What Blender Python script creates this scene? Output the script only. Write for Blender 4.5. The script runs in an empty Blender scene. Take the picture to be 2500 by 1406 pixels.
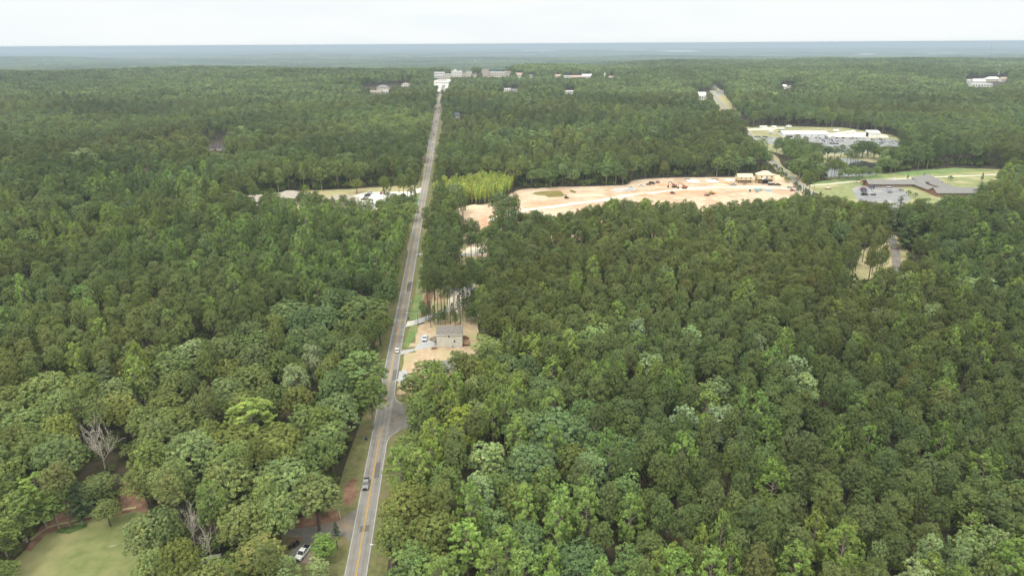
import bpy, bmesh, math, random
import numpy as np
from mathutils import Vector, Matrix
from mathutils.geometry import delaunay_2d_cdt

S = bpy.context.scene
C = S.collection
RNG = np.random.default_rng(7)
random.seed(7)
R = math.radians

# ---------------------------------------------------------------- camera, world, sun, exposure
FPX, PW, PH = 1667.0, 2500.0, 1406.0         # focal length in photo pixels, photo size
CAM_H, PITCH, ROLL = 130.0, 19.66, 0.34
th, ro = R(PITCH), R(ROLL)
F0 = Vector((0, math.cos(th), -math.sin(th)))
R0 = Vector((1, 0, 0))
U0 = R0.cross(F0)
RX = R0 * math.cos(ro) - U0 * math.sin(ro)
UX = R0 * math.sin(ro) + U0 * math.cos(ro)
CAM = Vector((0, 0, CAM_H))
cam_d = bpy.data.cameras.new('camera')
cam = bpy.data.objects.new('camera', cam_d)
C.objects.link(cam)
cam_d.sensor_width = 36.0
cam_d.lens = 36.0 * FPX / PW
cam_d.clip_start, cam_d.clip_end = 1.0, 150000.0
mw = Matrix((RX, UX, -F0)).transposed().to_4x4()
mw.translation = CAM
cam.matrix_world = mw
S.camera = cam

S.view_settings.view_transform = 'Standard'
S.view_settings.look = 'None'
S.view_settings.exposure = 0.12
S.view_settings.gamma = 1.0
S.cycles.max_bounces = 5
S.cycles.diffuse_bounces = 3
S.cycles.glossy_bounces = 2
S.cycles.transmission_bounces = 3
S.cycles.volume_bounces = 0
S.cycles.use_denoising = True
S.cycles.denoising_prefilter = 'ACCURATE'

SUN_EL, SUN_AZ = 58.0, 205.0                  # azimuth clockwise from +Y (north)
w = bpy.data.worlds.new('World')
S.world = w
w.use_nodes = True
nt = w.node_tree
nt.nodes.clear()
def nd(nt, t, **kw):
    n = nt.nodes.new(t)
    for k, v in kw.items():
        setattr(n, k, v)
    return n
o = nd(nt, 'ShaderNodeOutputWorld')
bg = nd(nt, 'ShaderNodeBackground')
bg.inputs['Strength'].default_value = 0.10
sky = nd(nt, 'ShaderNodeTexSky', sky_type='NISHITA', sun_disc=False)
sky.sun_elevation, sky.sun_rotation = R(SUN_EL), R(SUN_AZ)
sky.air_density, sky.dust_density, sky.ozone_density = 1.2, 4.0, 1.0
tc = nd(nt, 'ShaderNodeTexCoord')
mp = nd(nt, 'ShaderNodeMapping')
mp.inputs['Scale'].default_value = (1.6, 1.6, 9.0)
nz = nd(nt, 'ShaderNodeTexNoise')
nz.inputs['Scale'].default_value = 2.2
nz.inputs['Detail'].default_value = 6.0
cr = nd(nt, 'ShaderNodeValToRGB')
cr.color_ramp.elements[0].position, cr.color_ramp.elements[0].color = 0.36, (8.75, 9.4, 9.6, 1)
cr.color_ramp.elements[1].position, cr.color_ramp.elements[1].color = 0.58, (9.5, 9.8, 9.8, 1)
mx = nd(nt, 'ShaderNodeMix', data_type='RGBA')
mx.inputs['Factor'].default_value = 0.93      # a thin, nearly closed layer of bright cloud over the blue
nt.links.new(tc.outputs['Generated'], mp.inputs['Vector'])
nt.links.new(mp.outputs['Vector'], nz.inputs['Vector'])
nt.links.new(nz.outputs['Fac'], cr.inputs['Fac'])
nt.links.new(sky.outputs['Color'], mx.inputs['A'])
nt.links.new(cr.outputs['Color'], mx.inputs['B'])
# an overcast sky is brighter overhead than at the horizon
sx = nd(nt, 'ShaderNodeSeparateXYZ')
zr = nd(nt, 'ShaderNodeMapRange')
zr.inputs['From Min'].default_value, zr.inputs['From Max'].default_value = 0.08, 0.9
zr.inputs['To Min'].default_value, zr.inputs['To Max'].default_value = 1.0, 2.1
ml = nd(nt, 'ShaderNodeMix', data_type='RGBA', blend_type='MULTIPLY')
ml.inputs['Factor'].default_value = 1.0
zw = nd(nt, 'ShaderNodeMix', data_type='RGBA')
zw.inputs['A'].default_value, zw.inputs['B'].default_value = (1, 1, 1, 1), (2.4, 2.3, 2.05, 1)
zr.inputs['To Min'].default_value, zr.inputs['To Max'].default_value = 0.0, 1.0
nt.links.new(tc.outputs['Generated'], sx.inputs['Vector'])
nt.links.new(sx.outputs['Z'], zr.inputs['Value'])
nt.links.new(mx.outputs['Result'], ml.inputs['A'])
nt.links.new(zr.outputs['Result'], zw.inputs['Factor'])
nt.links.new(zw.outputs['Result'], ml.inputs['B'])
nt.links.new(ml.outputs['Result'], bg.inputs['Color'])
nt.links.new(bg.outputs['Background'], o.inputs['Surface'])

sd = bpy.data.lights.new('sun', 'SUN')
sd.energy, sd.angle, sd.color = 1.5, R(10), (1.0, 0.95, 0.86)
sun = bpy.data.objects.new('sun', sd)
C.objects.link(sun)
az, el = R(SUN_AZ), R(SUN_EL)
sdir = Vector((math.sin(az) * math.cos(el), math.cos(az) * math.cos(el), math.sin(el)))
sun.rotation_euler = sdir.to_track_quat('Z', 'Y').to_euler()

# ---------------------------------------------------------------- terrain
_D = np.array([-500, 0, 280, 520, 800, 1200, 1800, 2300, 2900, 3600, 4600, 6500, 80000], float)
_Z = np.array([0, 0, 0, 9, 14, 22, 32, 38, 14, -22, -46, -58, -58], float)
def smooth_interp(d):
    d = np.clip(d, _D[0], _D[-1] - 1)
    i = np.clip(np.searchsorted(_D, d, side='right') - 1, 0, len(_D) - 2)
    t = (d - _D[i]) / (_D[i + 1] - _D[i])
    m = np.gradient(_Z, _D)
    m[:3] = 0
    m[-3:] = 0
    hgt = _D[i + 1] - _D[i]
    t2, t3 = t * t, t * t * t
    return (2*t3 - 3*t2 + 1) * _Z[i] + (t3 - 2*t2 + t) * hgt * m[i] + (-2*t3 + 3*t2) * _Z[i + 1] + (t3 - t2) * hgt * m[i + 1]
def sstep(a, b, x):
    t = np.clip((x - a) / (b - a), 0, 1)
    return t * t * (3 - 2 * t)
def gz(x, y):
    x = np.asarray(x, float); y = np.asarray(y, float)
    z = smooth_interp(y)
    a1 = 2.5 * sstep(430, 800, y) + 4.0 * sstep(900, 1700, y) - 4.0 * sstep(3000, 4500, y)
    z = z + a1 * (np.sin(x / 170 + 1.3) * np.cos(y / 210 + .5) + .6 * np.sin(x / 95 - y / 130))
    z = z + 48 * sstep(2500, 3500, y) * (1 - sstep(4300, 7000, y)) * sstep(-200, 1000, x)
    a2 = 22.0 * sstep(3600, 8000, y)
    z = z + a2 * (np.sin(x / 1400 + .7) * np.sin(y / 1250 + 1.0) + .7 * np.sin(x / 2900 - y / 2100 + 2.) + .5 * np.sin(x / 700 + y / 900) + .55 * np.sin(x / 610 + 1.5 * np.sin(y / 1700)) * np.sin(y / 520 + x / 1900))
    z = z - (x * x + y * y) / (2 * 7.4e6)
    return z
def gz1(x, y):
    return float(gz(x, y))
def ray(px, py):
    return (F0 + RX * ((px - PW / 2) / FPX) - UX * ((py - PH / 2) / FPX)).normalized()
def P(px, py, dz=0.0):
    """where the sight line through a pixel of the photograph meets the ground (raised by dz)"""
    d = ray(px, py)
    t = 60.0
    while t < 60000:
        q = CAM + d * t
        g = q.z - gz1(q.x, q.y) - dz
        if g < 0:
            break
        t += max(1.0, min(g * 0.9, 400.0) if g > 2 else 1.0)
    lo, hi = max(0, t - 420), t
    for _ in range(40):
        m = (lo + hi) / 2
        q = CAM + d * m
        if q.z - gz1(q.x, q.y) - dz < 0: hi = m
        else: lo = m
    q = CAM + d * hi
    return Vector((q.x, q.y, gz1(q.x, q.y) + dz))
def pix(x, y, z):
    """pixel of the photograph and depth of world points"""
    X = np.stack([np.asarray(x, float) - CAM.x, np.asarray(y, float) - CAM.y, np.asarray(z, float) - CAM.z], -1)
    zc = X @ np.array(F0)
    return PW / 2 + FPX * (X @ np.array(RX)) / zc, PH / 2 - FPX * (X @ np.array(UX)) / zc, zc
def mpp(p):
    return (p - CAM).dot(F0) / FPX

# ---------------------------------------------------------------- materials
def mat(name, col, rough=0.8, var=0.0, scale=0.2, col2=None, detail=5.0, metallic=0.0, spec=0.3, lo=0.35, hi=0.65, bump=0.0):
    m = bpy.data.materials.new(name)
    m.use_nodes = True
    t = m.node_tree
    b = t.nodes['Principled BSDF']
    b.inputs['Roughness'].default_value = rough
    b.inputs['Metallic'].default_value = metallic
    b.inputs['Specular IOR Level'].default_value = spec
    if col2 is None and not var:
        b.inputs['Base Color'].default_value = (*col, 1)
        return m
    if col2 is None:
        a = tuple(c * (1 - var) for c in col); z = tuple(min(1, c * (1 + var)) for c in col)
    else:
        a, z = col, col2
    tcn = nd(t, 'ShaderNodeTexCoord')
    n = nd(t, 'ShaderNodeTexNoise')
    n.inputs['Scale'].default_value = scale
    n.inputs['Detail'].default_value = detail
    n.inputs['Roughness'].default_value = 0.62
    r = nd(t, 'ShaderNodeValToRGB')
    r.color_ramp.elements[0].position, r.color_ramp.elements[0].color = lo, (*a, 1)
    r.color_ramp.elements[1].position, r.color_ramp.elements[1].color = hi, (*z, 1)
    t.links.new(tcn.outputs['Object'], n.inputs['Vector'])
    t.links.new(n.outputs['Fac'], r.inputs['Fac'])
    t.links.new(r.outputs['Color'], b.inputs['Base Color'])
    if bump:
        bp = nd(t, 'ShaderNodeBump')
        bp.inputs['Strength'].default_value = bump
        bp.inputs['Distance'].default_value = 0.3
        t.links.new(n.outputs['Fac'], bp.inputs['Height'])
        t.links.new(bp.outputs['Normal'], b.inputs['Normal'])
    return m
def noise_mix(m, col, scale, lo, hi, detail=4.0, fac=1.0):
    """lay a second, larger or smaller blotch of another colour into a material"""
    t = m.node_tree
    b = t.nodes['Principled BSDF']
    src = b.inputs['Base Color'].links[0].from_socket if b.inputs['Base Color'].links else None
    tcn = nd(t, 'ShaderNodeTexCoord')
    n = nd(t, 'ShaderNodeTexNoise')
    n.inputs['Scale'].default_value = scale
    n.inputs['Detail'].default_value = detail
    mr = nd(t, 'ShaderNodeMapRange')
    mr.inputs['From Min'].default_value, mr.inputs['From Max'].default_value = lo, hi
    mr.inputs['To Max'].default_value = fac
    mx = nd(t, 'ShaderNodeMix', data_type='RGBA')
    if src: t.links.new(src, mx.inputs['A'])
    else: mx.inputs['A'].default_value = b.inputs['Base Color'].default_value
    mx.inputs['B'].default_value = (*col, 1)
    t.links.new(tcn.outputs['Object'], n.inputs['Vector'])
    t.links.new(n.outputs['Fac'], mr.inputs['Value'])
    t.links.new(mr.outputs['Result'], mx.inputs['Factor'])
    t.links.new(mx.outputs['Result'], b.inputs['Base Color'])
    return m
def leaf_mat(name, transl=0.16):
    m = bpy.data.materials.new(name)
    m.use_nodes = True
    t = m.node_tree
    t.nodes.clear()
    out = nd(t, 'ShaderNodeOutputMaterial')
    a1 = nd(t, 'ShaderNodeAttribute', attribute_type='INSTANCER', attribute_name='tint')
    a2 = nd(t, 'ShaderNodeAttribute', attribute_type='GEOMETRY', attribute_name='leafc')
    mu = nd(t, 'ShaderNodeMix', data_type='RGBA', blend_type='MULTIPLY')
    mu.inputs['Factor'].default_value = 1.0
    df = nd(t, 'ShaderNodeBsdfDiffuse')
    tr = nd(t, 'ShaderNodeBsdfTranslucent')
    ms = nd(t, 'ShaderNodeMixShader')
    ms.inputs['Fac'].default_value = transl
    t.links.new(a1.outputs['Color'], mu.inputs['A'])
    t.links.new(a2.outputs['Color'], mu.inputs['B'])
    t.links.new(mu.outputs['Result'], df.inputs['Color'])
    t.links.new(mu.outputs['Result'], tr.inputs['Color'])
    t.links.new(df.outputs['BSDF'], ms.inputs[1])
    t.links.new(tr.outputs['BSDF'], ms.inputs[2])
    t.links.new(ms.outputs['Shader'], out.inputs['Surface'])
    return m
MT = {}
MT['leaf'] = leaf_mat('foliage')
MT['bark'] = mat('bark', (.13, .10, .075), .9, .35, 3.0)
MT['barkpale'] = mat('pale_bark', (.30, .26, .21), .9, .3, 3.0)
MT['dead'] = mat('dead_wood', (.58, .53, .46), .9, .25, 2.0)
MT['floor'] = mat('forest_floor', (.030, .032, .014), .95, 0, .12, (.075, .058, .035))
MT['lawn'] = noise_mix(mat('mown_grass', (.135, .165, .055), .9, 0, .25, (.215, .225, .09), 8), (.31, .275, .14), .05, .48, .66, 7, .6)
MT['greenlawn'] = noise_mix(mat('green_grass', (.12, .19, .06), .9, 0, .2, (.18, .25, .09)), (.28, .26, .12), .05, .52, .7)
MT['verge'] = noise_mix(mat('verge_grass', (.11, .12, .045), .9, 0, .5, (.19, .185, .075)), (.215, .165, .095), .10, .52, .66, 5, .7)
MT['dryverge'] = noise_mix(mat('dry_grass', (.26, .25, .12), .9, 0, .3, (.40, .36, .20)), (.42, .30, .18), .08, .52, .66)
MT['litter'] = mat('leaf_litter', (.14, .075, .048), .95, 0, .4, (.27, .165, .108))
MT['sand'] = noise_mix(mat('bare_sand', (.45, .345, .245), .95, 0, .35, (.61, .49, .365)), (.42, .295, .20), .07, .48, .60, 8, .85)
MT['palesand'] = mat('pale_sand', (.62, .54, .42), .95, 0, .3, (.80, .74, .62))
MT['asphalt'] = mat('asphalt', (.20, .187, .175), .85, 0, .35, (.26, .248, .236))
MT['lotasphalt'] = noise_mix(mat('lot_asphalt', (.20, .20, .21), .85, 0, .15, (.26, .26, .27)), (.33, .32, .31), .06, .5, .7)
MT['driveasphalt'] = noise_mix(mat('drive_asphalt', (.15, .14, .13), .9, 0, .3, (.21, .195, .18)), (.27, .21, .16), .12, .5, .66)
MT['gravel'] = mat('gravel', (.33, .335, .345), .95, 0, 1.2, (.48, .48, .48))
MT['concrete'] = mat('concrete', (.52, .50, .46), .9, 0, .4, (.66, .64, .60))
MT['water'] = mat('pond_water', (.05, .055, .045), .08, .2, .1, spec=.6)
MT['mud'] = mat('muddy_water', (.21, .17, .055), .25, 0, .08, (.30, .25, .10), spec=.5)
MT['white'] = mat('white_paint', (.78, .78, .77), .5, .05, 1.0)
MT['whitemark'] = mat('white_marking', (.52, .51, .49), .7, .2, 1.5)
MT['yellow'] = mat('yellow_marking', (.62, .36, .05), .7, .2, 1.5)
def mcol(name, col, rough=.5, metallic=0., spec=.5):
    if name not in MT:
        MT[name] = mat(name, col, rough, metallic=metallic, spec=spec)
    return MT[name]

# ---------------------------------------------------------------- object helpers
def tag(o, label=None, cat=None, group=None, kind=None):
    if label: o['label'] = label
    if cat: o['category'] = cat
    if group: o['group'] = group
    if kind: o['kind'] = kind
    return o
def link(name, me, parent=None):
    ob = bpy.data.objects.new(name, me)
    C.objects.link(ob)
    if parent: ob.parent = parent
    return ob
def empty(name, loc, rz=0.0, label=None, cat=None, group=None):
    e = link(name, None)
    e.empty_display_size = 1.0
    e.location = loc
    e.rotation_euler = (0, 0, rz)
    return tag(e, label, cat, group)
class MB:
    """collects boxes, bars, prisms and roofs and links them as one mesh object"""
    def __init__(s):
        s.v, s.f, s.m, s.mats = [], [], [], []
        s.cur = 0
    def use(s, material):
        if material not in s.mats: s.mats.append(material)
        s.cur = s.mats.index(material)
        return s
    def add(s, vs, fs):
        n = len(s.v)
        s.v += [tuple(p) for p in vs]
        s.f += [tuple(n + i for i in f) for f in fs]
        s.m += [s.cur] * len(fs)
        return s
    def box(s, x0, x1, y0, y1, z0, z1, tp=0.0):
        vs = [(x0, y0, z0), (x1, y0, z0), (x1, y1, z0), (x0, y1, z0), (x0 + tp, y0 + tp, z1), (x1 - tp, y0 + tp, z1), (x1 - tp, y1 - tp, z1), (x0 + tp, y1 - tp, z1)]
        return s.add(vs, [(3, 2, 1, 0), (4, 5, 6, 7), (0, 1, 5, 4), (1, 2, 6, 5), (2, 3, 7, 6), (3, 0, 4, 7)])
    def prism(s, prof, y0, y1):
        """profile in x,z drawn out along y"""
        n = len(prof)
        vs = [(x, y0, z) for x, z in prof] + [(x, y1, z) for x, z in prof]
        fs = [tuple(range(n)), tuple(range(2 * n - 1, n - 1, -1))] + [(i, i + n, (i + 1) % n + n, (i + 1) % n) for i in range(n)]
        return s.add(vs, fs)
    def xprism(s, prof, x0, x1, tp=None):
        """profile in y,z drawn out along x"""
        n = len(prof)
        vs = [(x0, y, z) for y, z in prof] + [(x1, y, z) for y, z in prof]
        fs = [tuple(range(n - 1, -1, -1)), tuple(range(n, 2 * n))] + [(i, (i + 1) % n, (i + 1) % n + n, i + n) for i in range(n)]
        return s.add(vs, fs)
    def flat(s, poly, z0, z1):
        n = len(poly)
        vs = [(x, y, z0) for x, y in poly] + [(x, y, z1) for x, y in poly]
        fs = [tuple(range(n - 1, -1, -1)), tuple(range(n, 2 * n))] + [(i, (i + 1) % n, (i + 1) % n + n, i + n) for i in range(n)]
        return s.add(vs, fs)
    def tube(s, p0, p1, r0, r1=None, n=6, cap=True):
        r1 = r0 if r1 is None else r1
        p0, p1 = Vector(p0), Vector(p1)
        d = (p1 - p0)
        if d.length < 1e-6: return s
        q = d.to_track_quat('Z', 'Y')
        vs = []
        for p, r in ((p0, r0), (p1, r1)):
            for i in range(n):
                a = 2 * math.pi * i / n
                vs.append(p + q @ Vector((math.cos(a) * r, math.sin(a) * r, 0)))
        fs = [(i, (i + 1) % n, (i + 1) % n + n, i + n) for i in range(n)]
        if cap: fs += [tuple(range(n - 1, -1, -1)), tuple(range(n, 2 * n))]
        return s.add(vs, fs)
    def path(s, pts, rs, n=6):
        for i in range(len(pts) - 1):
            s.tube(pts[i], pts[i + 1], rs[i], rs[i + 1], n)
        return s
    def gable(s, x0, x1, y0, y1, z, rise, over=.4, t=.15, axis='x'):
        """gable roof slab, ridge along axis"""
        if axis == 'x':
            ym = (y0 + y1) / 2
            k = rise / (ym - y0)
            e0, e1, ze = y0 - over, y1 + over, z - k * over
            s.xprism([(e0, ze), (ym, z + rise), (e1, ze), (e1, ze + t), (ym, z + rise + t), (e0, ze + t)], x0 - over, x1 + over)
        else:
            xm = (x0 + x1) / 2
            k = rise / (xm - x0)
            e0, e1, ze = x0 - over, x1 + over, z - k * over
            s.prism([(e0, ze), (xm, z + rise), (e1, ze), (e1, ze + t), (xm, z + rise + t), (e0, ze + t)], y0 - over, y1 + over)
        return s
    def hip(s, x0, x1, y0, y1, z, rise, over=.5):
        x0 -= over; x1 += over; y0 -= over; y1 += over
        if x1 - x0 >= y1 - y0:
            h = (y1 - y0) / 2; ym = (y0 + y1) / 2
            a, b = (x0 + h, ym), (x1 - h, ym)
            fs = [(0, 1, 5, 4), (1, 2, 5), (2, 3, 4, 5), (3, 0, 4), (3, 2, 1, 0)]
        else:
            h = (x1 - x0) / 2; xm = (x0 + x1) / 2
            a, b = (xm, y0 + h), (xm, y1 - h)
            fs = [(0, 1, 4), (1, 2, 5, 4), (2, 3, 5), (3, 0, 4, 5), (3, 2, 1, 0)]
        vs = [(x0, y0, z), (x1, y0, z), (x1, y1, z), (x0, y1, z), (*a, z + rise), (*b, z + rise)]
        return s.add(vs, fs)
    def mesh(s, name, material=None, smooth=False):
        me = bpy.data.meshes.new(name)
        me.from_pydata(s.v, [], s.f)
        if material is not None and not s.mats:
            me.materials.append(material)
        else:
            for x in s.mats: me.materials.append(x)
            me.polygons.foreach_set('material_index', s.m)
        if smooth: me.polygons.foreach_set('use_smooth', [True] * len(me.polygons))
        me.update()
        return me
    def build(s, name, material=None, parent=None, smooth=False, bevel=0.0):
        ob = link(name, s.mesh(name, material, smooth), parent)
        if bevel:
            md = ob.modifiers.new('bevel', 'BEVEL')
            md.width, md.segments, md.limit_method = bevel, 2, 'ANGLE'
        return ob
def copy_thing(root, loc=None, rz=None, label=None, group=None, scale=None):
    r = root.copy(); C.objects.link(r)
    if loc is not None: r.location = loc
    if rz is not None: r.rotation_euler = (0, 0, rz)
    if scale is not None: r.scale = scale
    if label: r['label'] = label
    if group: r['group'] = group
    for ch in list(root.children):
        c = ch.copy(); C.objects.link(c); c.parent = r
        for g in list(ch.children):
            d = g.copy(); C.objects.link(d); d.parent = c
    return r

# ---------------------------------------------------------------- ground sheets
def jag(poly, step, amp, seed=0):
    """break straight polygon edges into an uneven outline"""
    rg = np.random.default_rng(seed)
    out = []
    n = len(poly)
    for i in range(n):
        a, b = Vector(poly[i]), Vector(poly[(i + 1) % n])
        k = max(1, int((b - a).length / step))
        nrm = Vector((-(b - a).y, (b - a).x)).normalized()
        for j in range(k):
            q = a.lerp(b, j / k)
            if j: q = q + nrm * float(rg.uniform(-amp, amp))
            out.append((q.x, q.y))
    return out
def inside(pts, poly):
    pts = np.asarray(pts, float)
    x, y = pts[:, 0], pts[:, 1]
    c = np.zeros(len(pts), bool)
    n = len(poly)
    for i in range(n):
        x1, y1 = poly[i]; x2, y2 = poly[(i + 1) % n]
        if y1 == y2: continue
        k = ((y1 > y) != (y2 > y)) & (x < (x2 - x1) * (y - y1) / (y2 - y1) + x1)
        c ^= k
    return c
def gpoly(pxs):
    return [tuple(P(x, y).xy) for x, y in pxs]
def sheet(name, poly, off, material, cell=6.0, step=4.0, amp=.7, parent=None, kind='structure', seed=1, attr=None):
    b = jag(poly, step, amp, seed) if amp else list(poly)
    xs = [p[0] for p in b]; ys = [p[1] for p in b]
    gx = np.arange(min(xs), max(xs), cell); gy = np.arange(min(ys), max(ys), cell)
    g = np.stack(np.meshgrid(gx, gy), -1).reshape(-1, 2)
    g = g + RNG.uniform(-.15, .15, g.shape) * cell
    g = g[inside(g, b)] if len(g) else g
    vs = [Vector(p) for p in b] + [Vector(p) for p in g]
    es = [(i, (i + 1) % len(b)) for i in range(len(b))]
    r = delaunay_2d_cdt(vs, es, [], 1, 1e-4)
    v2 = np.array([(p.x, p.y) for p in r[0]])
    z = gz(v2[:, 0], v2[:, 1]) + off
    me = bpy.data.meshes.new(name)
    fs = []
    for f in r[2]:
        a, b2, c2 = (v2[i] for i in f[:3])
        cr_ = (b2[0] - a[0]) * (c2[1] - a[1]) - (b2[1] - a[1]) * (c2[0] - a[0])
        fs.append(tuple(f) if cr_ > 0 else tuple(reversed(f)))
    me.from_pydata([(x, y, zz) for (x, y), zz in zip(v2, z)], [], fs)
    me.materials.append(material)
    if attr:
        at = me.attributes.new(attr[0], 'FLOAT', 'POINT')
        at.data.foreach_set('value', attr[1](v2).astype(np.float32))
    ob = link(name, me, parent)
    if not parent: tag(ob, kind=kind)
    return ob
def ribbon(name, line, off, material, cuts, parent=None, kind='structure', side=0.0):
    """strip along a polyline; cuts = offsets across, as numbers or functions of the run along the line"""
    V, Fc = [], []
    n = len(line)
    run = 0.0
    acr = []
    for i in range(n):
        a = Vector(line[max(0, i - 1)]); b = Vector(line[min(n - 1, i + 1)])
        d = (b - a).normalized(); nr = Vector((d.y, -d.x))
        if i: run += (Vector(line[i]) - Vector(line[i - 1])).length
        for j, c in enumerate(cuts):
            cc = c(run) if callable(c) else c
            q = Vector(line[i]) + nr * cc
            V.append((q.x, q.y, gz1(q.x, q.y) + off + off * .0012 * max(0, q.y - 400)))
            acr.append(2.0 * j / (len(cuts) - 1) - 1)
    k = len(cuts)
    for i in range(n - 1):
        for j in range(k - 1):
            a = i * k + j
            Fc.append((a, a + 1, a + k + 1, a + k))
    me = bpy.data.meshes.new(name)
    me.from_pydata(V, [], Fc)
    me.materials.append(material)
    at = me.attributes.new('across', 'FLOAT', 'POINT')
    at.data.foreach_set('value', np.array(acr, np.float32))
    ob = link(name, me, parent)
    if not parent: tag(ob, kind=kind)
    return ob
def densify(line, step):
    out = []
    for i in range(len(line) - 1):
        a, b = Vector(line[i]), Vector(line[i + 1])
        k = max(1, int((b - a).length / step))
        out += [a.lerp(b, j / k) for j in range(k)]
    out.append(Vector(line[-1]))
    return out
def smooth_line(line, it=3):
    pts = [Vector(p) for p in line]
    for _ in range(it):
        q = [pts[0]]
        for i in range(len(pts) - 1):
            q += [pts[i].lerp(pts[i + 1], .25), pts[i].lerp(pts[i + 1], .75)]
        q.append(pts[-1])
        pts = q
    return pts

# ground: one sheet to the horizon
def fan(name, r0, r1, ratio, a0, a1, na, material, zoff=0.0, amp=0.0, cy=-250.0):
    rs = [r0]
    while rs[-1] < r1: rs.append(rs[-1] * ratio)
    rs = np.array(rs)
    an = np.radians(np.linspace(a0, a1, na))
    rr, aa = np.meshgrid(rs, an, indexing='ij')
    x = rr * np.sin(aa); y = cy + rr * np.cos(aa)
    z = gz(x, y) + zoff
    if amp: z = z + RNG.uniform(-amp, amp, z.shape)
    me = bpy.data.meshes.new(name)
    nr = len(rs)
    V = np.stack([x, y, z], -1).reshape(-1, 3)
    i, j = np.meshgrid(np.arange(nr - 1), np.arange(na - 1), indexing='ij')
    a = (i * na + j).ravel()
    Fq = np.stack([a, a + na, a + na + 1, a + 1], -1)
    me.from_pydata(V.tolist(), [], Fq[:, ::-1].tolist())
    me.materials.append(material)
    return link(name, me)
tag(fan('ground', 120, 75000, 1.02, -82, 82, 190, MT['floor']), kind='structure')
# ---------------------------------------------------------------- tree models
def unit(v):
    return v / np.maximum(np.linalg.norm(v, axis=-1, keepdims=True), 1e-9)
class Foliage:
    """thousands of leaf-sized faces gathered in sprays"""
    def __init__(s): s.c, s.n, s.s, s.k = [], [], [], []
    def puff(s, rg, pos, rad, axis, n, size, col=1.0, flat=.8, up=.35):
        d = unit(rg.normal(size=(n, 3)))
        axis = np.asarray(axis, float)
        d = np.where((d @ axis)[:, None] < -.35, -d, d)
        r = rad * rg.uniform(.55, 1.0, (n, 1))
        p = np.asarray(pos) + d * r * np.array([1, 1, flat])
        nm = unit(d * .8 + axis * .5 + np.array([0, 0, up]) + rg.normal(size=(n, 3)) * .38)
        s.c.append(p); s.n.append(nm); s.s.append(size * rg.uniform(.65, 1.3, n))
        k = col * rg.uniform(.78, 1.22, (n, 1))
        s.k.append(np.repeat(k, 3, 1) * np.array([rg.uniform(.92, 1.10), 1.0, rg.uniform(.85, 1.12)]))
    def data(s, rg, tintv=None):
        c = np.concatenate(s.c); n = np.concatenate(s.n); z = np.concatenate(s.s); k = np.concatenate(s.k)
        t = unit(np.cross(n, rg.normal(size=n.shape)))
        b = np.cross(n, t)
        L = z[:, None]
        W = L * rg.uniform(.5, .8, (len(z), 1))
        # a kite of two faces folded a little along the midrib
        q = np.stack([c - t * L * .55, c + b * W * .5 - n * L * .10, c + t * L * .62, c - b * W * .5 - n * L * .10], 1)
        return q.reshape(-1, 3), np.repeat(k, 4, 0)
def tubes_data(segs, n=5):
    V, Fq = [], []
    for p0, p1, r0, r1 in segs:
        p0, p1 = Vector(p0), Vector(p1)
        q = (p1 - p0).to_track_quat('Z', 'Y')
        o = len(V)
        for p, r in ((p0, r0), (p1, r1)):
            for i in range(n):
                a = 2 * math.pi * i / n
                V.append(tuple(p + q @ Vector((math.cos(a) * r, math.sin(a) * r, 0))))
        Fq += [(o + i, o + (i + 1) % n, o + (i + 1) % n + n, o + i + n) for i in range(n)]
    return V, Fq
def leaf_mesh(name, V, K, material):
    me = bpy.data.meshes.new(name)
    nf = len(V) // 4
    me.vertices.add(len(V)); me.vertices.foreach_set('co', V.astype(np.float32).ravel())
    me.loops.add(nf * 4); me.loops.foreach_set('vertex_index', np.arange(nf * 4, dtype=np.int32))
    me.polygons.add(nf); me.polygons.foreach_set('loop_start', np.arange(0, nf * 4, 4, dtype=np.int32))
    me.materials.append(material)
    at = me.attributes.new('leafc', 'FLOAT_COLOR', 'POINT')
    at.data.foreach_set('color', np.concatenate([K, np.ones((len(K), 1))], 1).astype(np.float32).ravel())
    me.update(calc_edges=True)
    return me
def dirs(rg, n, zmin, zmax):
    """even, jittered directions on a band of the sphere"""
    i = np.arange(n) + .5
    z = zmin + (zmax - zmin) * i / n
    a = i * 2.399963 + rg.uniform(0, 6.28)
    a = a + rg.normal(0, .25, n)
    r = np.sqrt(np.maximum(0, 1 - z * z))
    return np.stack([np.cos(a) * r, np.sin(a) * r, z], -1)
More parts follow.
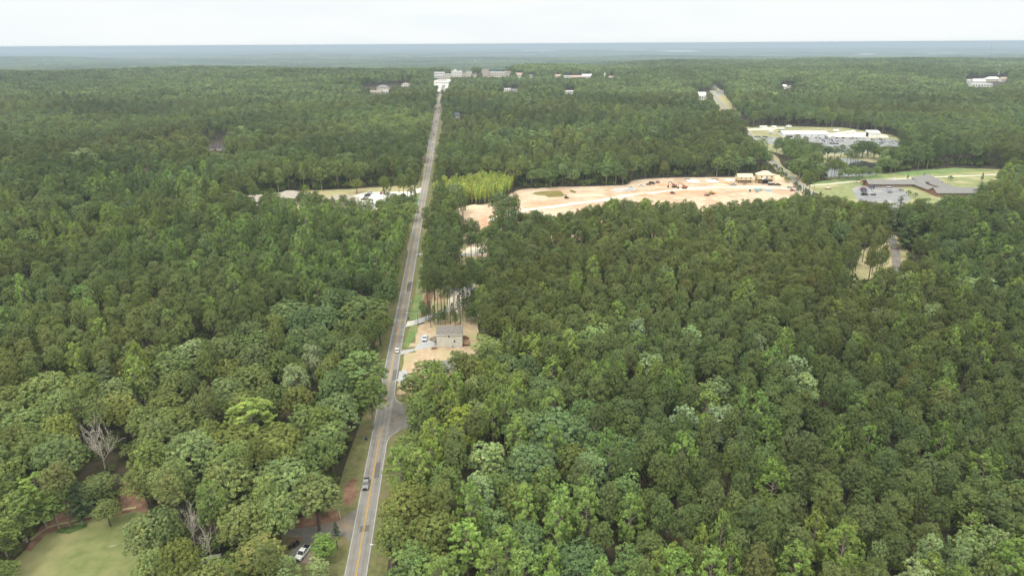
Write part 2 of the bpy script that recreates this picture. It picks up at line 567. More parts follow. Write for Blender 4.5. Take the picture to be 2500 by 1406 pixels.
# every model: crown radius 1 unit = UR metres, height UH metres; scaled when placed
SPEC = {}   # kind -> (unit radius, unit height, centre of the crown as a share of the height)
def tree_oak(rg, dens=1.0, lsz=.45):
    UR, UH = 7.0, 19.0
    f = Foliage(); segs = []
    hc = 11.0
    top = np.array([0, 0, 6.5])
    segs += [((0, 0, -.6), top * .5, .55, .45), (top * .5, top, .45, .36)]
    nl = 26
    D = dirs(rg, nl, -.28, .97)
    for d in D:
        lr = rg.uniform(1.9, 3.0)
        R_ = np.array([UR - lr * .75, UR - lr * .75, (UH - hc) - lr * .8])
        if d[2] < 0: R_[2] = 4.5
        c = np.array([0, 0, hc]) + d * R_ * (rg.uniform(.72, 1.16) if d[2] < .8 else rg.uniform(.85, 1.1))
        mid = top + (c - top) * .5 + np.array([0, 0, -.4])
        segs += [(tuple(top), tuple(mid), .24, .15), (tuple(mid), tuple(c), .15, .05)]
        col = rg.uniform(.82, 1.16)
        ax = unit(d * np.array([1, 1, .9]) + np.array([0, 0, .35]))
        m = int(17 * dens * (lr / 2.5) ** 2)
        E = dirs(rg, m, -.5, .98)
        for e in E:
            p = c + e * lr * np.array([1, 1, .62]) * rg.uniform(.78, 1.05)
            f.puff(rg, p, rg.uniform(.62, .95), unit(e * .8 + ax * .4), int(26 * dens) + 3, lsz, col * rg.uniform(.84, 1.16), .7)
    for _ in range(10):
        d = unit(rg.normal(size=3)); c = np.array([0, 0, hc]) + d * np.array([UR * .5, UR * .5, 3])
        f.puff(rg, c, 1.6, (0, 0, 1), int(22 * dens), lsz * 1.1, .95)
    return f, segs, UR, UH, .62
def tree_broad(rg, dens=1.0, lsz=.42):
    """narrower broadleaf, crown higher than wide, domed"""
    UR, UH = 4.6, 21.0
    f = Foliage(); segs = [((0, 0, -.6), (0, 0, 9), .34, .26), ((0, 0, 9), (0, 0, 17), .26, .08)]
    hc = 13.0
    for d in dirs(rg, 19, -.72, .98):
        lr = rg.uniform(1.2, 2.2)
        c = np.array([0, 0, hc]) + d * np.array([UR - lr * .7, UR - lr * .7, (UH - hc) - lr * .8]) * rg.uniform(.72, 1.16)
        segs.append(((0, 0, float(min(16, max(6, c[2] - 3)))), tuple(c), .13, .04))
        col = rg.uniform(.82, 1.16)
        for e in dirs(rg, int(14 * dens), -.55, .98):
            p = c + e * lr * np.array([1, 1, .8]) * rg.uniform(.75, 1.05)
            f.puff(rg, p, rg.uniform(.5, .8), unit(e * .8 + d * .3 + np.array([0, 0, .25])), int(23 * dens) + 3, lsz, col * rg.uniform(.84, 1.16), .75)
    return f, segs, UR, UH, .62
def tree_poplar(rg, dens=1.0, lsz=.40):
    """tulip-poplar like: steep pointed crown of ascending plumes"""
    UR, UH = 3.6, 24.0
    f = Foliage(); segs = [((0, 0, -.6), (0, 0, 12), .32, .22), ((0, 0, 12), (0, 0, 22.5), .22, .04)]
    n = 30
    for i in range(n):
        t = (i + .5) / n
        h = 9.0 + 14.2 * t
        rad = UR * (1 - t ** 2.6) ** .62 * (.72 + .5 * min(1, t * 2)) * rg.uniform(.76, 1.06)
        a = i * 2.4 + rg.normal(0, .3)
        c = np.array([math.cos(a) * rad * .78, math.sin(a) * rad * .78, h])
        out = np.array([math.cos(a), math.sin(a), 0])
        segs.append(((0, 0, h - 1.6), tuple(c), .09, .03))
        col = rg.uniform(.84, 1.16)
        L = rg.uniform(1.2, 2.1)
        for q in range(int(9 * dens)):
            u = q / max(1, int(9 * dens) - 1)
            p = c + out * (rg.uniform(-.5, .7) + .25 * u) + np.array([rg.normal(0, .45), rg.normal(0, .45), (u - .35) * L])
            f.puff(rg, p, rg.uniform(.42, .68) * (1.1 - .4 * u), unit(out * .8 + np.array([0, 0, .75])), int(20 * dens) + 2, lsz, col * rg.uniform(.88, 1.14), 1.15, .3)
    f.puff(rg, (0, 0, 22.9), .8, (0, 0, 1), int(26 * dens), lsz * .9, 1.05, 1.1)
    return f, segs, UR, UH, .68
def tree_pine(rg, dens=1.0, lsz=.31):
    """loblolly pine: bare bole, rounded crown heaped up from separate needle tufts"""
    UR, UH = 4.2, 23.0
    f = Foliage()
    lean = rg.normal(0, .3, 2)
    hb = rg.uniform(12.4, 14.0)
    segs = [((0, 0, -.6), (lean[0] * .3, lean[1] * .3, 11), .27, .21), ((lean[0] * .3, lean[1] * .3, 11), (lean[0], lean[1], 21.5), .21, .05)]
    hc = hb + (UH - hb) * .38
    n = 22
    for d in dirs(rg, n, -.62, .97):
        lr = rg.uniform(1.15, 1.75)
        rz_ = (UH - hc - lr * .75) if d[2] > 0 else (hc - hb)
        tp = 1 - .30 * max(0.0, d[2])
        c = np.array([lean[0], lean[1], hc]) + d * np.array([(UR - lr * .8) * tp, (UR - lr * .8) * tp, rz_]) * rg.uniform(.72, 1.16)
        segs.append(((lean[0] * .8, lean[1] * .8, float(max(11, min(20.5, c[2] - 1.2)))), tuple(c), .08, .03))
        col = rg.uniform(.86, 1.13)
        for e in dirs(rg, int(11 * dens), -.6, .98):
            p = c + e * lr * np.array([1, 1, .72]) * rg.uniform(.7, 1.0)
            f.puff(rg, p, rg.uniform(.50, .72), unit(e * .9 + d * .3 + np.array([0, 0, .3])), int(27 * dens) + 3, lsz, col * rg.uniform(.88, 1.12), .8, .3)
    for _ in range(8):
        c = np.array([lean[0], lean[1], hc]) + unit(rg.normal(size=3)) * np.array([1.6, 1.6, 1.8])
        f.puff(rg, c, 1.2, (0, 0, 1), int(22 * dens), lsz * 1.2, .95)
    return f, segs, UR, UH, .79
def tree_cedar(rg, dens=1.0, lsz=.5):
    """dark conifer with long layered boughs"""
    UR, UH = 5.4, 22.0
    f = Foliage(); segs = [((0, 0, -.6), (0, 0, 21), .34, .05)]
    n = 40
    for i in range(n):
        t = (i + .5) / n
        h = 2.2 + 19.0 * t
        rad = UR * (1 - t) ** .8 * rg.uniform(.8, 1.08) + .4
        a = i * 2.4 + rg.normal(0, .3)
        out = np.array([math.cos(a), math.sin(a), 0]); sd_ = np.array([-out[1], out[0], 0])
        tip = np.array([0, 0, h]) + out * rad + np.array([0, 0, -.12 * rad])
        segs.append(((0, 0, h), tuple(tip), .07, .02))
        col = rg.uniform(.85, 1.12)
        m = max(2, int(rad * 2.3 * dens))
        for q in range(m):
            u = (q + .6) / m
            c = np.array([0, 0, h]) + (tip - np.array([0, 0, h])) * u + sd_ * rg.normal(0, .42) + np.array([0, 0, rg.normal(0, .12)])
            f.puff(rg, c, rg.uniform(.55, .85), (0, 0, 1), int(15 * dens) + 3, lsz, col * rg.uniform(.88, 1.12), .35, .8)
    return f, segs, UR, UH, .5
def tree_young(rg, dens=1.0, lsz=.4):
    """young pine, pointed"""
    UR, UH = 2.4, 11.0
    f = Foliage(); segs = [((0, 0, -.4), (0, 0, 10.5), .13, .03)]
    n = 30
    for i in range(n):
        t = (i + .5) / n
        h = 2.4 + 8.2 * t
        rad = UR * (1 - t) ** .7 * rg.uniform(.75, 1.08)
        a = i * 2.4
        out = np.array([math.cos(a), math.sin(a), .35])
        c = np.array([0, 0, h]) + out * rad * .8
        f.puff(rg, c, rg.uniform(.5, .75), unit(out + np.array([0, 0, .6])), int(26 * dens) + 4, lsz, rg.uniform(.82, 1.16), .9, .4)
        if rad > 1.2: f.puff(rg, np.array([0, 0, h]) + out * rad * .35, .7, unit(out + np.array([0, 0, .6])), int(18 * dens), lsz, .9, .9)
    f.puff(rg, (0, 0, 10.7), .4, (0, 0, 1), int(18 * dens), lsz, 1.1, 1.7)
    return f, segs, UR, UH, .58
def tree_shrub(rg, dens=1.0, lsz=.42):
    UR, UH = 1.9, 3.4
    f = Foliage(); segs = [((0, 0, -.3), (.3, 0, 2), .06, .02), ((0, 0, -.3), (-.4, .2, 1.8), .06, .02)]
    for d in dirs(rg, 20, -.2, .98):
        p = np.array([0, 0, 1.5]) + d * np.array([1.45, 1.45, 1.4]) * rg.uniform(.7, 1.1)
        f.puff(rg, p, rg.uniform(.45, .7), unit(d + np.array([0, 0, .4])), int(15 * dens), lsz, rg.uniform(.8, 1.18), .8)
    return f, segs, UR, UH, .5
GEN = {'oak': (tree_oak, 7), 'broad': (tree_broad, 7), 'poplar': (tree_poplar, 6), 'pine': (tree_pine, 9), 'cedar': (tree_cedar, 2), 'young': (tree_young, 3), 'shrub': (tree_shrub, 3)}
HIDE = bpy.data.collections.new('tree_models')     # models for the scattered woods; not part of the scene itself
MODEL, CROWN, TRUNK = {}, {}, {}
order = []
for kind, (fn, nvar) in GEN.items():
    CROWN[kind], TRUNK[kind], MODEL[kind] = [], [], []
    for v in range(nvar):
        rg = np.random.default_rng(hash((len(order), v)) % 2**31 + 11 * v)
        f, segs, ur, uh, cc = fn(rg)
        SPEC[kind] = (ur, uh, cc)
        V, K = f.data(rg)
        cm = leaf_mesh(kind + '_crown', V, K, MT['leaf'])
        tv, tf = tubes_data(segs)
        tm = bpy.data.meshes.new(kind + '_trunk')
        tm.from_pydata(tv, [], tf)
        tm.materials.append(MT['barkpale'] if kind in ('poplar', 'broad') else MT['bark'])
        tm.polygons.foreach_set('use_smooth', [True] * len(tm.polygons))
        CROWN[kind].append(cm); TRUNK[kind].append(tm)
        # joined model for the stuff scatter
        me = bpy.data.meshes.new('model_' + kind)
        nV = len(V)
        allv = np.concatenate([V, np.array(tv)])
        lf = np.arange(nV).reshape(-1, 4)
        me.from_pydata(allv.tolist(), [], lf.tolist() + [tuple(nV + i for i in q) for q in tf])
        me.materials.append(MT['leaf']); me.materials.append(tm.materials[0])
        mi = np.zeros(len(me.polygons), np.int32); mi[len(lf):] = 1
        me.polygons.foreach_set('material_index', mi)
        at = me.attributes.new('leafc', 'FLOAT_COLOR', 'POINT')
        kk = np.ones((len(allv), 4), np.float32); kk[:nV, :3] = K
        at.data.foreach_set('color', kk.ravel())
        ob = bpy.data.objects.new('m%03d_%s' % (len(order), kind), me)
        HIDE.objects.link(ob)
        MODEL[kind].append(len(order)); order.append(ob.name)
# distant patches of wood: a score of whole small trees in one mesh
TINT = {
    'pine': (.146, .186, .080), 'pineb': (.164, .180, .082), 'oak': (.182, .244, .114), 'oakteal': (.158, .222, .106), 'oakolive': (.192, .234, .092),
    'pale': (.260, .340, .165), 'silver': (.290, .360, .215), 'poplar': (.198, .280, .088), 'yellow': (.235, .298, .085), 'broad': (.162, .228, .092),
    'bamboo': (.42, .46, .13), 'cedar': (.112, .158, .086), 'young': (.145, .186, .082), 'shrub': (.14, .18, .07), 'maple': (.14, .24, .08)}
for k_ in TINT:
    f_ = (1.0, 1.0, .86) if k_ in ('pale', 'silver') else (1.02, 1.01, .85)
    TINT[k_] = tuple(c * q for c, q in zip(TINT[k_], f_))
PATCH = []
def far_patch(rg, mix, size=36.0):
    vv, kk = [], []
    g = 7.4
    nx = int(size / g)
    for ix in range(nx):
        for iy in range(nx):
            x = (ix + .5) * g - size / 2 + rg.normal(0, 1.3); y = (iy + .5) * g - size / 2 + rg.normal(0, 1.3)
            kind = mix[int(rg.integers(len(mix)))]
            tin = np.array(TINT[kind]) * rg.uniform(.72, 1.25)
            h = rg.uniform(17, 24); r = rg.uniform(3.4, 5.2)
            f = Foliage()
            for d in dirs(rg, 22, -.35, .98):
                pw = 1.0 if kind not in ('poplar', 'yellow') else .8
                p = np.array([x, y, h - 6.0]) + d * np.array([r * .8 * pw, r * .8 * pw, 5.6]) * rg.uniform(.8, 1.1)
                f.puff(rg, p, rg.uniform(1.0, 1.5), unit(d + np.array([0, 0, .4])), 8, 1.5, rg.uniform(.8, 1.2), .8)
            V, K = f.data(rg)
            vv.append(V); kk.append(K * tin)
    return np.concatenate(vv), np.concatenate(kk)
for v, mix in enumerate([('pine', 'pine', 'oak', 'broad'), ('oak', 'broad', 'oakteal', 'poplar', 'pine'), ('pine', 'pine', 'pine', 'pineb', 'broad'), ('broad', 'oak', 'poplar', 'oakteal'), ('pine', 'oakteal', 'oak', 'broad', 'yellow'), ('pine', 'pine', 'oakteal', 'broad')]):
    rg = np.random.default_rng(900 + v)
    V, K = far_patch(rg, mix)
    ob = bpy.data.objects.new('m%03d_patch' % len(order), leaf_mesh('model_patch', V, K, MT['leaf']))
    HIDE.objects.link(ob)
    PATCH.append(len(order)); order.append(ob.name)

def scatter(name, pts, rot, scl, idx, tint, label, cat):
    """one object of kind stuff that carries all the trees past the individual ones"""
    n = len(pts)
    me = bpy.data.meshes.new(name)
    me.vertices.add(n); me.vertices.foreach_set('co', np.asarray(pts, np.float32).ravel())
    for nm, tp, key, val in (('rotz', 'FLOAT', 'value', rot), ('scl', 'FLOAT_VECTOR', 'vector', scl), ('idx', 'INT', 'value', idx), ('tint', 'FLOAT_VECTOR', 'vector', tint)):
        at = me.attributes.new(nm, tp, 'POINT')
        at.data.foreach_set(key, np.asarray(val, np.int32 if tp == 'INT' else np.float32).ravel())
    ob = link(name, me)
    g = bpy.data.node_groups.new(name, 'GeometryNodeTree')
    g.interface.new_socket('Geometry', in_out='INPUT', socket_type='NodeSocketGeometry')
    g.interface.new_socket('Geometry', in_out='OUTPUT', socket_type='NodeSocketGeometry')
    gi, go = nd(g, 'NodeGroupInput'), nd(g, 'NodeGroupOutput')
    ip = nd(g, 'GeometryNodeInstanceOnPoints')
    ci = nd(g, 'GeometryNodeCollectionInfo')
    ci.inputs['Collection'].default_value = HIDE
    ci.inputs['Separate Children'].default_value = True
    ci.inputs['Reset Children'].default_value = True
    def na(nm, tp):
        a = nd(g, 'GeometryNodeInputNamedAttribute', data_type=tp)
        a.inputs['Name'].default_value = nm
        return a.outputs['Attribute']
    cx = nd(g, 'ShaderNodeCombineXYZ')
    er = nd(g, 'FunctionNodeEulerToRotation')
    g.links.new(na('rotz', 'FLOAT'), cx.inputs['Z'])
    g.links.new(cx.outputs['Vector'], er.inputs['Euler'])
    g.links.new(gi.outputs['Geometry'], ip.inputs['Points'])
    g.links.new(ci.outputs['Instances'], ip.inputs['Instance'])
    ip.inputs['Pick Instance'].default_value = True
    g.links.new(na('idx', 'INT'), ip.inputs['Instance Index'])
    g.links.new(er.outputs['Rotation'], ip.inputs['Rotation'])
    g.links.new(na('scl', 'FLOAT_VECTOR'), ip.inputs['Scale'])
    g.links.new(ip.outputs['Instances'], go.inputs['Geometry'])
    md = ob.modifiers.new('scatter', 'NODES')
    md.node_group = g
    return tag(ob, label, cat, kind='stuff')
# trees that stand out in the photograph: crown centre and radius there, look, height, description
SPECIALS = [
    (120, 960, 62, 'oak'), (150, 1000, 52, 'oak'), (60, 1045, 58, 'oak'), (20, 985, 45, 'oak'), (205, 950, 44, 'oak'), (90, 1105, 50, 'oak'),
    (335, 888, 22, 'poplar'), (328, 915, 26, 'poplar'), (354, 940, 22, 'pale'), (290, 1005, 48, 'oakolive'), (400, 995, 42, 'oakolive'), (430, 1035, 56, 'oak'),
    (265, 945, 38, 'cedar'), (470, 868, 34, 'pale'), (640, 850, 64, 'oak'), (490, 862, 36, 'oak'), (545, 862, 38, 'oak'),
    (766, 890, 25, 'silver'), (722, 935, 31, 'silver'), (805, 858, 46, 'oak'), (888, 905, 54, 'broad'), (905, 965, 40, 'broad'), (680, 898, 36, 'oak'), (620, 932, 44, 'oak'),
    (555, 960, 50, 'oak'), (610, 1018, 56, 'poplar', 20, 'bright yellow green rounded tree among the grey green oaks left of the road'), (500, 1002, 40, 'oak'), (885, 762, 60, 'oakolive'), (710, 770, 62, 'oak'), (790, 780, 40, 'oak'),
    (820, 1010, 58, 'oakteal'), (470, 1110, 66, 'oak'), (390, 1070, 50, 'oak'), (700, 1175, 72, 'oak'), (560, 1180, 70, 'oak'), (425, 1180, 50, 'oak'), (770, 1120, 52, 'oakteal'),
    (600, 1280, 64, 'oak'), (395, 1290, 44, 'oakteal'), (352, 1310, 46, 'oak'), (770, 1215, 56, 'oak'), (680, 1260, 48, 'oak'), (350, 1180, 48, 'oak'), (560, 1085, 58, 'oakolive'), (680, 1080, 58, 'oakolive'),
    (635, 1345, 62, 'pineb', 16, 'wide olive green pine with a domed crown beside the parked white pickup'), (775, 1392, 26, 'pale', 9), (790, 1332, 30, 'maple', 8.5, 'small round deep green tree beside the white pickup by the road'),
    (690, 1400, 38, 'pale', 13), (590, 1400, 40, 'broad', 13), (440, 1375, 44, 'oakolive'), (520, 1400, 34, 'broad', 12), (370, 1390, 40, 'oak', 15),
    (45, 1250, 44, 'broad', 16), (90, 1200, 42, 'poplar', 18), (192, 1218, 36, 'cedar', 15), (245, 1182, 40, 'oak', 8), (2, 1310, 40, 'broad', 15), (12, 1392, 30, 'broad', 6), (25, 1180, 40, 'broad'), (140, 1160, 38, 'pineb'), (128, 1232, 34, 'broad', 13), (260, 1245, 30, 'oak', 9),
    (1115, 878, 30, 'pine', 17), (1190, 862, 42, 'pale', 20, 'large pale yellow green tree below the grey house'), (1265, 850, 34, 'oakteal'), (1240, 902, 36, 'oakteal'), (1290, 910, 30, 'oakteal'), (1180, 915, 22, 'yellow'),
    (1050, 912, 40, 'broad', 15), (1010, 945, 36, 'broad', 15), (1075, 945, 34, 'poplar', 18), (1026, 985, 34, 'broad', 14), (1105, 960, 34, 'oakolive', 16), (1150, 968, 22, 'pale'), (1130, 1040, 46, 'yellow', 20), (1170, 1025, 38, 'pale', 20),
    (1210, 1010, 34, 'broad'), (1330, 965, 44, 'oakteal'), (1038, 1018, 38, 'broad', 17), (1000, 1092, 34, 'broad', 14), (1060, 1075, 40, 'broad', 18), (1370, 1060, 74, 'oakteal', 22, 'great bluish green oak, the widest crown right of the road'), (1300, 1140, 66, 'oakteal'), (1430, 1020, 40, 'oakteal'),
    (1300, 858, 28, 'poplar'), (1345, 858, 26, 'poplar'), (1390, 852, 24, 'poplar'), (1440, 845, 28, 'pale'), (1475, 836, 25, 'pale'), (1557, 822, 20, 'silver', 25, 'silvery pointed tree standing alone among dark pines right of the grey house'), (1527, 846, 14, 'yellow'),
    (1845, 858, 21, 'silver'), (1872, 892, 28, 'yellow'), (1912, 845, 22, 'poplar'), (1445, 925, 20, 'poplar'), (1475, 930, 20, 'poplar'), (1510, 930, 18, 'poplar'), (1600, 920, 13, 'yellow'), (1625, 930, 14, 'yellow'), (1652, 912, 14, 'yellow'), (1560, 932, 14, 'yellow'),
    (1732, 965, 34, 'yellow', 17), (1725, 1000, 27, 'yellow'), (1670, 1045, 34, 'silver', 22, 'silver leaved domed tree among dark pines, one of a pair'), (1755, 1040, 36, 'silver', 22, 'larger silver leaved domed tree of the pair among dark pines'), (1812, 1000, 20, 'poplar'), (1825, 900, 27, 'oakteal'), (1942, 918, 34, 'silver'), (1958, 968, 42, 'pale'),
    (1720, 1058, 18, 'yellow'), (1875, 1072, 33, 'poplar', 24, 'large bright green tree standing out of the dark pinewood'), (1190, 1130, 44, 'pale', 20), (1000, 1130, 44, 'broad', 16), (1000, 1240, 62, 'oakolive', 20), (1060, 1310, 64, 'oakolive', 20, 'big olive grey oak at the foot of the photo right of the road'), (960, 1320, 46, 'oakolive', 18), (1090, 1190, 42, 'broad'), (1170, 1210, 34, 'pale', 22), (1140, 1330, 42, 'poplar', 22), (1220, 1200, 40, 'oak'),
    (1200, 1390, 36, 'poplar'), (1340, 1390, 28, 'poplar'), (2375, 715, 56, 'pale', 20, 'wide pale green tree near the right edge above the pinewood'), (2140, 790, 22, 'silver'), (2270, 782, 24, 'pale'), (2245, 802, 27, 'oakteal'), (2260, 690, 18, 'yellow'), (2120, 730, 22, 'poplar'), (2190, 730, 24, 'poplar'), (2065, 737, 26, 'oakolive'), (2476, 716, 25, 'yellow'),
    (2255, 860, 19, 'yellow'), (2107, 862, 14, 'yellow'), (2130, 905, 20, 'yellow'), (2230, 885, 20, 'poplar'), (2385, 825, 20, 'poplar'), (2430, 822, 20, 'yellow'), (2472, 880, 22, 'poplar'), (2090, 1010, 28, 'poplar'), (2300, 970, 32, 'poplar'), (2300, 1085, 26, 'poplar'), (1987, 1310, 30, 'yellow'), (2055, 1350, 42, 'poplar'), (2260, 1382, 30, 'pale'),
    (2420, 1350, 36, 'pale'), (2372, 1300, 26, 'yellow'), (1760, 1312, 22, 'poplar'), (1640, 1385, 26, 'yellow'), (2400, 1160, 40, 'poplar'), (2135, 1385, 22, 'pale'), (2335, 1396, 24, 'pale'), (1860, 1375, 33, 'pineb'), (1710, 1340, 20, 'yellow'), (1610, 1395, 22, 'yellow'), (1780, 1390, 24, 'poplar'),
    (1545, 400, 22, 'oakolive', 24), (1252, 420, 20, 'oakolive', 22), (1214, 488, 25, 'pine', 27), (1240, 492, 20, 'pine', 25), (1226, 505, 22, 'pine', 26), (1200, 565, 26, 'pine', 24), (1215, 540, 22, 'broad', 20), (205, 385, 32, 'pale', 22), (585, 325, 20, 'pale', 22), (2098, 368, 15, 'broad', 13), (2120, 358, 17, 'oakteal', 15), (2136, 370, 14, 'broad', 12), (2085, 380, 10, 'broad', 9), (2160, 398, 16, 'pale', 14), (2178, 402, 15, 'broad', 13), (1990, 385, 24, 'pine', 22), (1955, 405, 28, 'broad', 21),
    (2465, 630, 26, 'yellow', 22), (2220, 560, 34, 'cedar', 26), (2195, 520, 28, 'cedar', 26), (2390, 480, 34, 'cedar', 24), (960, 495, 22, 'oakteal', 14), (1000, 510, 22, 'broad', 15), (870, 450, 16, 'oakolive', 13),
]
# trees placed by the foot of the trunk: pixel of the foot, look, crown radius, height
BASED = [(1052, 800, 'pine', 3.0, 30), (1048, 786, 'pine', 3.4, 29), (1062, 778, 'pine', 3.6, 30), (1044, 768, 'pine', 3.6, 29), (1078, 760, 'pine', 3.6, 30), (1086, 778, 'pine', 3.2, 29), (1100, 792, 'pine', 3.4, 29), (1112, 784, 'pine', 3.2, 30), (1124, 792, 'pine', 3.2, 29),
    (1094, 756, 'pine', 3.4, 31), (1108, 764, 'pine', 3.4, 30), (1140, 786, 'pine', 3.4, 29), (1152, 770, 'pine', 3.6, 30), (1130, 768, 'pine', 3.4, 29), (1070, 792, 'pine', 3.0, 29), (1142, 752, 'pine', 3.6, 25),
    (1172, 730, 'broad', 4.2, 22), (1164, 778, 'broad', 3.6, 17), (1120, 770, 'young', 2.0, 11), (1088, 792, 'young', 2.0, 10), (1060, 792, 'young', 2.0, 10), (1140, 778, 'broad', 3.0, 12), (1160, 788, 'broad', 3.4, 12), (1048, 778, 'young', 2.0, 10), (1105, 780, 'young', 2.0, 9), (1132, 756, 'young', 2.0, 11), (1150, 792, 'broad', 2.8, 10), (1076, 794, 'broad', 2.4, 8), (1112, 796, 'young', 1.8, 8), (1040, 785, 'broad', 2.6, 9),
    (1100, 640, 'pine', 3.2, 25), (1118, 635, 'pine', 3.0, 25), (1136, 630, 'pine', 3.0, 25), (1150, 628, 'pine', 3.0, 26), (1162, 626, 'pine', 2.8, 24), (1090, 628, 'pine', 3.4, 25), (1070, 622, 'pine', 3.6, 24), (1050, 615, 'pine', 3.6, 24), (1045, 590, 'pine', 3.8, 25), (1075, 595, 'pine', 3.8, 26), (1056, 632, 'young', 2.4, 13),
    (1100, 600, 'pine', 3.8, 26), (1120, 606, 'pine', 3.2, 25), (1062, 655, 'pine', 3.0, 21), (1045, 662, 'pine', 3.0, 22),
    (2066, 706, 'pine', 3.4, 25), (2078, 690, 'pine', 3.6, 26), (2088, 662, 'pine', 3.6, 25), (2128, 672, 'pine', 3.6, 26), (2134, 652, 'pine', 3.6, 26), (2139, 663, 'pine', 3.2, 25), (2105, 640, 'pine', 3.8, 24), (2150, 640, 'pine', 3.8, 24),
    (620, 545, 'pine', 3.4, 20), (660, 552, 'pine', 3.4, 21), (720, 545, 'pine', 3.2, 18), (745, 555, 'broad', 3.4, 19), (780, 540, 'pine', 2.6, 18), (802, 545, 'pine', 2.2, 19), (825, 540, 'young', 2.2, 14), (845, 535, 'pine', 2.2, 19), (862, 530, 'young', 2.2, 13), (690, 540, 'broad', 3.6, 17), (585, 550, 'pine', 3.4, 20), (872, 545, 'broad', 3.0, 14), (850, 552, 'young', 2.4, 13),
    (1015, 490, 'young', 1.8, 9), (960, 540, 'pine', 3.2, 17), (935, 552, 'broad', 3.4, 16), (980, 545, 'broad', 3.2, 14), (905, 556, 'broad', 3.2, 15),
    (2020, 428, 'pine', 3.2, 18), (2040, 432, 'pine', 3.4, 19), (2062, 434, 'broad', 3.6, 12), (2080, 432, 'broad', 3.2, 11), (2105, 436, 'broad', 3.6, 12), (2122, 434, 'broad', 3.0, 9), (2000, 440, 'broad', 3.6, 14), (2050, 440, 'broad', 3.0, 10),
    (2052, 384, 'broad', 4.6, 14), (2036, 386, 'broad', 4.4, 13), (2020, 388, 'oakteal', 4.6, 14), (2004, 388, 'broad', 4.6, 15), (1990, 392, 'pine', 4.2, 18), (1975, 380, 'broad', 4.8, 15), (1986, 376, 'oakolive', 4.6, 13),
    (2078, 388, 'broad', 5.2, 16), (2090, 384, 'broad', 5.6, 18), (2104, 386, 'oakteal', 6.0, 19), (2118, 386, 'broad', 6.0, 19), (2132, 388, 'broad', 5.6, 17), (2146, 392, 'oakolive', 5.2, 15), (2158, 400, 'pale', 5.0, 15), (2170, 406, 'broad', 5.0, 16), (2068, 392, 'broad', 4.0, 11), (2182, 398, 'pale', 5, 17), (2196, 390, 'broad', 5, 17), (2210, 384, 'pale', 4.8, 16),
    (1996, 432, 'pine', 4, 19), (2008, 438, 'broad', 4.4, 16), (2028, 440, 'pine', 4, 20), (2036, 430, 'broad', 4, 15), (2046, 438, 'pine', 3.8, 18), (2056, 430, 'broad', 4, 14), (2070, 438, 'broad', 4, 11), (2088, 438, 'broad', 4, 11), (2098, 432, 'broad', 3.6, 9), (2150, 424, 'broad', 4.6, 15), (2160, 420, 'pale', 4.6, 16), (2138, 432, 'broad', 4.0, 10),
    (1945, 356, 'broad', 4.2, 14), (1965, 360, 'broad', 4.0, 13), (1920, 358, 'oakteal', 4.2, 13), (1900, 362, 'oakteal', 4.4, 13), (2225, 378, 'pale', 4.2, 14),
    (1912, 372, 'broad', 4.8, 16), (1930, 372, 'oak', 5, 15), (1950, 374, 'broad', 4.8, 16), (1895, 378, 'broad', 4.6, 17), (1935, 366, 'oakteal', 4.4, 13), (1958, 368, 'broad', 4.2, 13),
    (965, 508, 'oakteal', 3.6, 12), (975, 520, 'broad', 4, 14), (1000, 522, 'oakteal', 4, 14), (948, 520, 'broad', 3.8, 13), (930, 530, 'oakteal', 4, 14), (1008, 508, 'broad', 3.2, 11), (985, 504, 'oakteal', 3.4, 11), (905, 535, 'broad', 4, 16), (885, 538, 'broad', 3.6, 15),
    (760, 528, 'pine', 3.2, 18), (735, 530, 'pine', 3.4, 17), (700, 530, 'broad', 3.6, 16), (675, 535, 'pine', 3.4, 19), (650, 530, 'broad', 3.6, 16), (605, 532, 'pine', 3.4, 18), (585, 530, 'broad', 3.6, 16), (790, 535, 'pine', 2.8, 19), (815, 535, 'pine', 2.4, 17), (838, 528, 'pine', 2.2, 17), (855, 532, 'broad', 3.0, 14)]
# ---------------------------------------------------------------- roads
rc_px = [(868, 1406), (930, 1050), (963.5, 850), (1011, 600), (1043, 430), (1051.5, 370), (1058, 330), (1067, 280), (1072, 250), (1079, 222), (1084, 208)]
rc = [P(*p).xy for p in rc_px]
d0 = (rc[0] - rc[1]).normalized()
rc = [rc[0] + d0 * 120] + rc
ROAD = densify(smooth_line(rc, 3), 8.0)
HALF = lambda run: 3.05 + 1.3 * float(sstep(640, 760, run))
def road_mat():
    m = MT['asphalt']
    t = m.node_tree
    b = t.nodes['Principled BSDF']
    src = b.inputs['Base Color'].links[0].from_socket
    a = nd(t, 'ShaderNodeAttribute', attribute_name='across')
    # wheel tracks worn paler along both lanes, patched and streaked lengthwise
    mt = nd(t, 'ShaderNodeMath', operation='ABSOLUTE')
    pp = nd(t, 'ShaderNodeMath', operation='PINGPONG'); pp.inputs[1].default_value = .25
    mr = nd(t, 'ShaderNodeMapRange'); mr.inputs['From Min'].default_value, mr.inputs['From Max'].default_value = .05, .25
    mr.inputs['To Min'].default_value, mr.inputs['To Max'].default_value = .86, 1.12
    mu = nd(t, 'ShaderNodeMix', data_type='RGBA', blend_type='MULTIPLY'); mu.inputs['Factor'].default_value = 1
    t.links.new(a.outputs['Fac'], mt.inputs[0]); t.links.new(mt.outputs[0], pp.inputs[0]); t.links.new(pp.outputs[0], mr.inputs['Value'])
    t.links.new(src, mu.inputs['A']); t.links.new(mr.outputs['Result'], mu.inputs['B']); t.links.new(mu.outputs['Result'], b.inputs['Base Color'])
road_mat()
noise_mix(MT['asphalt'], (.27, .255, .235), .022, .44, .62, 3, .8)
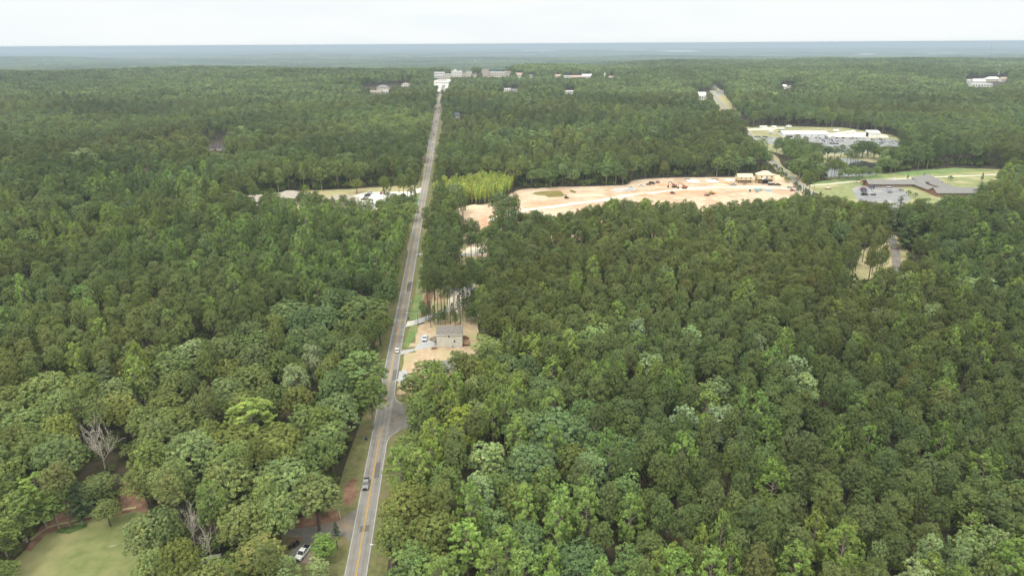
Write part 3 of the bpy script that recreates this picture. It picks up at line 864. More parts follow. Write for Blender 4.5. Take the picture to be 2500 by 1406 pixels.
verge = ribbon('roadside_verge', ROAD, .05, MT['verge'], [lambda r: -HALF(r) - 5.5 - 1.5 * math.sin(r * .05), lambda r: -HALF(r) - 2, 0, lambda r: HALF(r) + 3, lambda r: HALF(r) + 6.5 + 1.5 * math.sin(r * .037)])
road = ribbon('main_road', ROAD, .12, MT['asphalt'], [lambda r, k=k: HALF(r) * k + (.12 * math.sin(r * .4) if abs(k) == 1 else 0) for k in (-1, -.75, -.5, -.25, 0, .25, .5, .75, 1)])
def run_of(px, py):
    q = P(px, py).xy
    best, s = (1e9, 0), 0.0
    for i in range(1, len(ROAD)):
        a, b = ROAD[i - 1], ROAD[i]
        L = (b - a).length
        t = max(0, min(1, (q - a).dot(b - a) / L ** 2))
        d = (a.lerp(b, t) - q).length
        if d < best[0]: best = (d, s + t * L)
        s += L
    return best[1]
def sub_line(r0, r1):
    out, s = [], 0.0
    for i in range(1, len(ROAD)):
        a, b = ROAD[i - 1], ROAD[i]
        L = (b - a).length
        if s + L > r0 and s < r1:
            out.append(a.lerp(b, max(0, (r0 - s) / L)))
            if s + L >= r1: out.append(a.lerp(b, (r1 - s) / L))
        s += L
    return out
TOT = sum((ROAD[i] - ROAD[i - 1]).length for i in range(1, len(ROAD)))
r_j0, r_j1 = run_of(932, 1042), run_of(941, 993)
r_e0, r_e1 = run_of(945, 1078), run_of(964, 955)
for a, b in ((0, r_j0), (r_j1, TOT - 260)):
    for sgn in (-1, 1):
        ribbon('centre_line', sub_line(a, b), .145, MT['yellow'], [sgn * .17 - .07, sgn * .17 + .07], road)
ribbon('edge_line', sub_line(0, TOT - 200), .145, MT['whitemark'], [lambda r: -HALF(r) + .22, lambda r: -HALF(r) + .37], road)
ribbon('edge_line', sub_line(0, r_e0), .145, MT['whitemark'], [2.68, 2.83], road)
ribbon('edge_line', sub_line(r_e1, run_of(1058, 330)), .145, MT['whitemark'], [2.68, 2.83], road)
road['label'] = 'long straight two lane asphalt road with double yellow centre line'

# side road joining from the right, with its curved edge lines
side = jag(gpoly([(944, 1085), (956, 1064), (985, 1046), (1040, 1040), (1060, 1012), (1030, 995), (992, 990), (975, 982), (962, 966), (955, 975), (940, 1050)]), 5, .3)
sheet('side_road', side, .10, MT['driveasphalt'], amp=0)
for ln in ([(945, 1079), (949, 1068), (957, 1062), (975, 1050)], [(964, 956), (963, 968), (967, 977), (978, 985), (1000, 993)]):
    ribbon('edge_line', densify(smooth_line(gpoly(ln), 2), 2), .15, MT['whitemark'], [-.08, .08], road)

for i, px in enumerate(([(918, 1130), (930, 1128), (926, 1165), (913, 1168)], [(960, 905), (975, 900), (972, 925), (956, 930)], [(880, 1285), (902, 1281), (900, 1296), (877, 1300)], [(996, 690), (1006, 688), (1003, 712), (992, 714)])):
    sheet('road_patch', gpoly(px), .135, mat('fresh_asphalt', (.135, .128, .12), .9, .15, 1) if not i else bpy.data.materials['fresh_asphalt'], step=2, amp=.08, seed=i)
# second road on the far right
side_px = [(2006, 490), (1975, 468), (1938, 441), (1905, 413), (1881, 388)]
far_px = [(1771, 266), (1758, 252), (1745, 236), (1739, 222)]
ROAD2 = densify(smooth_line([P(*p).xy for p in [(2040, 512)] + side_px + far_px], 3), 10.0)
ribbon('country_road', ROAD2, .12, mat('worn_asphalt', (.27, .26, .25), .9, .18, .3), [-3.3, -1.1, 1.1, 3.3])
ribbon('road_bank', ROAD2, .05, MT['dryverge'], [-6.0, 0, lambda r: 7.0 + 2 * math.sin(r * .06)])
LANE = densify(smooth_line(gpoly([(2172, 572), (2180, 592), (2186, 615), (2190, 650), (2190, 690)]), 3), 4)
ribbon('narrow_lane', LANE, .10, MT['driveasphalt'], [-2.6, 0, 2.6])

# ---------------------------------------------------------------- clearings
SH = {}
def clearing(name, px, off, material, **k):
    SH[name] = gpoly(px)
    return sheet(name, SH[name], off, material, **k)
clearing('lawn', [(-60, 1480), (30, 1372), (80, 1325), (105, 1292), (200, 1264), (330, 1238), (360, 1250), (400, 1330), (450, 1480)], .06, MT['lawn'])
sheet('lawn_edge_litter', gpoly([(60, 1345), (100, 1285), (150, 1250), (230, 1236), (285, 1210), (300, 1165), (345, 1150), (372, 1190), (360, 1256), (330, 1246), (200, 1272), (110, 1306), (75, 1345)]), .075, MT['litter'], amp=1.2)
ribbon('dirt_track', densify(smooth_line(gpoly([(75, 1318), (104, 1292), (150, 1278), (240, 1256), (332, 1238)]), 2), 3), .09, MT['dryverge'], [lambda r: -.5 - .2 * math.sin(r), lambda r: .5 + .25 * math.sin(r * .7)])
sheet('weed_patch', gpoly([(135, 1300), (150, 1287), (210, 1278), (214, 1284), (170, 1303)]), .085, mat('weeds', (.07, .12, .03), .9, .4, .9), step=1.5, amp=.4)
for i, px in enumerate([[(262, 1335), (276, 1331), (290, 1328), (276, 1334)], [(296, 1318), (318, 1312), (322, 1316), (304, 1321)]]):
    sheet('worn_turf_patch', gpoly(px), .08, mat('worn_turf', (.36, .30, .20), .95, .25, .6) if 'worn_turf' not in bpy.data.materials else bpy.data.materials['worn_turf'], step=1.2, amp=.5, seed=i)
clearing('roadside_yard', [(838, 1236), (815, 1262), (690, 1285), (672, 1322), (690, 1440), (838, 1440), (868, 1300)], .055, MT['verge'])
sheet('leaf_litter', gpoly([(835, 1262), (815, 1238), (760, 1252), (690, 1282), (676, 1300), (740, 1293), (834, 1275)]), .075, MT['litter'], amp=.8)
sheet('driveway', gpoly([(872, 1240), (855, 1252), (833, 1268), (820, 1274), (740, 1288), (690, 1295), (682, 1306), (735, 1316), (738, 1326), (716, 1340), (706, 1356), (722, 1372), (758, 1376), (778, 1340), (800, 1318), (838, 1306), (850, 1318), (864, 1322)]), .085, MT['driveasphalt'], step=2.5, amp=.25)
sheet('island_litter', gpoly([(703, 1318), (735, 1311), (740, 1318), (706, 1325)]), .11, MT['litter'], step=1.5, amp=.2)
sheet('roadside_dirt', gpoly([(842, 1180), (868, 1165), (872, 1210), (856, 1236), (838, 1222)]), .065, MT['litter'], step=2, amp=.5)
clearing('house_lot', [(968, 962), (980, 905), (990, 860), (1004, 815), (1012, 797), (1040, 788), (1165, 784), (1180, 850), (1160, 905), (1100, 925), (1060, 965), (1000, 965)], .055, noise_mix(mat('raw_dirt', (.40, .285, .185), .95, 0, .3, (.54, .42, .29)), (.40, .35, .19), .09, .45, .6, 6, .9))
sheet('roadside_grass', gpoly([(986, 846), (1001, 796), (1022, 792), (1018, 812), (1000, 842), (995, 850)]), .09, MT['greenlawn'], step=2, amp=.4)
sheet('gravel_driveway', gpoly([(972, 868), (978, 856), (1010, 852), (1023, 838), (1026, 818), (1050, 818), (1052, 832), (1068, 838), (1068, 846), (1020, 854), (992, 863)]), .10, MT['gravel'], step=2, amp=.35)
sheet('concrete_apron', gpoly([(989, 799), (995, 785), (1012, 782), (1012, 793)]), .105, MT['concrete'], amp=0)
sheet('asphalt_drive', gpoly([(1012, 793), (1012, 782), (1030, 776), (1060, 766), (1095, 752), (1098, 760), (1060, 776), (1030, 788)]), .10, MT['gravel'], step=2, amp=.2)
sheet('sand_apron', gpoly([(962, 926), (972, 908), (992, 902), (1000, 925), (985, 938)]), .09, MT['gravel'], step=2, amp=.2)
clearing('house_yard', [(1012, 782), (1022, 700), (1032, 640), (1062, 610), (1150, 620), (1185, 690), (1180, 784), (1040, 788)], .05, MT['dryverge'])
sheet('roadside_lawn', gpoly([(1001, 780), (1014, 715), (1028, 640), (1040, 640), (1034, 700), (1024, 782)]), .085, MT['greenlawn'], step=3, amp=.4)
sheet('leaf_litter', gpoly([(1024, 782), (1030, 735), (1048, 700), (1060, 710), (1048, 780)]), .08, MT['litter'], step=3, amp=.6)
sheet('pale_drive', gpoly([(1090, 762), (1094, 735), (1100, 722), (1138, 722), (1142, 745), (1120, 762)]), .09, MT['palesand'], step=2, amp=.3)
clearing('sand_yard', [(1085, 650), (1110, 612), (1135, 592), (1192, 590), (1205, 622), (1175, 650)], .055, MT['dryverge'])
sheet('sand_pile_ground', gpoly([(1128, 618), (1142, 604), (1186, 602), (1184, 613), (1150, 620)]), .09, MT['palesand'], step=2, amp=.4)
ribbon('pale_driveway', densify(gpoly([(1098, 634), (1122, 622), (1150, 622), (1188, 616)]), 4), .10, MT['gravel'], [-1.6, 1.6])
ribbon('drive_apron', densify(gpoly([(1018, 623), (1028, 621), (1041, 619)]), 2), .12, MT['gravel'], [-1.4, 1.4])
clearing('car_park_bank', [(555, 520), (600, 478), (700, 468), (860, 462), (1000, 452), (1032, 455), (1028, 480), (1010, 520), (985, 552), (880, 565), (560, 545)], .05, MT['dryverge'])
sheet('car_park', gpoly([(862, 478), (890, 470), (1000, 468), (1015, 462), (1036, 456), (1034, 468), (1014, 474), (998, 480), (960, 520), (880, 545), (850, 520)]), .10, MT['concrete'], step=4, amp=.25)
sheet('junction_grass', gpoly([(1002, 480), (1024, 474), (1021, 500), (1004, 540), (990, 540)]), .085, MT['greenlawn'], step=3, amp=.4)
sheet('roadside_strip', gpoly([(1010, 545), (1018, 500), (1024, 476), (1032, 476), (1018, 560), (1000, 620), (993, 610)]), .07, MT['dryverge'], step=3, amp=.5)
sheet('roadside_bank', gpoly([(1030, 452), (1036, 400), (1044, 360), (1048, 360), (1042, 420), (1038, 452)]), .07, MT['dryverge'], step=3, amp=.5)

MT['rut'] = mat('wheel_rut', (.36, .25, .16), .95, 0, .3, (.52, .39, .27))
# construction site: pale sand with red clay where it has been dug
site_px = [(1100, 520), (1112, 505), (1180, 500), (1225, 490), (1245, 474), (1262, 463), (1330, 458), (1400, 456), (1470, 455), (1528, 452), (1542, 441), (1580, 437), (1650, 434), (1780, 433), (1860, 430), (1890, 424), (1915, 432), (1945, 458), (1962, 478), (1945, 535), (1700, 575), (1400, 600), (1250, 640), (1185, 650), (1150, 610), (1118, 565)]
clay = [(1640, 470, 60, 12, .9), (1720, 474, 50, 9, .9), (1575, 476, 45, 9, .6), (1620, 452, 28, 4, .7), (1330, 500, 60, 10, .55), (1420, 505, 80, 10, .45), (1190, 545, 26, 30, .75), (1290, 540, 60, 12, .5), (1160, 535, 30, 6, .45), (1380, 488, 60, 4, .5), (1600, 505, 90, 16, .6), (1800, 520, 70, 18, .3)]
def clay_at(v2):
    x, y, _ = pix(v2[:, 0], v2[:, 1], gz(v2[:, 0], v2[:, 1]))
    a = np.zeros(len(v2))
    for cx, cy, rx, ry, k in clay:
        a = np.maximum(a, k * np.exp(-(((x - cx) / rx) ** 2 + ((y - cy) / ry) ** 2)))
    return a + .12 * np.sin(v2[:, 0] * .35 + v2[:, 1] * .11) * np.sin(v2[:, 1] * .5 - v2[:, 0] * .07)
sm = MT['sand']
t_ = sm.node_tree; b_ = t_.nodes['Principled BSDF']; src_ = b_.inputs['Base Color'].links[0].from_socket
at_ = nd(t_, 'ShaderNodeAttribute', attribute_name='clay')
n_ = nd(t_, 'ShaderNodeTexNoise'); n_.inputs['Scale'].default_value = .25; n_.inputs['Detail'].default_value = 8
ad_ = nd(t_, 'ShaderNodeMath', operation='MULTIPLY_ADD'); ad_.inputs[1].default_value = 1.2; ad_.inputs[2].default_value = -.6
sm_ = nd(t_, 'ShaderNodeMath', operation='ADD'); cr_ = nd(t_, 'ShaderNodeMapRange'); cr_.inputs['From Min'].default_value, cr_.inputs['From Max'].default_value = .12, .8
mx_ = nd(t_, 'ShaderNodeMix', data_type='RGBA'); mx_.inputs['B'].default_value = (.50, .29, .18, 1)
tc_ = nd(t_, 'ShaderNodeTexCoord')
for a, b in ((tc_.outputs['Object'], n_.inputs['Vector']), (n_.outputs['Fac'], ad_.inputs[0]), (ad_.outputs[0], sm_.inputs[0]), (at_.outputs['Fac'], sm_.inputs[1]), (sm_.outputs[0], cr_.inputs['Value']), (cr_.outputs['Result'], mx_.inputs['Factor']), (src_, mx_.inputs['A']), (mx_.outputs['Result'], b_.inputs['Base Color'])):
    t_.links.new(a, b)
SH['construction_ground'] = gpoly(site_px)
sheet('construction_ground', SH['construction_ground'], .08, MT['sand'], cell=3.0, step=4, amp=.8, attr=('clay', clay_at))
sheet('muddy_pond', gpoly([(1298, 474), (1306, 470), (1322, 468), (1350, 466), (1368, 466), (1374, 472), (1380, 478), (1372, 481), (1338, 482), (1330, 478), (1312, 477)]), .14, MT['mud'], step=3, amp=.3)
sheet('silt_basin', gpoly([(1389, 465), (1396, 464), (1408, 469), (1404, 472), (1394, 470)]), .14, MT['mud'], step=2, amp=.2)
for i, ln in enumerate(([(1180, 560), (1240, 530), (1330, 508), (1460, 496), (1600, 482)], [(1300, 492), (1400, 488), (1500, 474), (1600, 462), (1660, 460)], [(1700, 478), (1800, 470), (1880, 462), (1925, 466)], [(1760, 462), (1800, 476), (1850, 488)], [(1640, 448), (1700, 450), (1790, 450)])):
    for o_ in (-1.2, 1.2):
        ribbon('wheel_rut', densify(smooth_line(gpoly(ln), 2), 4), .11 + .004 * i, MT['rut'], [lambda r, o_=o_, i=i: o_ - .45 + .3 * math.sin(r * .09 + i), lambda r, o_=o_, i=i: o_ + .45 + .3 * math.sin(r * .09 + i)])
ribbon('haul_track', densify(smooth_line(gpoly([(1195, 540), (1280, 512), (1400, 500), (1520, 480), (1700, 458), (1850, 456), (1930, 462)]), 2), 5), .12, MT['palesand'], [lambda r: -3 - math.sin(r * .1), lambda r: 3 + math.sin(r * .13)])

# school grounds, pond, works yard
clearing('school_grounds', [(1955, 478), (1975, 452), (2060, 436), (2200, 421), (2330, 411), (2440, 414), (2500, 440), (2500, 500), (2400, 560), (2240, 575), (2080, 560), (2010, 530)], .05, noise_mix(mat('school_grass', (.17, .20, .08), .9, 0, .25, (.26, .27, .12)), (.38, .34, .19), .05, .46, .64, 6, .8))
sheet('green_strip', gpoly([(1978, 450), (2000, 444), (2065, 434), (2200, 420), (2330, 410), (2425, 415), (2430, 420), (2330, 423), (2200, 431), (2070, 441), (2000, 449)]), .08, MT['greenlawn'], amp=.6)
ribbon('concrete_path', densify(gpoly([(1978, 453), (2030, 449.5), (2072, 445), (2150, 440), (2250, 434), (2330, 431), (2436, 427)]), 8), .10, mat('pale_path', (.66, .64, .52), .9, .08, .3), [-1.5, 1.5])
sheet('car_park', gpoly([(2080, 462), (2096, 454), (2130, 455), (2195, 459), (2215, 472), (2224, 488), (2200, 500), (2180, 520), (2110, 530), (2095, 490)]), .10, MT['lotasphalt'], step=4, amp=.2)
clearing('pond_bank', [(1990, 436), (1980, 400), (2045, 378), (2110, 384), (2150, 392), (2158, 428), (2120, 442)], .04, MT['verge'])
sheet('pond', gpoly([(1998, 432), (1996, 404), (2050, 386), (2100, 392), (2140, 400), (2146, 420), (2130, 428), (2060, 432)]), .12, MT['water'], step=5, amp=.8)
clearing('works_yard', [(1815, 352), (1826, 312), (1890, 308), (2060, 312), (2180, 330), (2225, 352), (2232, 372), (2200, 392), (2060, 402), (1980, 395), (1890, 372)], .05, noise_mix(mat('yard_grass', (.20, .21, .10), .9, 0, .25, (.30, .29, .15)), (.40, .34, .22), .05, .48, .64, 6, .7))
sheet('works_car_park', gpoly([(1835, 341), (1880, 336), (1960, 336), (2090, 338), (2180, 340), (2212, 352), (2215, 360), (2190, 366), (2120, 372), (2040, 375), (1975, 374), (1930, 362), (1880, 352)]), .10, MT['lotasphalt'], amp=.3)
sheet('gravel_yard', gpoly([(2018, 327), (2060, 322), (2120, 324), (2165, 330), (2170, 337), (2090, 336), (2020, 335)]), .12, MT['palesand'], amp=.3)
sheet('works_drive', gpoly([(1825, 316), (1890, 311), (1905, 313), (1890, 317), (1826, 319)]), .10, MT['palesand'], amp=.2)
clearing('pine_glade', [(2040, 735), (2058, 650), (2100, 612), (2150, 592), (2168, 580), (2186, 575), (2215, 610), (2222, 660), (2190, 690), (2100, 735)], .05, noise_mix(mat('glade_grass', (.33, .30, .15), .9, 0, .2, (.44, .38, .22)), (.22, .22, .09), .07, .5, .65))
clearing('red_clearing', [(300, 428), (340, 418), (400, 392), (425, 396), (352, 432)], .05, MT['litter'])
clearing('far_verge', [(1733, 214), (1742, 208), (1752, 212), (1772, 236), (1800, 268), (1785, 285), (1760, 285), (1745, 250)], .06, MT['dryverge'], amp=2)
clearing('town_paving', [(1040, 226), (1050, 200), (1075, 194), (1110, 194), (1102, 208), (1092, 224)], .30, MT['concrete'], amp=0)

# more places where no tree grows (outlines on the ground)
NOTREE = [SH[k] for k in ('lawn', 'house_lot', 'red_clearing', 'roadside_yard')] + [gpoly(q) for q in (
    [(1110, 508), (1180, 500), (1262, 463), (1530, 452), (1560, 437), (1890, 424), (1962, 478), (1930, 505), (1740, 520), (1500, 512), (1340, 540), (1275, 545), (1200, 560), (1150, 575)],
    [(1120, 642), (1128, 604), (1188, 600), (1192, 624), (1150, 642)], [(1090, 738), (1098, 690), (1162, 690), (1162, 738)], [(1030, 800), (1034, 735), (1175, 735), (1175, 790)],
    [(1993, 434), (1992, 402), (2045, 382), (2148, 392), (2152, 426), (2110, 436)],
    [(955, 960), (985, 975), (1040, 985), (1062, 1010), (1058, 1048), (1000, 1060), (945, 1095), (930, 1060)],
    [(1985, 478), (1975, 440), (2330, 405), (2440, 410), (2480, 440), (2440, 470), (2340, 500), (2230, 512), (2100, 520)],
    [(560, 508), (700, 468), (1030, 450), (1018, 482), (985, 495), (900, 520), (860, 524), (570, 522)],
    [(2055, 690), (2100, 625), (2150, 600), (2165, 590), (2200, 590), (2215, 650), (2190, 680), (2100, 700)],
    [(1815, 350), (1826, 312), (1890, 308), (2060, 312), (2180, 330), (2225, 352), (2215, 362), (2060, 372), (1980, 366), (1890, 356)],
    [(-80, 1470), (-80, 2000), (470, 2000), (455, 1470)], [(688, 1430), (690, 1900), (850, 1900), (845, 1430)],
    [(490, 372), (495, 345), (570, 342), (570, 374)],
    [(1300, 465), (1255, 470), (1245, 500), (1070, 520), (1055, 500), (1070, 470), (1150, 455), (1230, 440), (1262, 455)],
    [(1055, 222), (1060, 199), (1102, 199), (1098, 224)], [(1056, 187), (1247, 184), (1247, 193), (1056, 196)],
    [(1371, 197), (1372, 189), (1445, 188), (1445, 196)],
    [(1220, 226), (1222, 216), (1322, 216), (1322, 226)], [(1372, 232), (1374, 224), (1408, 224), (1408, 232)],
    [(870, 232), (880, 214), (1004, 204), (1008, 218), (955, 232)],
    [(1100, 292), (1102, 280), (1126, 280), (1126, 292)], [(1700, 248), (1702, 226), (1768, 220), (1768, 236), (1730, 250)],
    [(2352, 218), (2356, 194), (2462, 188), (2462, 206), (2430, 218)], [(1905, 220), (1905, 209), (1940, 209), (1940, 220)],
    [(405, 366), (405, 354), (428, 354), (428, 366)], [(1865, 445), (1820, 445), (1800, 425), (1905, 415)])]
# what the photograph shows between the trees: no scattered crown may stand in front of these
SEE = [np.array(q, float) for q in (
    [(838, 1410), (905, 1410), (952, 1080), (968, 965), (984, 850), (1030, 600), (1056, 430), (1070, 330), (1080, 250), (1072, 248), (1053, 330), (1034, 430), (997, 600), (944, 850), (904, 1060)],
    [(962, 968), (980, 986), (980, 1035), (957, 1060), (947, 1076)],
    [(970, 915), (985, 850), (1005, 795), (1165, 790), (1165, 835), (1125, 852), (1085, 862), (1060, 880), (1040, 890), (985, 935)],
    [(1002, 690), (1018, 640), (1036, 640), (1024, 790), (985, 850)], [(1094, 680), (1160, 680), (1158, 720), (1095, 760)],
    [(1040, 702), (1165, 702), (1165, 790), (1035, 790)],
    [(1128, 600), (1190, 600), (1188, 622), (1125, 625)], [(878, 466), (1024, 460), (1020, 472), (985, 480), (940, 492), (900, 508), (878, 495)],
    [(788, 460), (862, 460), (858, 482), (800, 484)], [(676, 466), (728, 466), (722, 478), (680, 478)], [(598, 482), (640, 482), (630, 490)],
    [(1115, 512), (1190, 502), (1194, 545), (1130, 548)],
    [(1268, 466), (1330, 458), (1530, 453), (1560, 436), (1900, 424), (1945, 462), (1930, 476), (1830, 484), (1740, 490), (1500, 480), (1430, 500), (1340, 516), (1285, 505)],
    [(1878, 386), (1902, 395), (1998, 474), (1958, 476), (1888, 412)],
    [(1980, 452), (2000, 442), (2200, 420), (2430, 416), (2440, 432), (2400, 446), (2330, 472), (2250, 482), (2190, 492), (2100, 484), (2010, 470)],
    [(2062, 397), (2095, 388), (2140, 398), (2140, 412), (2120, 416), (2070, 412)], [(2000, 418), (2015, 405), (2030, 425), (2010, 432)],
    [(1830, 312), (1900, 310), (2040, 314), (2150, 316), (2205, 346), (2150, 350), (2060, 352), (1985, 350), (1965, 345), (1910, 334), (1840, 338)],
    [(30, 1410), (105, 1290), (200, 1255), (332, 1236), (318, 1290), (325, 1410)], [(285, 1238), (300, 1190), (345, 1180), (350, 1225)], [(195, 1045), (325, 1040), (320, 1135), (205, 1130)],
    [(428, 1235), (500, 1235), (500, 1330), (440, 1330)],
    [(690, 1296), (760, 1262), (832, 1236), (880, 1130), (905, 1140), (852, 1260), (852, 1335), (800, 1410), (760, 1372), (735, 1378), (700, 1345), (735, 1320)],
    [(2066, 688), (2092, 652), (2140, 655), (2135, 668), (2090, 690)], [(2168, 646), (2178, 604), (2188, 602), (2202, 642)],
    [(1058, 178), (1086, 178), (1086, 187), (1058, 187)], [(1100, 174), (1152, 174), (1152, 187), (1100, 187)], [(1176, 170), (1246, 172), (1246, 186), (1176, 186)], [(1260, 178), (1275, 178), (1275, 186), (1260, 186)], [(1087, 184), (1100, 184), (1100, 188), (1087, 188)], [(1154, 184), (1164, 184), (1164, 188), (1154, 188)], [(1290, 184), (1303, 184), (1303, 188), (1290, 188)], [(1353, 184), (1368, 184), (1368, 188), (1353, 188)], [(1482, 187), (1499, 187), (1499, 190), (1482, 190)], [(1064, 197), (1098, 197), (1096, 214), (1078, 219)], [(1374, 186), (1444, 182), (1444, 189), (1374, 190)], [(1473, 178), (1480, 178), (1480, 188), (1473, 188)],
    [(898, 216), (925, 208), (950, 208), (950, 228), (900, 228)], [(976, 204), (1002, 204), (1002, 211), (976, 211)], [(1226, 216), (1268, 216), (1268, 222), (1226, 222)], [(1376, 222), (1404, 222), (1404, 228), (1376, 228)],
    [(508, 346), (548, 346), (548, 364), (508, 364)], [(1735, 212), (1762, 212), (1795, 262), (1768, 268), (1742, 245)], [(1704, 226), (1726, 226), (1726, 242), (1704, 242)], [(1106, 276), (1124, 276), (1124, 288), (1106, 288)],
    [(2358, 188), (2460, 184), (2460, 202), (2422, 212), (2360, 210)], [(1909, 208), (1934, 208), (1934, 216), (1909, 216)])]
def dist_line(x, y, line):
    """nearest distance from points to a polyline, signed + on its right, and the run along it"""
    best = np.full(len(x), 1e9); sgn = np.zeros(len(x)); run = np.zeros(len(x)); s = 0.0
    for i in range(1, len(line)):
        a, b = line[i - 1], line[i]
        d = b - a; L = d.length
        t = np.clip(((x - a.x) * d.x + (y - a.y) * d.y) / L ** 2, 0, 1)
        ex, ey = x - (a.x + t * d.x), y - (a.y + t * d.y)
        q = np.hypot(ex, ey)
        m = q < best
        best = np.where(m, q, best)
        sgn = np.where(m, np.sign(ex * d.y - ey * d.x), sgn)
        run = np.where(m, s + t * L, run)
        s += L
    return best, sgn, run

# ---------------------------------------------------------------- the woods
LOOK = {   # tint name -> (model, radius range, height range, words)
    'pine': ('pine', (2.8, 4.3), (20, 26), 'dark olive pine with a rounded tufted crown'),
    'pineb': ('pine', (2.8, 4.2), (19, 25), 'brownish olive pine with a rounded tufted crown'),
    'oak': ('oak', (5.2, 7.6), (17, 21), 'grey green oak with a wide billowing crown'),
    'oakteal': ('oak', (4.6, 7.2), (18, 22), 'bluish green oak with a wide billowing crown'),
    'oakolive': ('oak', (4.6, 7.0), (16, 20), 'olive green oak with a wide billowing crown'),
    'pale': ('broad', (3.6, 5.2), (20, 24), 'pale green broadleaf tree with a domed crown'),
    'silver': ('broad', (3.6, 5.0), (19, 23), 'silvery broadleaf tree with a domed crown'),
    'poplar': ('poplar', (2.8, 4.0), (22, 27), 'bright green pointed tree'),
    'yellow': ('poplar', (2.6, 3.6), (19, 24), 'yellow green pointed tree'),
    'broad': ('broad', (3.6, 5.2), (18, 23), 'mid green broadleaf tree with a domed crown'),
    'cedar': ('cedar', (4.6, 6.0), (20, 25), 'dark layered conifer'),
    'young': ('young', (2.0, 2.9), (11, 15), 'young dark green pine'),
    'maple': ('broad', (3.5, 4.4), (7.5, 9), 'small round deep green tree')}
REG = [(np.array(p, float), m) for p, m in (
    ([(1080, 285), (1300, 262), (1650, 290), (1720, 335), (1500, 372), (1250, 400), (1085, 385)], dict(young=.68, pine=.2, broad=.09, poplar=.03)),
    ([(230, 395), (520, 405), (560, 470), (330, 500), (230, 470)], dict(young=.6, pine=.2, broad=.1, poplar=.1)),
    ([(-200, 1010), (250, 955), (440, 850), (640, 780), (800, 720), (985, 690), (960, 1600), (-200, 1600)], dict(oak=.60, oakolive=.2, oakteal=.08, broad=.07, pine=.05)),
    ([(-200, 640), (350, 620), (640, 650), (720, 760), (560, 830), (400, 900), (200, 960), (-200, 1010)], dict(pine=.84, pineb=.03, broad=.06, poplar=.04, oakolive=.03)),
    ([(-200, 540), (300, 520), (1030, 510), (1000, 700), (700, 760), (640, 650), (350, 620), (-200, 640)], dict(broad=.33, oak=.12, oakolive=.08, poplar=.2, pine=.27)),
    ([(950, 900), (1180, 850), (1330, 870), (1420, 980), (1500, 1130), (1450, 1300), (1300, 1600), (880, 1600)], dict(broad=.34, poplar=.2, oakteal=.16, oakolive=.1, pale=.05, pine=.15)),
    ([(1300, 1335), (2700, 1335), (2700, 1700), (1300, 1700)], dict(pine=.48, poplar=.34, pale=.1, broad=.08)),
    ([(2140, 480), (2700, 440), (2700, 720), (2200, 690)], dict(pine=.42, oakteal=.14, cedar=.12, broad=.22, poplar=.05, oak=.05)),
    ([(1160, 500), (2140, 470), (2200, 690), (2700, 720), (2700, 1335), (1450, 1335), (1500, 1130), (1420, 980), (1330, 870), (1180, 850)], dict(pine=.84, pineb=.03, poplar=.055, broad=.045, oakteal=.02, pale=.01)),
    ([(1040, 500), (1200, 480), (1190, 850), (1000, 850)], dict(pine=.75, broad=.15, poplar=.1)),
    ([(1860, 340), (2200, 330), (2200, 450), (1860, 450)], dict(broad=.4, oakteal=.1, oak=.15, pine=.3, poplar=.05)),
    ([(-200, 380), (1050, 330), (1040, 520), (-200, 560)], dict(pine=.55, broad=.2, oak=.12, oakteal=.08, poplar=.05)))]
KINDS = list(LOOK)
def mix_vec(m):
    v = np.array([m.get(k, 0.0) for k in KINDS]); return v / v.sum()
def pick_kinds(cx, cy, x, y, u):
    out = np.full(len(cx), -1)
    nz_ = np.sin(x / 61 + 1.7 * np.sin(y / 83)) + np.sin(y / 71 + 1.3 * np.sin(x / 97 + 2)) + .6 * np.sin(x / 29 + y / 33)
    pts = np.stack([cx, cy], -1)
    for poly, m in REG:
        q = (out < 0) & inside(pts, poly)
        v = mix_vec(m)
        out[q] = np.searchsorted(np.cumsum(v)[:-1], u[q])
    q = out < 0
    for lo, hi, m in ((-9, -.7, dict(pine=.75, broad=.1, oakteal=.1, young=.05)), (-.7, .5, dict(pine=.40, broad=.25, oak=.15, oakteal=.12, oakolive=.08)), (.5, 9, dict(broad=.42, oak=.22, poplar=.08, oakteal=.16, oakolive=.06, pine=.06))):
        k = q & (nz_ >= lo) & (nz_ < hi)
        out[k] = np.searchsorted(np.cumsum(mix_vec(m))[:-1], u[k])
    return out
TREES = []    # (x, y, tint name, radius, height, cx, cy, size px, special label)
GRID = {}
def free(x, y, r, f=.77):
    gx, gy = int(x // 9), int(y // 9)
    for i in range(gx - 2, gx + 3):
        for j in range(gy - 2, gy + 3):
            for (a, b, rr) in GRID.get((i, j), ()):
                if (a - x) ** 2 + (b - y) ** 2 < (f * (r + rr)) ** 2: return False
    return True
def put(x, y, kind, r, h, label=None):
    GRID.setdefault((int(x // 9), int(y // 9)), []).append((x, y, r))
    cc = SPEC[LOOK[kind][0]][2]
    cx, cy, zc = pix(x, y, gz1(x, y) + h * cc)
    TREES.append((x, y, kind, r, h, float(cx), float(cy), r * FPX / float(zc), label))
def special(px, py, rpx, kind, h=None, label=None):
    """a tree whose crown the photograph shows at px, py with that radius"""
    lk = LOOK[kind]
    h = h or float(RNG.uniform(*lk[2]))
    q = P(px, py, h * SPEC[lk[0]][2])
    r = rpx * mpp(q)
    put(q.x, q.y, kind, r, h, label)
for a in SPECIALS: special(*a)
for px, py, kind, r, h in BASED:
    q = P(px, py); put(q.x, q.y, kind, r, h)
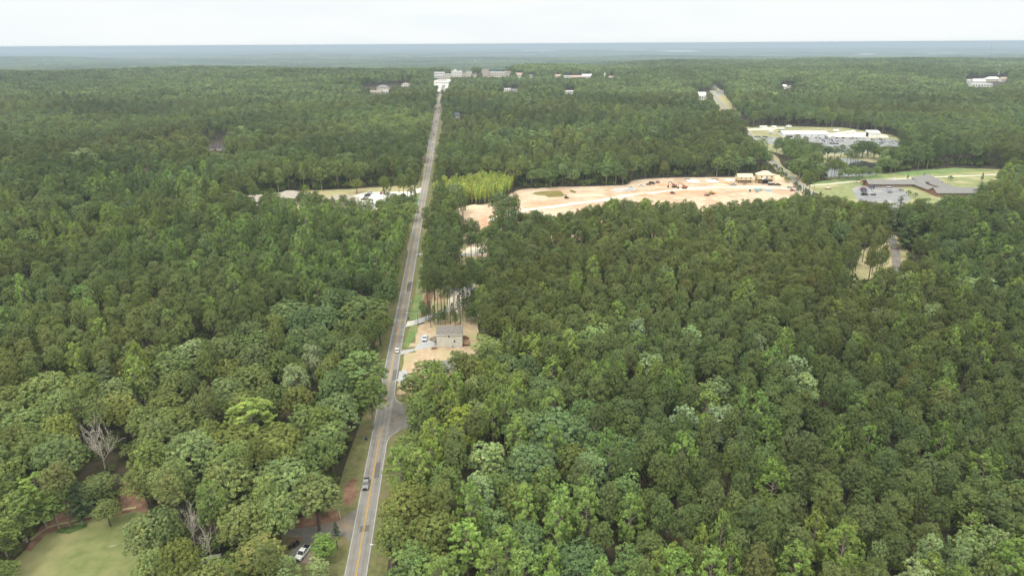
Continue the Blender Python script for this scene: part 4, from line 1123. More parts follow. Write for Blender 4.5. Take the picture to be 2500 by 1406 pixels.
def fill(y0, y1, cell, seed):
    rg = np.random.default_rng(seed)
    W = .86 * y1 + 90
    gx, gy = np.meshgrid(np.arange(-W, W, cell), np.arange(y0, y1, cell))
    x = (gx + rg.uniform(-.5, .5, gx.shape) * cell).ravel(); y = (gy + rg.uniform(-.5, .5, gy.shape) * cell).ravel()
    k = np.abs(x) < .86 * y + 90
    x, y = x[k], y[k]
    z = gz(x, y)
    cx, cy, zc = pix(x, y, z + 15)
    k = (cx > -170) & (cx < 2670) & (cy < 1560)
    x, y, z, cx, cy, zc = (q[k] for q in (x, y, z, cx, cy, zc))
    ok = np.ones(len(x), bool)
    p2 = np.stack([x, y], -1)
    for poly in NOTREE: ok &= ~inside(p2, poly)
    d, s, run = dist_line(x, y, ROAD)
    d2, s2, _ = dist_line(x, y, ROAD2)
    d3, _, _ = dist_line(x, y, LANE)
    kd = pick_kinds(cx, cy, x, y, rg.random(len(x)))
    R_ = np.empty(len(x)); H_ = np.empty(len(x)); CC = np.empty(len(x))
    far = y > 620
    for j, kk in enumerate(KINDS):
        m = kd == j
        lk = LOOK[kk]
        R_[m] = rg.uniform(*lk[1], m.sum()); H_[m] = rg.uniform(*lk[2], m.sum()); CC[m] = SPEC[lk[0]][2]
        if lk[0] == 'oak': R_[m & (y > 420)] *= .82
        if lk[0] == 'poplar': R_[m & far] *= 1.25; H_[m & far] *= .84
        if lk[0] in ('broad', 'pine'): R_[m & far] *= 1.10; H_[m & far] *= .93
        mid = m & (y > 380)
        R_[mid] *= rg.uniform(.88, 1.30, mid.sum()); H_[mid] *= rg.uniform(.80, 1.16, mid.sum())
        up_ = m & (y > 250) & (rg.random(len(x)) < .07)
        H_[up_] *= 1.14
    # random gaps added in the canopy so darker shade shows between crowns
    for _ in range(int((y1 - y0) * .8)):
        gy_ = y0 + (y1 - y0) * math.sqrt(rg.random()); gx_ = rg.uniform(-.8, .8) * gy_; gr_ = rg.uniform(3.5, 8.0)
        if gy_ > 200: ok &= (x - gx_) ** 2 + ((y - gy_) * rg.uniform(.6, 1.3)) ** 2 > gr_ ** 2
    # crowns that would hide what the photograph shows
    for fx, fz in ((0, 1.0), (0, .9), (0, .8), (0, .7), (0, .6), (-.8, .8), (.8, .8), (-.5, .95), (.5, .95), (-.7, .68), (.7, .68)):
        ax, ay, _ = pix(x + fx * R_, y, z + H_ * fz)
        p3 = np.stack([ax, ay], -1)
        for q in SEE: ok &= ~inside(p3, q)
    perm = rg.permutation(len(x))
    hw = 3.05 + 1.3 * sstep(640, 760, run)
    for i in perm:
        if not ok[i]: continue
        kind = KINDS[kd[i]]
        lk = LOOK[kind]
        r, h = float(R_[i]), float(H_[i])
        if d[i] < hw[i] + ((.6 + .42 * r if s[i] < 0 else 2.0 + .9 * r) if y[i] < 560 else (.6 + .35 * r if s[i] < 0 else 1.2 + .5 * r)): continue
        if d2[i] < 5.0 + r or d3[i] < 4 + r: continue
        if free(x[i], y[i], r): put(float(x[i]), float(y[i]), kind, r, h)
fill(96, 640, 2.9, 1)
fill(640, 1300, 4.2, 2)
n_near = len(TREES)

# trees just around the town and along the far road, then whole patches of wood to the far valley
def fill_far():
    rg = np.random.default_rng(5)
    cell = 30.0
    y0, y1 = 1318, 4600
    W = .86 * y1 + 100
    gx, gy = np.meshgrid(np.arange(-W, W, cell), np.arange(y0, y1, cell))
    x = (gx + rg.uniform(-.2, .2, gx.shape) * cell).ravel(); y = (gy + rg.uniform(-.2, .2, gy.shape) * cell).ravel()
    k = np.abs(x) < .80 * y + 60
    x, y = x[k], y[k]
    bad = np.zeros(len(x), bool)
    for ox in (-15, 0, 15):
        for oy in (-15, 0, 15):
            p2 = np.stack([x + ox, y + oy], -1)
            for poly in NOTREE: bad |= inside(p2, poly)
    for ox in (-17, -8, 0, 8, 17):
        for hh in (5, 8, 11, 14, 17, 20, 23, 26):
            ax, ay, _ = pix(x + ox, y, gz(x, y) + hh)
            for poly in SEE: bad |= inside(np.stack([ax, ay], -1), poly)
    d, _, _ = dist_line(x, y, ROAD)
    d2, _, _ = dist_line(x, y, ROAD2)
    bad |= (d < 24) | (d2 < 24)
    # single trees fill what the patches must leave
    bx, by = x[bad], y[bad]
    for a, b in zip(bx, by):
        if b > 2400: continue
        n = 20
        qx = a + rg.uniform(-17, 17, n); qy = b + rg.uniform(-17, 17, n)
        okk = np.ones(n, bool)
        for poly in NOTREE: okk &= ~inside(np.stack([qx, qy], -1), poly)
        hq = rg.uniform(14, 19, n)
        for ff in (.3, .45, .6, .72, .86, 1.0):
            ax, ay, _ = pix(qx, qy, gz(qx, qy) + hq * ff)
            for poly in SEE: okk &= ~inside(np.stack([ax, ay], -1), poly)
        e, _, rn = dist_line(qx, qy, ROAD); e2, _, _ = dist_line(qx, qy, ROAD2)
        for i in range(n):
            kind = ('broad', 'oak', 'oakteal', 'pine', 'poplar')[int(rg.integers(5))]
            r = float(rg.uniform(3.4, 5.0))
            if okk[i] and e[i] > 7 + r and e2[i] > 6 + r and free(qx[i], qy[i], r): put(float(qx[i]), float(qy[i]), kind, r, float(hq[i]))
    return x[~bad], y[~bad]
FX, FY = fill_far()

# individual trees: the largest in view of each kind; the rest of that kind is one mass
NAME = {'pine': 'pine_tree', 'young': 'pine_tree', 'cedar': 'pine_tree', 'oak': 'oak_tree', 'broad': 'broadleaf_tree', 'poplar': 'broadleaf_tree'}
CAT = {'pine_tree': 'pine tree', 'oak_tree': 'oak tree', 'broadleaf_tree': 'broadleaf tree'}
GROUP = {'pine_tree': 'pines of the surrounding wood', 'oak_tree': 'oaks of the surrounding wood', 'broadleaf_tree': 'broadleaf trees of the surrounding wood'}
pick = {}
for i, t in enumerate(TREES):
    nm = NAME[LOOK[t[2]][0]]
    vis = -20 < t[5] < 2520 and -10 < t[6] < 1420
    if vis: pick.setdefault(nm, []).append((-(t[7] + (1000 if t[8] else 0)), i))
solo = set()
for nm, l in pick.items():
    l.sort()
    solo |= {i for _, i in l[:300]}
rt = np.random.default_rng(77)
labels = set()
def where(cx, cy, x, y):
    d, s, _ = dist_line(np.array([x]), np.array([y]), ROAD)
    if d[0] < 22: return 'beside the road'
    return 'left of the road' if s[0] < 0 else 'right of the road'
def stand(x, y):
    a = math.sin(x / 47 + 1.9 * math.sin(y / 90)) + math.sin(y / 63 + 1.4 * math.sin(x / 71 + 1)) + .7 * math.sin((x + y) / 140 + 2)
    b = math.sin(x / 83 - y / 58 + 1.2 * math.sin(x / 37))
    k = 1 + .10 * a
    return np.array([k * (1 + .06 * b), k, k * (1 - .05 * b)])
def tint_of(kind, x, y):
    k = float(sstep(450, 900, y))  # tint turns paler and bluer with distance, haze put into leaf colour
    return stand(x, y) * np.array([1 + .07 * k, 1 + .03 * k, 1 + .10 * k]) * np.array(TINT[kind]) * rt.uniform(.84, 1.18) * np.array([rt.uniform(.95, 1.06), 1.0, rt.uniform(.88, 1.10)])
REST = {'pine_tree': [], 'oak_tree': [], 'broadleaf_tree': []}
EXTRA = {}
for i, (x, y, kind, r, h, cx, cy, spx, lab) in enumerate(TREES):
    mdl = LOOK[kind][0]
    ur, uh, _ = SPEC[mdl]
    nm = NAME[mdl]
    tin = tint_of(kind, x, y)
    rz = float(rt.uniform(0, 6.28)); v = int(rt.integers(len(CROWN[mdl])))
    sc = (r / ur, r / ur * float(rt.uniform(.94, 1.06)), h / uh)
    z = gz1(x, y)
    if i not in solo:
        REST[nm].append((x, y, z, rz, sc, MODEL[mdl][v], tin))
        continue
    if not lab:
        size = 'broad ' if r > 6.2 else ('slender ' if r < 3.3 else '')
        base = LOOK[kind][3].replace(' with a rounded tufted crown', '').replace(' with a wide billowing crown', '').replace(' with a domed crown', '')
        lab = f"{size}{base} {where(cx, cy, x, y)}, {round(cx / 25)}% across and {round(cy / 14.06)}% down"
        if lab in labels:
            lab = f"{size}{base} {where(cx, cy, x, y)}, {cx / 25:.1f}% across and {cy / 14.06:.1f}% down"
    labels.add(lab)
    e = empty(nm, (x, y, z), rz, lab, CAT[nm], GROUP[nm])
    e.scale = sc
    link('trunk', TRUNK[mdl][v], e)
    c = link('crown', CROWN[mdl][v], e)
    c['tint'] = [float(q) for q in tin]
for nm, lab, cat in (('pine_tree', 'the rest of the dark olive pinewood away from the road', 'pinewood'), ('oak_tree', 'the rest of the wide crowned oak wood', 'oak wood'), ('broadleaf_tree', 'the rest of the mixed green broadleaf wood reaching to the town', 'broadleaf wood')):
    L = REST[nm]
    if nm == 'broadleaf_tree':
        rgp = np.random.default_rng(3)
        for a, b in zip(FX, FY):
            k = rgp.uniform(.84, 1.14) * float(stand(a * .35, b * .35)[1])
            L.append((a, b, gz1(a, b) - .5, float(rgp.integers(4)) * 1.5708 + rgp.uniform(-.2, .2), (1, 1, rgp.uniform(.86, 1.1)), PATCH[int(rgp.integers(len(PATCH)))], np.array((k * 1.0, k * .99, k * 1.10))))  # far patches tinted bluer, a little haze put into their colour
        gx, gy = np.meshgrid(np.arange(-8200, 8200, 56.0), np.arange(4630, 9800, 56.0))
        m_ = np.abs(gx) < .80 * gy
        gx, gy = gx[m_] + rgp.uniform(-9, 9, m_.sum()), gy[m_] + rgp.uniform(-9, 9, m_.sum())
        gzz = gz(gx, gy)
        for a, b, c_ in zip(gx, gy, gzz):
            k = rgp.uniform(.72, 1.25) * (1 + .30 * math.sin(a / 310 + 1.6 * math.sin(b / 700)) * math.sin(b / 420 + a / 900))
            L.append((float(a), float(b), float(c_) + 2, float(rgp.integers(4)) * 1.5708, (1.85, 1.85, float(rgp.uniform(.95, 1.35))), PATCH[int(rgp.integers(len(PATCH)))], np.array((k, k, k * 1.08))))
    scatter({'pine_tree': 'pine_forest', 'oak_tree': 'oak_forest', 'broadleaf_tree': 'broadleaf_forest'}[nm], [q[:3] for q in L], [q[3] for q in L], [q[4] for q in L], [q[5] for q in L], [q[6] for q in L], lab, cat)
# undergrowth between the boles
rg = np.random.default_rng(21)
ux, uy = [], []
n = 15000
yy = np.sqrt(rg.uniform(100 ** 2, 700 ** 2, n)); xx = rg.uniform(-1, 1, n) * (.82 * yy + 30)
ok = np.ones(n, bool)
for poly in NOTREE: ok &= ~inside(np.stack([xx, yy], -1), poly)
e, s_, _ = dist_line(xx, yy, ROAD); e2, _, _ = dist_line(xx, yy, ROAD2); e3, _, _ = dist_line(xx, yy, LANE)
ok &= (e > np.where(s_ < 0, 7.5, 10)) & (e2 > 6) & (e3 > 5)
xx, yy = xx[ok], yy[ok]
sc = rg.uniform(.7, 2.0, len(xx))
scatter('undergrowth', np.stack([xx, yy, gz(xx, yy)], -1), rg.uniform(0, 6.28, len(xx)), np.stack([sc, sc, sc * rg.uniform(.8, 1.3, len(xx))], -1),
        [MODEL['shrub'][int(q)] for q in rg.integers(0, 3, len(xx))], np.array(TINT['shrub']) * rg.uniform(.6, 1.2, (len(xx), 1)), 'low green undergrowth between the trees', 'undergrowth')
# the woods that fade beyond the last ridge
dm = noise_mix(mat('distant_canopy', (.012, .024, .014), .95, 0, .0030, (.12, .15, .08), 8, lo=.40, hi=.60), (.19, .22, .13), .0012, .60, .70, 8, .7)
tag(fan('distant_woods', 3300, 75000, 1.012, -50, 50, 700, dm, 14.0, 5.0), 'hazy wooded lowland reaching to the horizon', 'woodland', kind='stuff')
# haze
hz = MB(); hz.box(-60000, 60000, -600, 90000, -900, CAM_H + 2.5)
hm = bpy.data.materials.new('haze'); hm.use_nodes = True
ht = hm.node_tree; ht.nodes.clear()
ho, hv = nd(ht, 'ShaderNodeOutputMaterial'), nd(ht, 'ShaderNodeVolumePrincipled')
hv.inputs['Color'].default_value = (.52, .635, .76, 1)
hv.inputs['Density'].default_value = .0001
hv.inputs['Anisotropy'].default_value = 0.0
ht.links.new(hv.outputs['Volume'], ho.inputs['Volume'])
tag(hz.build('haze', hm), 'pale blue haze over the far woods', 'haze', kind='stuff')
# ---------------------------------------------------------------- things: helpers
UP = Vector((0, 0, 1))
def wallmat(name, col, line=.18, dark=.82):
    """clapboard or brick courses as thin darker lines"""
    m = mat(name, col, .75, .08, .8)
    t = m.node_tree; b = t.nodes['Principled BSDF']; src = b.inputs['Base Color'].links[0].from_socket
    tcn = nd(t, 'ShaderNodeTexCoord'); wv = nd(t, 'ShaderNodeTexWave', bands_direction='Z', wave_profile='SAW')
    wv.inputs['Scale'].default_value = .314 / line
    r = nd(t, 'ShaderNodeMapRange'); r.inputs['From Min'].default_value, r.inputs['From Max'].default_value = .75, 1.0
    r.inputs['To Min'].default_value, r.inputs['To Max'].default_value = 1.0, dark
    mu = nd(t, 'ShaderNodeMix', data_type='RGBA', blend_type='MULTIPLY'); mu.inputs['Factor'].default_value = 1
    t.links.new(tcn.outputs['Object'], wv.inputs['Vector']); t.links.new(wv.outputs['Fac'], r.inputs['Value'])
    t.links.new(src, mu.inputs['A']); t.links.new(r.outputs['Result'], mu.inputs['B']); t.links.new(mu.outputs['Result'], b.inputs['Base Color'])
    return m
MT['siding'] = wallmat('grey_siding', (.60, .585, .53))
MT['brick'] = wallmat('red_brick', (.27, .135, .095), .12)
MT['shingle'] = mat('brown_shingle', (.16, .142, .128), .9, 0, 1.4, (.22, .20, .185))
MT['greyshingle'] = mat('grey_shingle', (.185, .178, .172), .9, 0, 1.2, (.25, .243, .237))
MT['blueshingle'] = mat('blue_grey_shingle', (.10, .11, .13), .9, 0, 1.2, (.16, .17, .19))
MT['tanshingle'] = mat('tan_shingle', (.30, .265, .225), .9, 0, .8, (.39, .35, .30))
MT['glass'] = mat('window_glass', (.025, .03, .035), .08, spec=.8)
MT['trim'] = mat('white_trim', (.74, .74, .72), .6, .04, 1)
MT['wood'] = mat('deck_wood', (.36, .24, .14), .8, .25, 2)
MT['ply'] = mat('plywood', (.62, .50, .33), .8, 0, .6, (.72, .61, .44))
MT['lumber'] = mat('framing_lumber', (.62, .45, .25), .8, .2, 1)
MT['steel'] = mat('white_sheet_steel', (.72, .73, .74), .5, .05, .3)
MT['roofwhite'] = mat('white_roof', (.78, .78, .77), .6, .06, .2)
MT['black'] = mat('black_rubber', (.018, .018, .018), .7, .2, 2)
MT['rim'] = mat('alloy', (.45, .45, .46), .35, metallic=.7)
MT['pole'] = mat('pole_wood', (.16, .12, .09), .9, .3, 2)
MT['greypole'] = mat('grey_pole', (.38, .37, .35), .7, .1, 2)
MT['lampglass'] = mat('headlamp', (.75, .75, .72), .15, spec=.8)
MT['tail'] = mat('tail_lamp', (.35, .02, .02), .3)
def paint(name, col):
    return mcol('paint_' + name, col, .28, spec=.6)
def yaw_of(p_front, p_rear):
    d = (P(*p_front) - P(*p_rear))
    return math.atan2(d.y, d.x) + math.pi / 2
def ground_min(c, yaw, hx, hy):
    q = []
    for sx in (-1, 1):
        for sy in (-1, 1):
            x = sx * hx * math.cos(yaw) - sy * hy * math.sin(yaw); y = sx * hx * math.sin(yaw) + sy * hy * math.cos(yaw)
            q.append(gz1(c.x + x, c.y + y))
    return min(q), max(q)

# ---------------------------------------------------------------- vehicles (front towards local -y)
def wheel(x, y, r, wdt, parent):
    m = MB().use(MT['black']).tube((x - wdt / 2, y, r), (x + wdt / 2, y, r), r, n=14)
    w_ = m.build('wheel', None, parent, smooth=False)
    s = 1 if x > 0 else -1
    MB().use(MT['rim']).tube((x + s * wdt * .50, y, r), (x + s * (wdt * .50 + .015), y, r), r * .62, n=10).build('rim', None, w_)
def vehicle(kind, pm, loc, yaw, label, cat, group=None, name=None, cover=False):
    root = empty(name or kind, loc, yaw, label, cat, group)
    if kind == 'pickup_truck': L, Wd, hb, hr = 5.7, 1.98, 1.12, 1.86
    elif kind == 'sports_utility_vehicle': L, Wd, hb, hr = 4.7, 1.9, 1.08, 1.74
    else: L, Wd, hb, hr = 4.5, 1.82, .92, 1.44
    f, r_ = -L / 2, L / 2
    w2 = Wd / 2
    zb = .38
    b = MB().use(pm)
    if kind == 'pickup_truck':
        b.xprism([(f, zb), (f, .78), (f + .1, hb - .04), (f + 1.5, hb + .02), (f + 1.5, zb)], -w2, w2)
        b.box(-w2, w2, f + 1.5, f + 3.65, zb, hb + .03)
        b.box(-w2, w2, f + 3.65, r_, zb, .72)
        for sx in (-1, 1): b.box(min(sx * w2, sx * (w2 - .12)), max(sx * w2, sx * (w2 - .12)), f + 3.65, r_, .72, hb + .05)
        b.box(-w2 + .12, w2 - .12, r_ - .1, r_, .72, hb + .02)
        c0, c1, t0, t1 = f + 1.42, f + 3.75, f + 2.15, f + 3.5
    elif kind == 'sports_utility_vehicle':
        b.xprism([(f, zb), (f, .76), (f + .1, hb - .08), (f + 1.25, hb), (r_ - .05, hb + .02), (r_, .7), (r_, zb)], -w2, w2)
        c0, c1, t0, t1 = f + 1.15, r_ - .02, f + 1.85, r_ - .45
    else:
        b.xprism([(f, zb - .08), (f, .62), (f + .12, hb - .16), (f + 1.2, hb), (r_ - .75, hb + .02), (r_ - .05, hb - .04), (r_, .6), (r_, zb - .08)], -w2, w2)
        c0, c1, t0, t1 = f + 1.05, r_ - .55, f + 1.85, r_ - 1.35
    ob = b.build('body', None, root, bevel=.05)
    tw = w2 - .22
    g = MB().use(MT['glass'])
    vs = [(-w2 + .06, c0, hb), (w2 - .06, c0, hb), (w2 - .06, c1, hb), (-w2 + .06, c1, hb), (-tw, t0, hr - .06), (tw, t0, hr - .06), (tw, t1, hr - .06), (-tw, t1, hr - .06)]
    g.add(vs, [(3, 2, 1, 0), (4, 5, 6, 7), (0, 1, 5, 4), (1, 2, 6, 5), (2, 3, 7, 6), (3, 0, 4, 7)])
    g.build('window', None, root)
    MB().use(pm).box(-tw - .02, tw + .02, t0 - .03, t1 + .03, hr - .06, hr, .03).build('roof', None, root, bevel=.03)
    p = MB().use(pm)
    for sx in (-1, 1):
        for (ya, yb) in ((c0, t0), (c1, t1), ((c0 + c1) / 2, (t0 + t1) / 2)):
            p.tube((sx * (w2 - .055), ya, hb), (sx * (tw + .005), yb, hr - .05), .05, n=4)
    p.build('pillar', None, root)
    if kind == 'pickup_truck':
        MB().use(MT['black']).box(-w2 + .13, w2 - .13, f + 3.76, r_ - .11, .73, (hb + .06) if cover else .76).build('bed_cover' if cover else 'bed_liner', None, root)
    MB().use(MT['black']).box(-w2 + .05, w2 - .05, f - .05, f + .02, .42, .62).box(-w2 * .5, w2 * .5, f - .02, f + .05, .66, .9).build('grille', None, root)
    for sx in (-1, 1):
        MB().use(MT['lampglass']).box(sx * w2 * .8 - .16, sx * w2 * .8 + .16, f - .03, f + .1, .70, .86).build('headlight', None, root)
        MB().use(MT['tail']).box(sx * w2 * .86 - .11, sx * w2 * .86 + .11, r_ - .05, r_ + .025, .68, .95).build('tail_light', None, root)
        MB().use(pm).box(sx * (w2 + .10) - .1, sx * (w2 + .10) + .1, c0 + .55, c0 + .68, hb + .02, hb + .2).build('mirror', None, root)
        wr = .40 if kind != 'car' else .33
        for y in (f + .95, r_ - 1.05): wheel(sx * (w2 - .10), y, wr, .24, root)
    return root
def small_vehicle(kind, pm, loc, yaw, label, group, cat='car', name=None):
    """a car so far off that its parts no longer show: one mesh"""
    L, Wd, hb, hr = {'car': (4.5, 1.82, .92, 1.45), 'suv': (4.7, 1.9, 1.05, 1.75), 'pickup': (5.6, 1.95, 1.1, 1.85), 'van': (5.6, 2.0, 1.3, 2.3)}[kind]
    key = (kind, pm.name)
    if key not in _SV:
        f, r_ = -L / 2, L / 2; w2 = Wd / 2; tw = w2 - .2
        b = MB().use(pm)
        if kind == 'pickup':
            b.box(-w2, w2, f, f + 3.6, .4, hb).box(-w2, w2, f + 3.6, r_, .4, .74)
            for sx in (-1, 1): b.box(min(sx * w2, sx * (w2 - .12)), max(sx * w2, sx * (w2 - .12)), f + 3.6, r_, .74, hb)
            c0, c1, t0, t1 = f + 1.4, f + 3.6, f + 2.1, f + 3.4
        else:
            b.xprism([(f, .35), (f, .66), (f + .12, hb - .12), (f + 1.2, hb), (r_ - .1, hb), (r_, .6), (r_, .35)], -w2, w2)
            c0, c1, t0, t1 = f + (1.1 if kind != 'van' else .5), r_ - (.6 if kind == 'car' else .05), f + (1.8 if kind != 'van' else 1.2), r_ - (1.3 if kind == 'car' else .35)
        b.use(MT['glass'])
        b.add([(-w2 + .06, c0, hb), (w2 - .06, c0, hb), (w2 - .06, c1, hb), (-w2 + .06, c1, hb), (-tw, t0, hr - .08), (tw, t0, hr - .08), (tw, t1, hr - .08), (-tw, t1, hr - .08)], [(3, 2, 1, 0), (4, 5, 6, 7), (0, 1, 5, 4), (1, 2, 6, 5), (2, 3, 7, 6), (3, 0, 4, 7)])
        b.use(pm).box(-tw - .02, tw + .02, t0 - .03, t1 + .03, hr - .08, hr)
        b.use(MT['black'])
        for sx in (-1, 1):
            for y in (f + .9, r_ - .95): b.tube((sx * (w2 - .2), y, .34), (sx * (w2 + .02), y, .34), .34, n=9)
        _SV[key] = b.mesh('parked_car')
    o_ = link(name or {'car': 'parked_car', 'suv': 'parked_car', 'pickup': 'pickup_truck', 'van': 'delivery_van'}[kind], _SV[key])
    o_.location = loc; o_.rotation_euler = (0, 0, yaw)
    return tag(o_, label, cat, group)
_SV = {}
WHT, SLV, BLK, GRY, BLU, RED, DBR, TAN = (paint(n, c) for n, c in (('white', (.74, .75, .76)), ('silver', (.40, .41, .43)), ('black', (.02, .02, .022)), ('grey', (.16, .165, .17)), ('blue', (.05, .09, .22)), ('red', (.28, .03, .03)), ('brown', (.11, .07, .05)), ('tan', (.42, .36, .28))))

rd = ROAD[1] - ROAD[2]
ryaw = math.atan2(rd.y, rd.x) + math.pi / 2          # towards the camera along the road
def on(px, py, dz=0.0): return P(px, py) + UP * dz
vehicle('pickup_truck', paint('dark_silver', (.24, .245, .255)), on(894, 1185, .13), ryaw, 'silver pickup truck driving towards the viewer on the main road', 'pickup truck')
vehicle('car', WHT, on(970, 858, .13), ryaw + math.pi, 'white saloon car driving away on the road beside the gravel driveway', 'car', name='saloon_car')
vehicle('pickup_truck', WHT, on(1038, 829, .11), yaw_of((1035, 835), (1042, 818)), 'white pickup truck with a dark bed parked beside the grey house', 'pickup truck')
vehicle('pickup_truck', WHT, on(740, 1354, .09), yaw_of((724, 1374), (757, 1331)), 'white pickup truck with a black bed cover parked under the oaks', 'pickup truck', cover=True)
for px, py, k, pm, lab in ((1057.5, 350, 'car', WHT, 'white car on the road where the woods close in'), (1059, 331, 'suv', GRY, 'dark car on the road just past the overhanging trees'), (1065, 299, 'suv', BLK, 'dark car on the far road, third of the line up the hill'), (1071, 277, 'car', RED, 'dark red car on the far road near the hilltop'), (1073, 264, 'suv', GRY, 'grey car on the far road just below the town'), (1069, 268, 'car', WHT, 'white car on the far road just below the town')):
    small_vehicle(k, pm, on(px, py, .14), ryaw, lab, 'cars on the far road')
# two black quad bikes beside the white pickup
def quad(loc, yaw, label):
    r = empty('quad_bike', loc, yaw, label, 'quad bike', 'quad bikes in the drive')
    dk = paint('satin_black', (.03, .03, .035))
    MB().use(dk).xprism([(-.95, .5), (-.9, .72), (-.3, .85), (.2, .78), (.9, .8), (.95, .55), (.3, .38), (-.4, .38)], -.32, .32).build('body', None, r, bevel=.04)
    MB().use(MT['black']).xprism([(-.1, .84), (.0, .98), (.7, .95), (.75, .82)], -.17, .17).build('seat', None, r)
    for sy in (-1, 1): MB().use(dk).box(-.55, .55, sy * .68 - .3, sy * .68 + .3, .74, .8).build('fender', None, r)
    MB().use(MT['rim']).tube((0, -.35, .85), (0, -.28, 1.15), .03).tube((-.4, -.2, 1.15), (.4, -.2, 1.15), .03).build('handlebar', None, r)
    for sx in (-1, 1):
        for y in (-.68, .68): wheel(sx * .48, y, .30, .26, r)
quad(on(722, 1330, .09), yaw_of((713, 1336), (730, 1326)), 'black quad bike beside the white pickup, nearer the oak trunk')
quad(on(715, 1336, .09), yaw_of((706, 1341), (722, 1333)), 'black quad bike in the drive half under the pine crown')

# ---------------------------------------------------------------- the grey house by the road and its neighbours
def window(parent, x, y, z, wd, ht, face='y', s=-1):
    """framed window on a wall face; s = outward sign"""
    def bx(m, a, b, c, d, o0, o1):
        if face == 'y': m.box(a, b, min(y + s * o0, y + s * o1), max(y + s * o0, y + s * o1), c, d)
        else: m.box(min(x + s * o0, x + s * o1), max(x + s * o0, x + s * o1), a, b, c, d)
    u = x if face == 'y' else y
    fr = MB().use(MT['trim'])
    bx(fr, u - wd / 2 - .12, u - wd / 2, z - ht / 2 - .12, z + ht / 2 + .12, .003, .07); bx(fr, u + wd / 2, u + wd / 2 + .12, z - ht / 2 - .12, z + ht / 2 + .12, .003, .07)
    bx(fr, u - wd / 2, u + wd / 2, z - ht / 2 - .12, z - ht / 2, .003, .07); bx(fr, u - wd / 2, u + wd / 2, z + ht / 2, z + ht / 2 + .12, .003, .07)
    bx(fr, u - wd / 2, u + wd / 2, z - .03, z + .03, .003, .06)
    f_ = fr.build('window', None, parent)
    gl = MB().use(MT['glass'])
    bx(gl, u - wd / 2, u + wd / 2, z - ht / 2, z - .03, .004, .03); bx(gl, u - wd / 2, u + wd / 2, z + .03, z + ht / 2, .004, .03)
    gl.build('pane', None, f_)
q = P(1098, 848); mp_ = mpp(q)
hx = 30 * mp_; hy = 4.2; hz_ = 6.7
H = empty('grey_house', q + Vector((0, hy, -.05)), 0, 'two storey grey house with a brown roof standing on bare dirt by the road', 'house')
MB().use(MT['concrete']).box(-hx + .05, hx - .05, -hy + .05, hy - .05, -1.2, .35).build('foundation', None, H)
MB().use(MT['siding']).box(-hx, hx, -hy, hy, .35, hz_).add([(-hx, -hy, hz_), (-hx, hy, hz_), (-hx, 0, hz_ + 2.1), (hx, -hy, hz_), (hx, hy, hz_), (hx, 0, hz_ + 2.1)], [(0, 2, 1), (3, 4, 5)]).build('wall', None, H)
MB().use(MT['shingle']).gable(-hx, hx, -hy, hy, hz_ + .02, 2.1, .45, .18).build('roof', None, H)
for sx in (-1, 1):
    MB().use(MT['trim']).box(sx * hx - .09 * (1 - sx) - .02 * sx, sx * hx + .09 * (1 + sx) - .02 * sx + .001, -hy - .03, -hy + .15, .3, hz_ - .22).build('corner_trim', None, H)
MB().use(MT['trim']).box(-hx - .45, hx + .45, -hy - .53, -hy - .46, hz_ - .34, hz_ - .10).build('gutter', None, H)
window(H, -.2, -hy, 5.5, .75, 1.25); window(H, 2.3, -hy, 3.1, .85, 1.25)
for z in (1.9, 5.0):
    for y in (-2, 1.6): window(H, -hx, y, z, 1.0, 1.5, 'x', -1); window(H, hx, y, z, 1.0, 1.5, 'x', 1)
MB().use(MT['trim']).tube((-.15, -hy - .02, 4.2), (-.15, -hy - .12, 4.2), .16, n=10).build('vent', None, H)
dk = MB().use(MT['wood'])
dk.box(hx + .02, hx + 3.0, -hy + .9, hy - 2.5, 1.15, 1.32)
D_ = dk.build('deck', None, H)
rl = MB().use(MT['wood'])
for (xx_, yy_) in ((hx + .15, -hy + 1), (hx + 2.9, -hy + 1), (hx + 2.9, hy - 2.6), (hx + 1.5, -hy + 1)): rl.box(xx_ - .07, xx_ + .07, yy_ - .07, yy_ + .07, -1.0, 2.3)
rl.box(hx + .1, hx + 2.95, -hy + .95, -hy + 1.05, 2.2, 2.3).box(hx + 2.85, hx + 2.95, -hy + 1, hy - 2.6, 2.2, 2.3).box(hx + .1, hx + 2.95, -hy + .97, -hy + 1.03, 1.75, 1.8)
rl.build('railing', None, D_)
MB().use(MT['wood']).box(hx + 3.02, hx + 3.5, -hy + 1.2, -hy + 2.4, .7, .8).box(hx + 3.5, hx + 4.0, -hy + 1.2, -hy + 2.4, .3, .4).build('steps', None, D_)
po = MB().use(MT['concrete']).box(-hx - 2.2, -hx - .02, -hy + .6, -hy + 5.5, -.3, .45)
PO = po.build('porch', None, H)
MB().use(MT['trim']).box(-hx - 2.1, -hx - 1.95, -hy + .7, -hy + .85, .45, 3.0).box(-hx - 2.1, -hx - 1.95, -hy + 5.2, -hy + 5.35, .45, 3.0).build('post', None, PO)
MB().use(MT['shingle']).box(-hx - 2.4, -hx - .03, -hy + .4, -hy + 5.7, 3.0, 3.2).build('porch_roof', None, PO)
tag(MB().use(MT['trim']).box(-.45, .45, -.4, .4, 0, .85, .04).use(MT['black']).tube((0, 0, .85), (0, 0, .88), .32, n=12).build('air_conditioner'), 'white air conditioner box against the wall of the grey house', 'air conditioner').location = q + Vector((21 * mp_, -.6, 0))
tag(MB().use(mcol('meter_grey', (.3, .3, .31))).box(-.5, .5, -.25, .25, 0, .9, .03).box(-.2, .2, -.3, -.25, .3, .7).build('utility_box'), 'grey utility box at the foot of the grey house wall', 'utility box').location = q + Vector((7 * mp_, -.4, 0))
